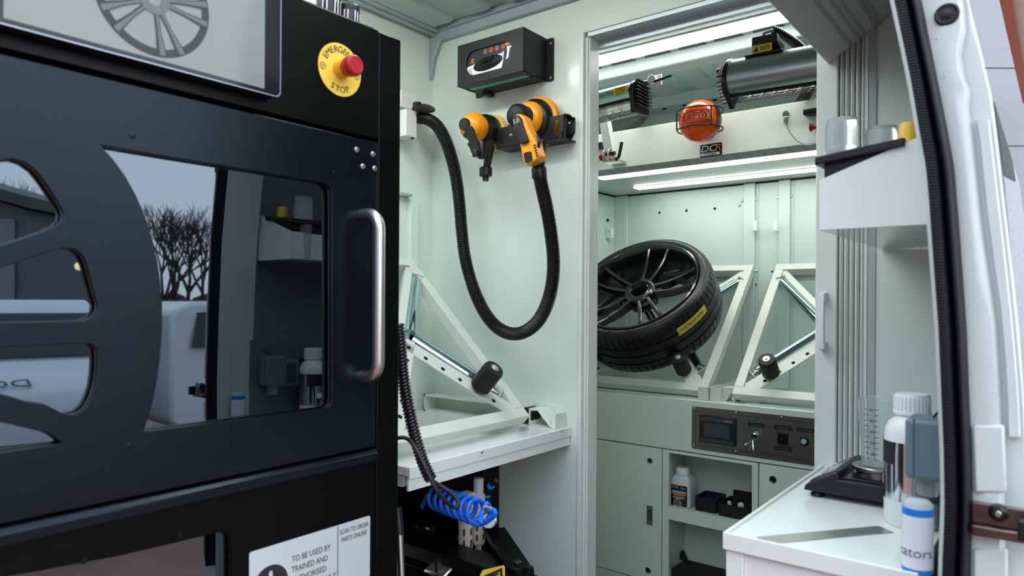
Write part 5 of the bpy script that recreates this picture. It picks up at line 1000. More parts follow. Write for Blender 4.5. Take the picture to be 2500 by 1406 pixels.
tagp('Painting', 1827, 1030, 1868, 1044); tagp('Infrared Right', 1891, 1038, 1934, 1050); tagp('Infrared Left', 1891, 1089, 1934, 1101); tagp('Infrared Lamps', 1945, 1044, 1992, 1057, x1_=BF(1992, 1050)[0])
x, z = BF(1848, 1063); ks = MB().lathe([(0.0135, 0), (0.0135, 0.002), (0.0115, 0.004), (0.0105, 0.012), (0.0115, 0.013), (0.0115, 0.022), (0.009, 0.025), (0.006, 0.025), (0.005, 0.022), (0, 0.022)], (x, FP, z), (0, -1, 0), 32).build('key_switch', CHROME, cp)  # key switch with keys hanging from it
kz = (x, FP - 0.02, z - 0.008)
for e1 in ((-0.018, -0.012, -0.014), (0.006, -0.012, -0.026)):
    k0 = Vector(kz) + Vector((-0.006, 0, -0.006)); k1 = k0 + Vector(e1); MB().ring([(k0, 0.0016), (k0 + (k1 - k0) * .5, 0.0022), (k1, 0.0032), (k1 + (k1 - k0) * .18, 0.0040), (k1 + (k1 - k0) * .26, 0.0012)], n=10).build('switch_key', CHROME, ks)
MB().tube([(x - 0.004, FP - 0.02, z - 0.004), (x - 0.008, FP - 0.022, z - 0.014)], 0.0022, 8).build('key_stem', CHROME, ks); MB().tube([(x - 0.006, FP - 0.02, z - 0.016), (x - 0.018, FP - 0.02, z - 0.05)], 0.0006, 5).build('loose_thread', WHITEP, ks)
sw = BF(1899, 1054); sw2 = BF(1925, 1083); zc = BF(1912, 1070)[1]; xc = (sw[0] + sw2[0]) / 2; hw = (sw2[0] - sw[0]) / 2
rk = MB().box((xc - hw, FP - 0.004, zc - .0225), (xc + hw, FP, zc + .0225)).build('rocker_switch', BLACK, cp, bevel=0.002); MB().prism([(xc - hw * .7, FP - 0.004, zc - .016), (xc - hw * .7, FP - 0.010, zc + .016), (xc - hw * .7, FP - 0.004, zc + .018)], (hw * 1.4, 0, 0)).build('rocker', BLACKG, rk); text('lettering', 'O I', 0.010, FY(xc, FP - 0.0082, zc), mat('tag_print', (0, 0, 0)), rk)
x, z = BF(1965, 1077); pbn = MB().lathe([(0.0145, 0), (0.0145, 0.003), (0.0125, 0.006), (0.0095, 0.006), (0, 0.006)], (x, FP, z), (0, -1, 0), 32).build('button_ring', BLACKG, cp); MB().lathe([(0.0092, 0.005), (0.0092, 0.011), (0.008, 0.0125), (0, 0.013)], (x, FP, z), (0, -1, 0), 28).build('push_button', mat('button_pale_blue', (0.30, 0.42, 0.50), 0.35), pbn)
# ---- things on the open shelf
q = at(1667, 1240, Y=FYB + 0.075); bo = thing('bottle', (q.x, FYB + 0.075, SHZ), 'white square bottle with black label on the booth shelf', 'bottle')
bxw = 0.041; bt = BF(1660, 1137); zt2 = at(1667, 1140, Y=FYB + 0.07).z; zb3 = SHZ + 0.0005; sh = zt2 - zb3
V = []; F = []; lv = ((0, .92), (.01, 1), (.62, 1), (.70, .93), (.76, .75), (.80, .62), (.82, .60))
NN = 28
for hz, sc in lv:
    rr4 = rrect(-bxw * sc, -bxw * 0.82 * sc, bxw * sc, bxw * 0.82 * sc, bxw * .28 * sc, 6)
    V += [(q.x + a, FYB + 0.075 + b, zb3 + sh * hz) for a, b in rr4]
for i in range(len(lv) - 1):
    for k in range(NN): F.append((i * NN + k, i * NN + (k + 1) % NN, (i + 1) * NN + (k + 1) % NN, (i + 1) * NN + k))
F += [tuple(range(NN)), tuple(range(len(V) - NN, len(V)))]
MB().add(V, F).build('bottle_body', mat('bottle_milky', (0.60, 0.68, 0.67), 0.35), bo, smooth=40)
MB().lathe([(bxw * .63, sh * .82), (bxw * .64, sh * .83), (bxw * .64, sh * .97), (bxw * .58, sh), (0, sh)], (q.x, FYB + 0.075, zb3), (0, 0, 1), 36).build('cap', WHITEP, bo)
yl = FYB + 0.075 - bxw * 0.82 - 0.0006; lbm = mat('label_black', (0.012, 0.011, 0.012), 0.4)
lb = MB().box((q.x - bxw * .78, yl, zb3 + .004), (q.x + bxw * .78, yl + 0.0006, zb3 + sh * .56)).build('label', lbm, bo); Fl = lambda dx, fz: FY(q.x + dx, yl - 0.0004, zb3 + sh * fz)
text('lettering', 'DCR', 0.0125, Fl(-bxw * .42, .50), SW, lb, shear=.2); text('lettering', 'Doctor', 0.0072, Fl(bxw * .38, .505), WINK, lb); text('lettering', 'Wheel', 0.0056, Fl(bxw * .40, .465), OPR, lb)
MB(Fl(0, .385)).box((-bxw * .70, -0.0045, 0), (bxw * .70, 0.0045, 0.0003)).build('grey_band', mat('label_grey', (0.25, 0.32, 0.35), 0.4), lb); text('lettering', 'DIAMOND FEED', 0.0058, Fl(0, .385) @ IDX(0, 0, 0.0004), WINK, lb)
for k, f in enumerate((.335, .315, .295)): MB(Fl(0, f)).box((-bxw * (.7 - .1 * k), -0.0011, 0), (bxw * (.7 - .1 * k), 0.0011, 0.0002)).build('orange_line', OPR, lb)
for k, f in enumerate((.255, .24, .225)): MB(Fl(0, f)).box((-bxw * .6, -0.0008, 0), (bxw * .55, 0.0008, 0.0002)).build('grey_line', GREYL, lb)
plate('wheel_print', circ(0, 0, 0.0155, 28), [circ(0, 0, 0.0125, 28)], 0.0002, Fl(-bxw * .15, .10), GREYL, lb)
for k in range(8): MB(Fl(-bxw * .15, .10)).bar((0.003 * math.cos(k * .785), 0.003 * math.sin(k * .785), 0), (0.013 * math.cos(k * .785), 0.013 * math.sin(k * .785), 0), 0.0016, 0.0002).build('wheel_print', GREYL, lb)
MB().box((q.x - bxw * .78, yl - 0.0003, zb3 + sh * .555), (q.x + bxw * .78, yl + 0.0006, zb3 + sh * .565)).build('orange_edge', OPR, lb)
# blue-lined tray and black tray with two pale bottle tops
def tray(px0, px1, y0, y1, h, name, lab, m_in):
    X0, X1 = at(px0, 1250, Y=FYB + y0).x, at(px1, 1250, Y=FYB + y0).x; z = SHZ + 0.0005; t = thing(name, ((X0 + X1) / 2, FYB + (y0 + y1) / 2, SHZ), lab, 'tray')
    mb = MB(); o_ = rrect(X0, FYB + y0, X1, FYB + y1, 0.012, 4); i_ = rrect(X0 + .004, FYB + y0 + .004, X1 - .004, FYB + y1 - .004, 0.009, 4); n = len(o_)
    V = [(a, b, z) for a, b in o_] + [(a, b, z + h) for a, b in o_] + [(a, b, z + h) for a, b in i_] + [(a, b, z + .004) for a, b in i_]
    F = [tuple(range(n))[::-1]] + [(j * n + k, j * n + (k + 1) % n, (j + 1) * n + (k + 1) % n, (j + 1) * n + k) for j in range(3) for k in range(n)] + [tuple(range(3 * n, 4 * n))]
    mb.add(V, F); mb.build('tray_shell', BLACKM, t); MB().prism([(a, b, z + h * .55) for a, b in i_], (0, 0, 0.002)).build('contents', m_in, t); return t, X0, X1, z
tray(1695, 1748, 0.045, 0.15, 0.05, 'blue_lined_tray', 'small black tray with dark blue contents on the booth shelf', mat('dark_blue', (0.006, 0.012, 0.12), 0.4))
t_, X0, X1, z = tray(1752, 1834, 0.022, 0.15, 0.048, 'parts_tray', 'black tray holding two pale caps on the booth shelf', BLACKM)
MB().box((X0 + .01, FYB + 0.144, z), (X1, FYB + 0.155, z + 0.072)).build('raised_back', BLACKM, t_, bevel=0.003)
for px, r in ((1784, 0.007), (1812, 0.011)):
    x = at(px, 1250, Y=FYB + 0.09).x; MB().lathe([(r, 0), (r, 0.014), (r * .8, 0.018), (0, 0.019)], (x, FYB + 0.08, z + 0.029), (0, -0.4, 1), 20).build('pale_cap', WHITEP, t_)
zf = ZD0 + 0.0125
p_ = [at(x, y, Y=FYB + 0.1) for x, y in ((1645, 1410), (1660, 1376), (1666, 1378), (1672, 1392), (1720, 1404), (1760, 1440), (1640, 1440))]
MB().prism([(at(1640, 1390, Y=FYB + 0.03).x, FYB + 0.03, zf), (at(1775, 1390, Y=FYB + 0.03).x, FYB + 0.03, zf), (at(1775, 1390, Y=FYB + 0.03).x, FYB + 0.15, zf), (at(1640, 1390, Y=FYB + 0.03).x, FYB + 0.15, zf)], (0, 0, 0.045)).prism([(at(1645, 1390, Y=FYB + 0.13).x, FYB + 0.13, zf + 0.045), (at(1675, 1390, Y=FYB + 0.13).x, FYB + 0.13, zf + 0.045), (at(1664, 1390, Y=FYB + 0.13).x, FYB + 0.13, zf + 0.082)], (0, 0.02, 0)).build('black_case', BLACKM, None, bevel=0.003, label='black case on the lowest open booth shelf', cat='case')
# ================================================================== the car wheel on the left booth rack
wc = EYEP + (Vector((-1.359, 2.569, 1.126)) - EYEP) * 0.981; tW = tB; nW = nB
MW = frame(wc, (1, 0, 0), tW, nW)
wh = thing('car_wheel', MLr @ Vector((0.2, 0.08, 0.02)), 'black ten-spoke alloy wheel with low profile tyre on the rack', 'wheel')
RT = 0.299
# tyre section (radius, axial) outer face at w=0 going back to -0.205
prof = [(0.2495, 0.000), (0.256, 0.007), (0.266, 0.010), (0.277, 0.006), (0.287, -0.004), (0.2935, -0.018), (0.297, -0.032), (0.2984, -0.046),
        (0.2986, -0.0565), (0.2935, -0.058), (0.2935, -0.064), (0.2990, -0.0655), (0.2995, -0.098), (0.2945, -0.0995), (0.2945, -0.1055), (0.2995, -0.107), (0.299, -0.139), (0.2935, -0.1405), (0.2935, -0.1465), (0.2986, -0.148), (0.298, -0.160), (0.295, -0.178), (0.287, -0.200), (0.27, -0.213), (0.2495, -0.208)]
NP = 64; V = []; F = []; angs = []
for k in range(NP):
    for f, g in ((0.0, 0), (0.86, 0), (0.875, 1), (0.985, 1)): angs.append((2 * math.pi * (k + f) / NP, g))
NA = len(angs); NPF = len(prof)
for i, (r, h) in enumerate(prof):
    for a, g in angs:
        rr_ = r - (0.0045 if g and (i in (5, 6, 7, 8) or i in (19, 20, 21)) else 0.0)
        sk = 0.0 if i < 5 else -(h + 0.018) * 0.35 if i < 9 else 0
        V.append((rr_ * math.cos(a + sk), rr_ * math.sin(a + sk), h))
for i in range(NPF - 1):
    for k in range(NA): F.append((i * NA + k, i * NA + (k + 1) % NA, (i + 1) * NA + (k + 1) % NA, (i + 1) * NA + k))
mb = MB(MW); mb.add(V, F); ty = mb.build('tyre', TYRE, wh, smooth=40)
# raised ring line and sidewall letters
mb = MB(MW); mb.tube([(0.281 * math.cos(a), 0.281 * math.sin(a), 0.0035) for a in [2 * math.pi * k / 96 for k in range(96)]], 0.0012, 6, True); mb.build('sidewall_ring', TYRE, ty)
LT = mat('tyre_mark', (0.030, 0.031, 0.032), 0.25)
for a0, n_l, hh in ((246, 7, 0.006), (258, 4, 0.012), (270, 6, 0.011), (292, 4, 0.012)):
    for i in range(n_l):
        a = math.radians(a0 + i * 2.2); mb = MB(MW @ Matrix.Translation((0.2665 * math.cos(a), 0.2665 * math.sin(a), 0.0098)) @ Matrix.Rotation(a + math.pi / 2 + 0.25, 4, 'Z')); mb.box((-0.0030, -hh / 2, 0), (0.0030, hh / 2, 0.0009)); mb.build('sidewall_mark', LT, ty)
# rim
mb = MB(MW); mb.lathe([(0.2490, 0.004), (0.2500, 0.0075), (0.2440, 0.0095), (0.2380, 0.004), (0.2330, -0.006), (0.2290, -0.020), (0.2240, -0.060), (0.2150, -0.110), (0.2180, -0.190), (0.2480, -0.205), (0.2500, -0.206), (0.2520, -0.190), (0.2250, -0.170), (0.2220, -0.10), (0.2330, -0.03), (0.2480, -0.004)], (0, 0, 0), (0, 0, 1), 96, cap=False); mb.build('rim_barrel', RIM, wh, smooth=40)
mb = MB(MW); mb.lathe([(0.036, -0.024), (0.034, -0.030), (0.031, -0.034), (0.030, -0.085), (0.062, -0.092), (0.068, -0.05), (0.066, -0.030), (0.058, -0.022), (0.052, -0.020), (0.046, -0.021), (0.044, -0.026), (0.040, -0.026), (0.036, -0.024)], (0, 0, 0), (0, 0, 1), 64, cap=False); hb_ = mb.build('hub', RIM, wh, smooth=40)
for k in range(5):
    ac = math.radians(90 - 2 + 72 * k)
    for s_ in (-1, 1):
        a_in = ac + s_ * math.radians(18); a_out = ac + s_ * math.radians(11.0)
        pin = Vector((0.058 * math.cos(a_in), 0.058 * math.sin(a_in), 0)); pout = Vector((0.238 * math.cos(a_out), 0.238 * math.sin(a_out), 0))
        d = (pout - pin).normalized(); e = Vector((-d.y, d.x, 0)); L = (pout - pin).length; V = []; F = []
        st_n = 8
        for i in range(st_n + 1):
            f = i / st_n; c = pin + d * L * f; z = -0.026 - 0.010 * math.sin(math.pi * f * 0.5) + 0.034 * f ** 2.2; w0 = 0.0075 - 0.0012 * f + (0.004 * (f - .85) / .15 if f > .85 else 0); dp = 0.040 - 0.012 * f
            V += [c - e * w0 + Vector((0, 0, z - 0.003)), c - e * (w0 - .003) + Vector((0, 0, z)), c + e * (w0 - .003) + Vector((0, 0, z)), c + e * w0 + Vector((0, 0, z - 0.003)), c + e * w0 * .7 + Vector((0, 0, z - dp)), c - e * w0 * .7 + Vector((0, 0, z - dp))]
        for i in range(st_n):
            for k2 in range(6): F.append((i * 6 + k2, i * 6 + (k2 + 1) % 6, (i + 1) * 6 + (k2 + 1) % 6, (i + 1) * 6 + k2))
        F += [tuple(range(6)), tuple(range(len(V) - 6, len(V)))]
        mb = MB(MW); mb.add(V, F); mb.build('spoke', RIM, wh, smooth=45)
    # recessed web joining each spoke pair near the hub
    p4 = [(r * math.cos(ac + q), r * math.sin(ac + q)) for r, q in ((0.060, -.33), (0.092, -.27), (0.092, .27), (0.060, .33))]
    mb = MB(MW); mb.prism([(x, y, -0.060) for x, y in p4], (0, 0, 0.022)); mb.build('spoke_web', RIM, wh, bevel=0.003)
# masking tape on the tread
RTP = 0.3008; TP = mat('masking_tape_yellow', (0.62, 0.50, 0.05), 0.6, bump=0.3, scale=180, var=0.12, vscale=30)
def tread_pt(a, h, rr_=RTP): return (rr_ * math.cos(a), rr_ * math.sin(a), h)
a0, a1 = math.radians(-42), math.radians(-13); V = []; F = []; nS = 20
for i in range(nS + 1):
    a = a0 + (a1 - a0) * i / nS; sl = 0.0
    for j, h in enumerate((-0.072, -0.058, -0.044, -0.034)): V.append(tread_pt(a + (0.012 if i == 0 and j % 2 else 0), h))
for i in range(nS):
    for j in range(3): F.append((i * 4 + j, i * 4 + j + 1, (i + 1) * 4 + j + 1, (i + 1) * 4 + j))
mb = MB(MW); mb.add(V, F); tp = mb.build('masking_tape', TP, wh, smooth=50, label='yellow masking tape with handwriting')
cu = bpy.data.curves.new('hw', 'FONT'); cu.body = 'Display. Do Not Cure'; cu.size = 0.0165; cu.align_x = 'CENTER'; cu.align_y = 'CENTER'; cu.extrude = 0.0001; cu.shear = 0.2; cu.resolution_u = 3
ob = from_curve(cu, 'handwriting', INK, Matrix.Diagonal((0.80, 1, 1, 1)), tp, smooth=0); o = WL[ob.name]
for vt in ob.data.vertices:
    q = vt.co + o; am = (a0 + a1) / 2; p = MW @ Vector(tread_pt(am - q.x / RTP, -0.053 - q.y, RTP + 0.0006 + q.z)); vt.co = p - wc
ob.location = wc; WL[ob.name] = wc; ob.matrix_parent_inverse = Matrix.Translation(-WL[tp.name])
# ================================================================== RIGHT SIDE: folding door, shelf, worktop
fd = thing('folding_door', (-0.395, YP + 0.02, FZ), 'white folding door folded back at the right of the doorway', 'door')
xp0, xp1, xp2 = at(1990, 700, Y=YP - 0.004).x, at(2043, 700, Y=YP - 0.004).x, at(2110, 700, Y=YP).x
MB().box((xp0, YP - 0.004, FZ + 0.005), (xp1, YP + 0.04, DZ)).build('lead_post', PVC, fd, bevel=0.003)
n = 5; wv = (xp2 - xp1) / n
for k in range(n):
    xc = xp1 + wv * (k + .5); V = [(xc + wv * .49 * math.cos(a), YP + 0.030 - 0.030 * (math.sin(a) ** 0.7), FZ + 0.005) for a in [math.pi * i / 8 for i in range(9)]] + [(xc - wv * .49, YP + 0.04, FZ + 0.005), (xc + wv * .49, YP + 0.04, FZ + 0.005)]
    MB().prism(V, (0, 0, DZ - FZ - 0.006)).build('fold_panel', PVC, fd, smooth=45)
MB().box((xp2, YP - 0.004, FZ + 0.005), (xp2 + 0.006, YP - 0.0005, DZ)).build('fixed_edge', PVC, fd)
ha, hb2 = at(2009, 712, Y=YP - 0.02), at(2006, 856, Y=YP - 0.02); hxw = 0.0065
pr = [(0, 0.0), (0.030, -0.004), (0.0345, -0.012)]
zt_, zb_ = ha.z, hb2.z; yo = YP - 0.004
prof_h = [(yo, zt_), (yo - 0.030, zt_ - 0.004), (yo - 0.033, zt_ - 0.03), (yo - 0.033, zb_ + 0.03), (yo - 0.030, zb_ + 0.004), (yo, zb_), (yo, zb_ + 0.018), (yo - 0.017, zb_ + 0.022), (yo - 0.021, zb_ + 0.034), (yo - 0.021, zt_ - 0.034), (yo - 0.017, zt_ - 0.022), (yo, zt_ - 0.018)]
MB().prism([(ha.x - hxw, y, z) for y, z in prof_h], (2 * hxw, 0, 0)).build('door_handle', WHITEP, fd, bevel=0.0015)
# narrow dark return and wall panel edge right of the door
MB().box((xp2 + 0.0075, YP - 0.003, FZ), (at(2137, 700, Y=YP).x, YP - 0.0005, RZ - 0.05)).build('trim_12', mat('return_grey', (0.42, 0.46, 0.46), 0.4), None, kind='structure', label='grey strip on the wall beside the folding door', cat='trim')
# ---- worktop cabinet
WX0, WX1, WY0, WY1, WZ = -0.429, XR - 0.002, 1.110, YP - 0.006, 0.684
wt = thing('worktop_cabinet', ((WX0 + WX1) / 2, 1.41, FZ), 'white worktop cabinet with raised edge by the rear pillar', 'cabinet')
HWX = -0.150
MB().box((WX0 + 0.006, WY0 + 0.006, WZ - 0.022), (HWX, WY1, WZ - 0.005)).build('worktop', GLOSSW, wt)
MB().box((WX0, WY0 + 0.0062, WZ - 0.028), (WX0 + 0.006, WY1, WZ)).build('side_lip', WHITE, wt, bevel=0.0015)
MB().box((WX0, WY0, WZ - 0.028), (HWX, WY0 + 0.006, WZ)).build('front_lip', WHITE, wt, bevel=0.0015)
MB().box((WX0 + 0.004, WY0 + 0.006, FZ), (WX0 + 0.032, WY0 + 0.022, WZ - 0.0285)).build('corner_post', WHITE, wt, bevel=0.001)
MB().box((WX0 + 0.0325, WY0 + 0.010, FZ), (HWX, WY0 + 0.026, WZ - 0.0285)).build('front_panel', mat('panel_offwhite', (0.80, 0.79, 0.80), 0.35), wt)
MB().box((WX0 + 0.004, WY0 + 0.0225, FZ), (WX0 + 0.02, WY1, WZ - 0.0285)).build('side_panel', WHITE, wt)
WT = WZ - 0.0048
# ---- weighing scale
sx0, sx1, sy0, sy1 = -0.392, -0.212, 1.435, 1.635
sc = thing('weighing_scale', ((sx0 + sx1) / 2, 1.53, WT), 'black digital weighing scale with round steel pan', 'scale')
MB().prism([(sx0, sy0, WT + 0.012), (sx0 + 0.004, sy0, WT + 0.024), (sx0 + 0.058, sy0, WT + 0.056), (sx0 + 0.064, sy0, WT + 0.056), (sx0 + 0.066, sy0, WT + 0.042), (sx1, sy0, WT + 0.042), (sx1, sy0, WT + 0.012)], (0, sy1 - sy0, 0)).build('scale_body', BLACK, sc, bevel=0.003)
fs_ = Vector((0.054, 0, 0.032)).normalized(); fn_ = Vector((-fs_.z, 0, fs_.x)); Mk = frame((sx0 + 0.006, (sy0 + sy1) / 2, WT + 0.0262), (0, -1, 0), fs_, fn_)
plate('key_panel', rrect(-0.085, 0.002, 0.085, 0.058, 0.004), [], 0.0012, Mk, mat('key_panel_dark', (0.03, 0.035, 0.04), 0.25), sc)
plate('scale_display', rrect(-0.03, 0.026, 0.06, 0.052, 0.002), [], 0.0012, Mk @ IDX(0, 0, 0.0008), mat('lcd_grey', (0.25, 0.30, 0.30), 0.15), sc)
for k in range(6):
    for j in range(2): plate('key', rrect(-0.078 + .024 * k, 0.005 + .010 * j, -0.060 + .024 * k, 0.012 + .010 * j, 0.002), [], 0.0014, Mk @ IDX(0, 0, 0.0008), (WHITEP, mat('key_teal', (0.25, 0.45, 0.48), 0.4), WHITEP, mat('key_red', (0.6, 0.2, 0.15), 0.4), WHITEP, GREYL)[k], sc)
pcx, pcy = -0.275, 1.53
MB().box((pcx - 0.065, sy0 + 0.015, WT + 0.042), (sx1 - 0.006, sy1 - 0.015, WT + 0.045)).build('pan_deck', BLACKG, sc, bevel=0.001)
MB().lathe([(0.040, 0.045), (0.040, 0.051), (0.047, 0.053), (0.048, 0.0545), (0.048, 0.059), (0.0465, 0.0605), (0, 0.0605)], (pcx, pcy, WT), (0, 0, 1), 48).build('steel_pan', STEEL, sc)
for x, y in ((sx0 + .022, sy0 + .022), (sx0 + .022, sy1 - .022), (sx1 - .02, sy0 + .022), (sx1 - .02, sy1 - .022)): MB().lathe([(0.013, 0), (0.014, 0.003), (0.012, 0.007), (0.009, 0.0125), (0, 0.0125)], (x, y, WT), (0, 0, 1), 20).build('foot', BLACK, sc)
# measuring cup
def cup(o, r0, r1, h, th, m, name, par, cap_top=False):
    return MB().lathe([(r0, 0), (r1, h), (r1 + 0.003, h + 0.001), (r1 + 0.003, h - 0.002) if False else (r1 + 0.0025, h + 0.002), (r1 - th, h + 0.002), (r0 - th, th), (0, th)], o, (0, 0, 1), 40).build(name, m, par, smooth=50)
CZ = WT + 0.061
ct = at(2150, 975, Y=pcy); ch = ct.z - CZ
cu_ = thing('measuring_cup', (pcx, pcy, CZ), 'clear graduated mixing cup on the scale pan', 'cup')
cb = cup((pcx, pcy, CZ), 0.031, 0.0385, ch, 0.0012, CLEARG, 'cup_wall', cu_)
for k in range(10):
    f = 0.12 + 0.083 * k; r = 0.031 + 0.0075 * f + 0.0004
    for (aa, ln_) in ((-118, 0.010 if k % 2 == 0 else 0.006), (-88, 0.007)):
        a = math.radians(aa); n_ = Vector((math.cos(a), math.sin(a), 0)); e_ = Vector((-n_.y, n_.x, 0)); c_ = Vector((pcx, pcy, CZ + ch * f)) + n_ * r
        MB().prism([c_ - e_ * ln_ / 2, c_ + e_ * ln_ / 2, c_ + e_ * ln_ / 2 + Vector((0, 0, 0.0012)), c_ - e_ * ln_ / 2 + Vector((0, 0, 0.0012))], n_ * 0.0002).build('scale_mark', INK, cb)
        if aa == -118 and k % 2: text('scale_number', str(100 * (k + 1) // 2), 0.0065, frame(c_ + e_ * 0.012 + n_ * 0.0006, e_, (0, 0, 1), n_), INK, cb)
# ---- big silver and white bottle
bx_, by_ = -0.196, 1.372; zb4 = WT + 0.0002; bh = 0.225; br = 0.0425
bb = thing('bottle', (bx_, by_, WT), 'white bottle with mirror silver wrap and ribbed cap on the worktop', 'bottle')
MB().lathe([(br * .92, 0), (br, 0.006), (br, bh * .68), (br * .96, bh * .73), (br * .82, bh * .785), (br * .62, bh * .815), (br * .60, bh * .84), (0, bh * .84)], (bx_, by_, zb4), (0, 0, 1), 56).build('bottle_body', WHITEP, bb, smooth=50)
MB().lathe([(br + .0006, bh * .20), (br + .0006, bh * .64)], (bx_, by_, zb4), (0, 0, 1), 64, cap=False).build('silver_wrap', MIRRORM, bb, smooth=60)
def arcpatch(o, r, a0, a1, z0, z1, m, name, par):
    V = []; n = 14
    for i in range(n + 1):
        a = math.radians(a0 + (a1 - a0) * i / n); V += [(o[0] + r * math.cos(a), o[1] + r * math.sin(a), z0), (o[0] + r * math.cos(a), o[1] + r * math.sin(a), z1)]
    return MB().add(V, [(2 * i, 2 * i + 2, 2 * i + 3, 2 * i + 1) for i in range(n)]).build(name, m, par, smooth=60)
arcpatch((bx_, by_), br + 0.0012, -195, -118, zb4 + bh * .47, zb4 + bh * .64, INK, 'black_print', bb); arcpatch((bx_, by_), br + 0.0012, -200, -160, zb4 + bh * .30, zb4 + bh * .37, WINK, 'white_print', bb); arcpatch((bx_, by_), br + 0.0012, -200, -165, zb4 + bh * .20, zb4 + bh * .245, INK, 'black_print', bb)
MB().lathe([(br * .66, bh * .84), (br * .68, bh * .845), (br * .68, bh * .865), (br * .64, bh * .87), (br * .64, bh * .985), (br * .60, bh), (0, bh)], (bx_, by_, zb4), (0, 0, 1), 48).build('cap', WHITEP, bb)
for k in range(28):
    a = 2 * math.pi * k / 28; MB().box((-0.0009, -0.0009, bh * .875), (0.0009, 0.0009, bh * .98)).build('cap_rib', WHITEP, bb).location = (bx_ + br * .645 * math.cos(a), by_ + br * .645 * math.sin(a), zb4 + bh * .875)
# ---- grey wall box with lever
g0, g1 = at(2207, 1168, Y=1.215), at(2300, 1022, Y=1.215)
gw = thing('grey_wall_box', (XR - 0.03, 1.24, g0.z), 'blue-grey plastic box with clear bowl on the right wall', 'wall box')
MB().box((g0.x, 1.215, g0.z), (XR - 0.0005, 1.285, g1.z - 0.004)).build('box_shell', GREYP, gw, bevel=0.008, seg=4)
MB().box((g0.x + 0.012, 1.2145, g0.z + 0.002), (g0.x + 0.0132, 1.2855, g1.z - 0.005)).build('shell_seam', mat('seam_dark', (0.04, 0.05, 0.06), 0.5), gw)
gq = (g0.x + XR) / 2; MB().lathe([(0.014, -0.028), (0.016, -0.024), (0.016, 0.001), (0, 0.001)], (gq, 1.25, g0.z), (0, 0, 1), 32).build('clear_bowl', CLEARP, gw)
MB().tube([(gq + 0.006, 1.25, g1.z - 0.005), (gq + 0.012, 1.245, g1.z + 0.004), (gq + 0.03, 1.235, g1.z + 0.014)], 0.0018, 8).build('wire_lever', BLACK, gw)
# ---- tube of blue indicator beads
tx_, ty_ = -0.1545, 1.1365; tr_ = 0.0193; th_ = 0.102
tu = thing('indicator_tube', (tx_, ty_, WT), 'clear tube of blue beads with white label at the worktop edge', 'tube')
MB().lathe([(tr_ * .96, 0), (tr_, 0.003), (tr_, th_ * .95), (tr_ * .7, th_ * 1.0), (0, th_ * 1.01)], (tx_, ty_, WT + 0.0003), (0, 0, 1), 48).build('tube_wall', mat('tube_clear', (0.86, 0.92, 0.95), 0.12, trans=0.5, ior=1.2), tu, smooth=50)
MB().lathe([(tr_ + .0004, th_ * .80), (tr_ + .0004, th_ * .90)], (tx_, ty_, WT), (0, 0, 1), 48, cap=False).build('blue_beads', BLUEB, tu, smooth=60); MB().lathe([(tr_ + .0004, th_ * .01), (tr_ + .0004, th_ * .07)], (tx_, ty_, WT), (0, 0, 1), 48, cap=False).build('blue_beads', BLUEB, tu, smooth=60)
lbl = arcpatch((tx_, ty_), tr_ + 0.0007, -210, 20, WT + th_ * .075, WT + th_ * .795, mat('label_white', (0.78, 0.82, 0.88), 0.4), 'white_label', tu)
cu = bpy.data.curves.new('lt', 'FONT'); cu.body = 'Indicators'; cu.size = 0.0195; cu.align_x = 'CENTER'; cu.align_y = 'CENTER'; cu.extrude = 0.0001
ob = from_curve(cu, 'lettering', mat('label_grey_ink', (0.12, 0.14, 0.17), 0.5), Matrix.Identity(4), tu, smooth=0); o = WL[ob.name]
for vt in ob.data.vertices:
    q = vt.co + o; a = math.radians(-97) + (q.x - 0.0135) / tr_; vt.co = Vector(((tr_ + .0010 + q.z) * math.cos(a), (tr_ + .0010 + q.z) * math.sin(a), q.y))
ob.location = (tx_, ty_, WT + th_ * .30); WL[ob.name] = Vector(ob.location)
# ---- steel ruler
ra, rb2 = Vector((-0.372, 1.118)), Vector((-0.2065, 1.335)); rd = (rb2 - ra).normalized(); re = Vector((-rd.y, rd.x)); hw_ = 0.0165
rl = MB().prism([(p.x, p.y, WT + 0.0002) for p in (ra - re * hw_ + rd * 0.012, ra - re * hw_ * -1 + rd * 0.006, rb2 + re * hw_ - rd * .03, rb2 - re * hw_ - rd * .03)], (0, 0, 0.001)).build('steel_ruler', mat('ruler_steel', (0.42, 0.45, 0.44), 0.28, metal=0.9, var=0.1, vscale=30), None, label='flat steel ruler lying across the white worktop', cat='ruler')
# ---- shelf with black tray and cups
q = at(2000, 562, Y=1.21); hx0, hz0 = q.x, q.z; hz1 = at(1997, 440, Y=1.21).z; hx1 = XR - 0.0005; hzr = at(2215, 346, Y=1.21).z; xr_ = at(2215, 346, Y=1.21).x
slope = (hzr - hz1) / (xr_ - hx0)
sh_ = thing('wall_shelf', ((hx0 + hx1) / 2, 1.45, hz0), 'white sheet metal wall shelf with sloping front by the pillar', 'shelf')
MB().prism([(hx0, 1.21, hz0), (hx1, 1.21, hz0), (hx1, 1.21, min(hz1 + slope * (hx1 - hx0), hzr + 0.02)), (hx0, 1.21, hz1)], (0, 0.002, 0)).build('front_panel', WHITE, sh_, bevel=0.0006)
MB().box((hx0, 1.2125, hz0), (hx1, YP - 0.004, hz0 + 0.002)).build('base_panel', mat('shelf_base_gloss', (0.70, 0.74, 0.74), 0.08), sh_)
MB().prism([(hx0, 1.2125, hz0 + 0.0025), (hx0, YP - 0.004, hz0 + 0.0025), (hx0, YP - 0.004, hz1 - 0.02), (hx0, 1.2125, hz1)], (0.002, 0, 0)).build('side_panel', WHITE, sh_)
r0 = at(1986, 392, Y=1.205); ra_ = at(2208, 352, Y=1.205)
tx0, tx1 = hx0 + 0.006, at(2209, 350, Y=1.205).x; tz1 = hz1 + 0.052
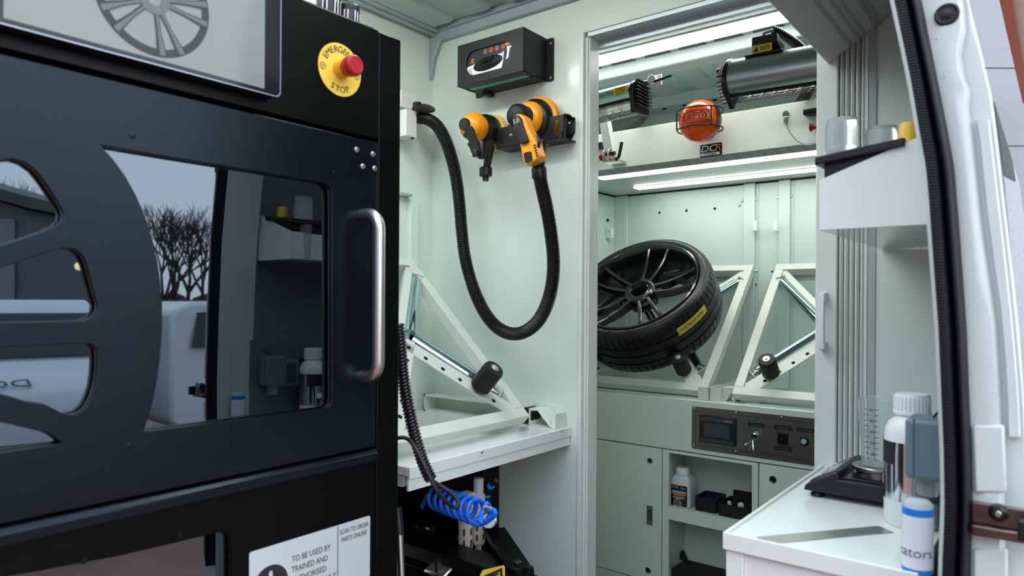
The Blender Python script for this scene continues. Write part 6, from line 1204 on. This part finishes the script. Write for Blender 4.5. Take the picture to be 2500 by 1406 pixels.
bt = thing('black_tray', ((tx0 + tx1) / 2, 1.36, hz0 + 0.003), 'black plastic tray of cups in the wall shelf', 'tray')
rz = r0.z + 0.004
def openbox(x0, x1, y0, y1, z0, z1, th, name, m, par):
    mb = MB(); mb.box((x0, y0, z0), (x1, y1, z0 + th)); mb.box((x0, y0, z0 + th), (x0 + th, y1, z1)); mb.box((x1 - th, y0, z0 + th), (x1, y1, z1)); mb.box((x0 + th, y0, z0 + th), (x1 - th, y0 + th, z1)); mb.box((x0 + th, y1 - th, z0 + th), (x1 - th, y1, z1)); return mb.build(name, m, par)
openbox(tx0, tx1, 1.216, 1.50, hz0 + 0.003, rz, 0.002, 'tray_body', BLACK, bt)
mb = MB(); 
for (xa, ya, xb, yb) in ((tx0 - 0.012, 1.2035, tx1, 1.2155), (tx0 - 0.012, 1.50, tx1, 1.512), (tx0 - 0.012, 1.2155, tx0, 1.50)): mb.box((xa, ya, rz - 0.010), (xb, yb, rz + 0.003))
rim_ = mb.build('tray_rim', BLACK, bt, bevel=0.002)
for ob_ in list(bt.children):
    for v_ in ob_.data.vertices:
        if v_.co.z + WL[ob_.name].z > hz0 + 0.02: v_.co.z += 0.11 * (v_.co.x + WL[ob_.name].x - tx0)
zc0 = hz0 + 0.0055
def tub(px, ptop, Y, r, lab, m=CLEARP):
    p = at(px, ptop, Y=Y); h = p.z - zc0; t = thing('plastic_cup', (p.x, Y, zc0), lab, 'cup')
    MB().lathe([(r * .9, 0), (r, h * .72), (r * 1.0, h * .92), (r * .9, h), (0, h)], (p.x, Y, zc0), (0, 0, 1), 40).build('cup_wall', m, t, smooth=50)
    MB().lathe([(r * 1.01, h * .70), (r * 1.03, h * .72), (r * 1.01, h * .74)], (p.x, Y, zc0), (0, 0, 1), 40, cap=False).build('cup_ridge', m, t); return t
tub(2056, 292, 1.268, 0.0265, 'tall translucent plastic cup in the black tray')
tub(2152, 312, 1.30, 0.026, 'shorter translucent plastic cup in the black tray')
y0_ = at(2222, 300, Y=1.262); MB().lathe([(0.017, 0), (0.018, 0.05), (0.0165, y0_.z - zc0 - 0.01), (0.013, y0_.z - zc0), (0, y0_.z - zc0)], (y0_.x, 1.262, zc0), (0, 0, 1), 24).build('yellow_cup', mat('cup_yellow', (0.85, 0.50, 0.04), 0.45, bump=0.2, scale=80), None, label='yellow cup at the end of the black tray', cat='cup')
# ---- switch and socket on the right wall (face the machine, seen in its glass)
sw_ = thing('wall_switch', (XR - 0.02, 1.30, 0.79), 'grey surface switch box on the right wall', 'switch')
MB().box((XR - 0.0005, 1.262, 0.785), (XR - 0.045, 1.338, 0.868)).build('switch_box', GREYP, sw_, bevel=0.006, seg=3); MB().box((XR - 0.0455, 1.28, 0.797), (XR - 0.050, 1.322, 0.857)).build('rocker', mat('switch_dark', (0.05, 0.06, 0.06), 0.4), sw_, bevel=0.003)
so_ = thing('wall_socket', (XR - 0.02, 1.42, 0.79), 'black double power socket on the right wall', 'socket')
MB().box((XR - 0.0005, 1.365, 0.785), (XR - 0.035, 1.50, 0.868)).build('socket_box', BLACK, so_, bevel=0.005); FQ = frame((XR - 0.0352, 1.40, 0.822), (0, -1, 0), (0, 0, 1), (-1, 0, 0))
plate('socket_face', [(-0.018, -0.018), (0.018, -0.018), (0.018, -0.004), (0.007, -0.004), (0.007, 0.018), (-0.007, 0.018), (-0.007, -0.004), (-0.018, -0.004)], [], 0.001, FQ, WHITEP, so_)
for c in ((0, 0.008), (-0.010, -0.011), (0.010, -0.011)): plate('pin_hole', rrect(c[0] - .003, c[1] - .003, c[0] + .003, c[1] + .003, 0.001, 2), [], 0.0012, FQ @ IDX(0, 0, 0.0004), INK, so_)
plate('switch_rocker', rrect(-0.055, 0.012, -0.030, 0.034, 0.002), [], 0.003, FQ, WHITEP, so_); plate('label_strip', rrect(-0.07, -0.034, -0.03, -0.025, 0.001), [], 0.001, FQ, GREYL, so_)
# ================================================================== OUTSIDE
GZ = -0.66
gm = mat('wet_brown_paving', (0.24, 0.115, 0.075), 0.32, var=0.35, vscale=1.2)
gr = MB().box((-40, -40, GZ - 0.2), (70, 70, GZ)); struct('ground', gr, gm, label='wet brown paved yard outside the van', cat='ground')
# rear door of this van folded back along its side (wet, with dark glass strip)
q = at(2424, 240, Y=1.135); ZW = q.z; XW = q.x + 0.004
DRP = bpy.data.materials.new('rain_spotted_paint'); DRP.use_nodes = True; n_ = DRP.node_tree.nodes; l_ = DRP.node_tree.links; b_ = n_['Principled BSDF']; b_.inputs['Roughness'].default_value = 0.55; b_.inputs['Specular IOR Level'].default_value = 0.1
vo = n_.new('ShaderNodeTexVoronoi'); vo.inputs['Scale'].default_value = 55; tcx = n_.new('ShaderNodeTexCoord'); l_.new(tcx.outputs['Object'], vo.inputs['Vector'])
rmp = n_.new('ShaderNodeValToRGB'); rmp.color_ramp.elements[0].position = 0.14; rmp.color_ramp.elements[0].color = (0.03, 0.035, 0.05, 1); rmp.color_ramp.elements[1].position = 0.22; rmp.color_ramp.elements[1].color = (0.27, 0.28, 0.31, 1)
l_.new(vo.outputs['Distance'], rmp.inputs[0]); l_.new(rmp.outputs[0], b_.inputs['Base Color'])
od = thing('van_rear_door', (XW, 1.6, 0.0), 'rain-spotted white van rear door folded back along the van side', 'van door')
sec = [(q.x, ZW), (q.x + 0.014, ZW - 0.12), (q.x + 0.026, ZW - 0.27), (q.x + 0.036, ZW - 0.42), (q.x + 0.041, ZW - 0.57), (q.x + 0.044, ZW - 1.07), (q.x + 0.044, -0.35)]
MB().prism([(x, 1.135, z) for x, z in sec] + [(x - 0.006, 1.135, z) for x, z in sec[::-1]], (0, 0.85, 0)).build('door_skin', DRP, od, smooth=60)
MB().prism([(q.x + 0.001, 1.136, ZW - 0.004), (q.x + 0.001, 1.62, ZW - 0.004), (q.x + 0.0065, 1.62, ZW - 0.045), (q.x + 0.0125, 1.136, ZW - 0.105)], (0.0006, 0, 0)).build('dark_glass', mat('dark_trim_grey', (0.025, 0.035, 0.038), 0.7, spec=0.1), od)
# pale clad building ahead of the van
D = 12.5
def far(px, py, D): return EYEP + ray(px, py) * D
c0 = far(2330, 734, D); c1 = far(2760, 734, D); vx = (c1 - c0).normalized()
bd = thing('clad_building', ((c0.x + c1.x) / 2, (c0.y + c1.y) / 2, GZ), 'pale lilac-white clad building beyond the van pillar', 'building')
nn = Vector((-vx.y, vx.x, 0)); 
CLAD = mat('cladding_pale', (0.27, 0.285, 0.305), 0.5, bump=0.35, scale=30, stretch=(0.02, 0.02, 6), var=0.02)
zs = [GZ] + [far(2450, y, D).z for y in (735, 545, 355, 165, -25, -215)]
for z0_, z1_ in zip(zs, zs[1:]):
    p = Vector((c0.x, c0.y, z0_)); r_ = Vector((c1.x, c1.y, z0_)); MB().prism([p, r_, r_ + nn * .3, p + nn * .3], (0, 0, z1_ - z0_ - 0.02)).build('cladding_panel', CLAD, bd)
p = Vector((c0.x, c0.y, GZ)) + nn * 0.06; r_ = Vector((c1.x, c1.y, GZ)) + nn * 0.06; MB().prism([p, r_, r_ + nn * .2, p + nn * .2], (0, 0, zs[-1] - GZ)).build('wall_core', mat('joint_grey', (0.35, 0.36, 0.42), 0.6), bd)
# rust-brown eave beam with white fascia of the neighbouring canopy
e0 = far(2458, 0, 7.0); e1 = far(2506, 245, 12.0); e0 = e0 + (e0 - e1) * 0.25
cn = thing('canopy_edge', (e0.x, (e0.y + e1.y) / 2, e0.z), 'rust-brown canopy edge beam with white fascia high outside', 'canopy')
MB().bar(e0, e1, 0.10, 0.10).build('edge_beam', mat('rust_brown', (0.34, 0.085, 0.018), 0.5), cn); MB().bar(e0 + Vector((0.16, 0.02, 0.10)), e1 + Vector((0.16, 0.02, 0.10)), 0.22, 0.16).build('white_fascia', BODYW, cn)

# ---- what the machine glass mirrors: parked vans, trees, sheds
MC = Vector((2 * (XM - 0.0125), 0, EYE))
def mir(px, py, dep): v = ray(px, py); return MC + Vector((-v.x, v.y, v.z)) * dep
CARW = mat('parked_van_white', (0.70, 0.74, 0.80), 0.25, coat=0.4); CARG = mat('parked_van_glass', (0.02, 0.035, 0.04), 0.08); CARB = mat('parked_van_black', (0.015, 0.016, 0.018), 0.5); LAMPG = mat('headlight_glass', (0.10, 0.12, 0.14), 0.08, metal=0.4)
def van(o, ax, label, side_art=False):
    ax = Vector(ax).normalized(); sd = Vector((-ax.y, ax.x, 0)); M = frame(o, ax, sd, (0, 0, 1)); L, W, Hh = 4.4, 0.90, 1.80
    t = thing('parked_van', (o[0], o[1], GZ), label, 'van')
    zk = 0.945; pf = [(x, z * zk) for x, z in [(0.02, 0.28), (0.0, 0.45), (0.02, 0.80), (0.10, 0.98), (0.35, 1.10), (0.95, 1.20), (1.45, 1.62), (1.75, 1.76), (2.2, Hh), (4.1, Hh - .02), (4.35, 1.66), (4.40, 0.9), (4.40, 0.35), (4.3, 0.25), (0.15, 0.22)]]
    def wid(z): return W * (1.0 if z < 1.0 else 1.0 - 0.16 * (z - 1.0) / 0.8)
    V = [(x, -wid(z), z) for x, z in pf] + [(x, wid(z), z) for x, z in pf]; n = len(pf); F = [tuple(range(n))[::-1], tuple(range(n, 2 * n))] + [(i, (i + 1) % n, n + (i + 1) % n, n + i) for i in range(n)]
    mb = MB(M); mb.add(V, F); mb.build('van_body', CARW, t, bevel=0.05, seg=3, smooth=50)
    a, b = Vector((0.93, 0, 1.20 * zk)), Vector((1.47, 0, 1.645 * zk)); nn_ = Vector((-(b.z - a.z), 0, b.x - a.x)).normalized() * 0.012
    mb = MB(M); mb.prism([a + nn_ + Vector((0.03, -W * .86, 0.025)), a + nn_ + Vector((0.03, W * .86, 0.025)), b + nn_ + Vector((0, W * .80, 0)), b + nn_ + Vector((0, -W * .80, 0))], nn_ * 0.3); mb.build('windscreen', CARG, t)
    for s_ in (-1, 1):
        yy = lambda z: s_ * (wid(z) + 0.004)
        for xs in (((1.25, 1.15), (1.72, 1.58), (2.25, 1.60), (2.25, 1.15)), ((2.40, 1.15), (2.40, 1.60), (3.20, 1.60), (3.20, 1.15)), ((3.32, 1.15), (3.32, 1.58), (4.05, 1.56), (4.15, 1.15))):
            mb = MB(M); mb.prism([(x, yy(z), z) for x, z in xs], (0, s_ * 0.004, 0)); mb.build('side_window', CARG, t)
        for x in (0.85, 3.55):
            mb = MB(M); mb.cyl((x, s_ * (W - 0.16), 0.31), (x, s_ * (W + 0.01), 0.31), 0.31, n=28); wv_ = mb.build('road_wheel', CARB, t); mb = MB(M); mb.cyl((x, s_ * (W + 0.008), 0.31), (x, s_ * (W + 0.016), 0.31), 0.19, n=20); mb.build('wheel_trim', GREYL, wv_)
        hl = [(0.00, s_ * 0.56, 0.80), (-0.005, s_ * 0.62, 0.70), (0.02, s_ * 0.88, 0.78), (0.10, s_ * 0.90, 0.93), (0.06, s_ * 0.78, 0.93)]
        mb = MB(M); mb.prism(hl, (-0.03, 0, 0.0)); mb.build('headlight', LAMPG, t, bevel=0.008)
        mb = MB(M); mb.bar((1.30, s_ * (W + .02), 1.16), (1.32, s_ * (W + .17), 1.22), 0.14, 0.20); mb.build('door_mirror', CARW, t, bevel=0.03)
        mb = MB(M); mb.box((2.10, s_ * (W + .001), 0.98), (2.24, s_ * (W + .025), 1.01)); mb.build('door_grip', CARB, t, bevel=0.008)
        mb = MB(M); mb.box((2.32, s_ * (W + .001), 0.42), (2.328, s_ * (W + .004), 1.14)); mb.build('door_gap', CARB, t)
        if side_art:
            for z0_, z1_, mm in ((0.42, 0.52, mat('stripe_red', (0.42, 0.03, 0.02), 0.4)), (0.54, 0.62, mat('stripe_navy', (0.02, 0.04, 0.12), 0.4))): mb = MB(M); mb.box((1.25, s_ * (W + .001), z0_), (3.2, s_ * (W + .005), z1_)); mb.build('side_stripe', mm, t)
    mb = MB(M); mb.prism([(-0.004, -0.52, 0.52), (-0.004, 0.52, 0.52), (0.03, 0.60, 0.36), (0.03, -0.60, 0.36)], (0.05, 0, 0)); mb.build('lower_grille', CARB, t)
    mb = MB(M); mb.box((-0.022, -0.26, 0.40), (-0.006, 0.26, 0.51)); np_ = mb.build('number_plate', mat('plate_yellowish', (0.75, 0.75, 0.70), 0.4), t)
    Mf = M @ frame((-0.024, 0, 0.455), (0, -1, 0), (0, 0, 1), (-1, 0, 0)); text('plate_lettering', 'DCR  VM', 0.10, Mf, INK, np_)
    bn_ = Vector((-0.10, 0, 0.60)).normalized(); bt_ = Vector((0.60, 0, 0.10)).normalized(); Mb = M @ frame(Vector((0.64, 0, 1.150)) + bn_ * 0.02, (0, -1, 0), bt_, bn_)
    text('bonnet_logo', 'DCR', 0.17, M @ frame((0.205, 0, 0.985), (0, -1, 0), (0.90, 0, 0.43), (-0.43, 0, 0.90)) @ IDX(0, 0, 0.016), mat('logo_ink', (0.08, 0.09, 0.10), 0.5), t, sx=1.25, shear=.15, ext=0.002)
    mb = MB(M); mb.tube([(2.3, -0.3, Hh), (2.55, -0.3, Hh + .28)], 0.008, 8); mb.lathe([(0.05, 0), (0.03, 0.05), (0, .06)], (2.3, -.3, Hh - .01), (0, 0, 1), 12); mb.build('roof_aerial', CARB, t)
    return t
f0 = mir(5, 900, 5.6); bdir = Vector((f0.x - MC.x, f0.y - MC.y, 0)).normalized()
van((f0.x, f0.y, GZ), bdir, 'white parked van facing the machine with logo on its nose')
f1 = mir(335, 900, 8.4); bdir2 = Vector((f1.x - MC.x, f1.y - MC.y, 0)).normalized()
ax2 = Vector((-bdir2.y, bdir2.x, 0)) * 0.93 + bdir2 * 0.36
f2 = f1 + ax2.normalized() * 4.4
van((f2.x, f2.y, GZ), -ax2, 'white parked van with red and navy side stripes beside the trees', True)
# bare trees
BARK = mat('bare_bark', (0.030, 0.027, 0.026), 0.9)
def tree(base, hgt, seed, label):
    rnd = random.Random(seed); mb = MB(); tip = []
    def grow(p, d, L, r, depth):
        q = p + d * L; mb.ring([(p, r), ((p + q) / 2 + Vector((rnd.uniform(-.05, .05), rnd.uniform(-.05, .05), 0)) * L, r * .85), (q, r * .68)], n=5 if depth < 3 else 4, cap=False)
        if depth >= 5: return
        for k in range(3 if depth < 4 else 2):
            s = 0.62 if depth else 0.5; d2 = (d + Vector((rnd.uniform(-s, s), rnd.uniform(-s, s), rnd.uniform(-.15, .45)))).normalized(); grow(q, d2, L * rnd.uniform(.66, .86), r * .60, depth + 1)
    t = thing('bare_tree', base, label, 'tree', 'bare trees across the yard'); grow(Vector(base), Vector((0, 0, 1)), hgt * 0.24, hgt * 0.020, 0)
    mb.build('trunk_and_branches', BARK, t, smooth=0); return t
for i, (px, hg_, dp_) in enumerate(((398, 6.2, 27), (425, 7.4, 33), (460, 8.6, 39), (494, 8.8, 46), (10, 11.5, 44), (45, 12.5, 52))):
    p = mir(px, 734, dp_); tree((p.x, p.y, GZ), hg_, 20 + i, {398: 'low leafless tree standing well in front of the dark hedge', 425: 'leafless tree of middling height in the clump before the hedge', 460: 'tall leafless tree close in front of the dark hedge', 494: 'tallest leafless tree of the clump nearest the hedge', 10: 'bare treetop showing over the dark shed roof', 45: 'bare treetop further behind the dark shed roof'}[px])
# hedge behind the trees
a = mir(330, 734, 52); b = mir(520, 734, 52); hm_ = MB(); rnd = random.Random(4)
hd2 = mat('dark_hedge', (0.022, 0.022, 0.016), 0.9, bump=1.0, scale=6)
for k in range(40):
    c = a + (b - a) * (k / 39); rr_ = rnd.uniform(.7, 1.2); hm_.lathe([(0, -rr_), (rr_ * .8, -rr_ * .6), (rr_, 0), (rr_ * .7, rr_ * .7), (0, rr_)], (c.x + rnd.uniform(-.5, .5), c.y + rnd.uniform(-.5, .5), GZ + rr_ * rnd.uniform(.5, 1.0)), (0, 0, 1), 8)
hm_.build('hedge', hd2, None, label='dark hedge at the foot of the bare trees', cat='hedge', kind='stuff')
# industrial shed with roller doors
def shed(pa, pb, dep, ye, yr, label):
    A = mir(pa, 734, dep); B = mir(pb, 734, dep); u = (B - A); u.z = 0; Wd = u.length; u.normalize(); nrm = Vector((u.y, -u.x, 0)); 
    if (nrm.dot(Vector((MC.x - A.x, MC.y - A.y, 0)))) < 0: nrm = -nrm
    t = thing('industrial_shed', ((A.x + B.x) / 2, (A.y + B.y) / 2, GZ), label, 'building'); ze = mir(pb, ye, dep).z; zr = mir(pa, yr, dep).z
    SM = mat('shed_grey', (0.115, 0.135, 0.16), 0.6, var=0.05); A0 = Vector((A.x, A.y, GZ)); B0 = Vector((B.x, B.y, GZ))
    MB().prism([A0, B0, Vector((B.x, B.y, ze)), Vector((A.x, A.y, zr))], -nrm * 4).build('shed_wall', SM, t)
    MB().prism([Vector((A.x, A.y, zr)) + nrm * .5, Vector((B.x, B.y, ze)) + nrm * .5 + u * .4, Vector((B.x, B.y, ze + .35)) + nrm * .5 + u * .4, Vector((A.x, A.y, zr + .35)) + nrm * .5], -nrm * 5).build('shed_roof', mat('shed_roof', (0.05, 0.06, 0.07), 0.5), t)
    k = 0
    while 1.2 + k * 4.2 + 3.0 < Wd:
        p = B0 - u * (1.2 + k * 4.2) + nrm * .02; d = MB().prism([p, p - u * 2.8, p - u * 2.8 + Vector((0, 0, 3.4)), p + Vector((0, 0, 3.4))], nrm * .05).build('roller_door', mat('roller_grey', (0.075, 0.09, 0.105), 0.5, bump=0.6, scale=20, stretch=(.02, .02, 8)), t); k += 1
        MB().prism([p + u * .35 + nrm * .02, p + u * .9 + nrm * .02, p + u * .9 + Vector((0, 0, 4.2)) + nrm * .02, p + u * .35 + Vector((0, 0, 4.2)) + nrm * .02], nrm * .06).build('pier', mat('pier_pale', (0.22, 0.25, 0.29), 0.6), t)
    c = mir(196, 650, dep - .3); MB().lathe([(0.0, -.14), (.12, -.1), (.16, 0), (.12, .1), (0, .14)], c, (0, 0, 1), 12).build('wall_lamp', mat('lamp_warm', (1.0, 0.72, 0.42), 0.4, emit=3.0), t)
    return t
shed(-330, 62, 22, 512, 395, 'dark grey industrial shed with roller doors across the yard')

# added unseen building behind the camera, blocks sky to shade the rear pillar
wk = thing('sky_blocker', (0, -9, GZ), 'added unseen grey building that shades the open rear of the van', 'building')
MB().box((-16, -11, GZ), (9, -8, 5.4)).build('sky_blocker_wall', mat('sky_blocker_grey', (0.30, 0.33, 0.37), 0.6), wk)
for k in range(4): MB().box((-13 + 5.4 * k, -8, GZ), (-9.4 + 5.4 * k, -7.94, 3.2)).build('roller_door', mat('sky_blocker_door', (0.16, 0.18, 0.21), 0.5, bump=0.6, scale=20, stretch=(.02, .02, 8)), wk)  # doors on the added sky-blocking building
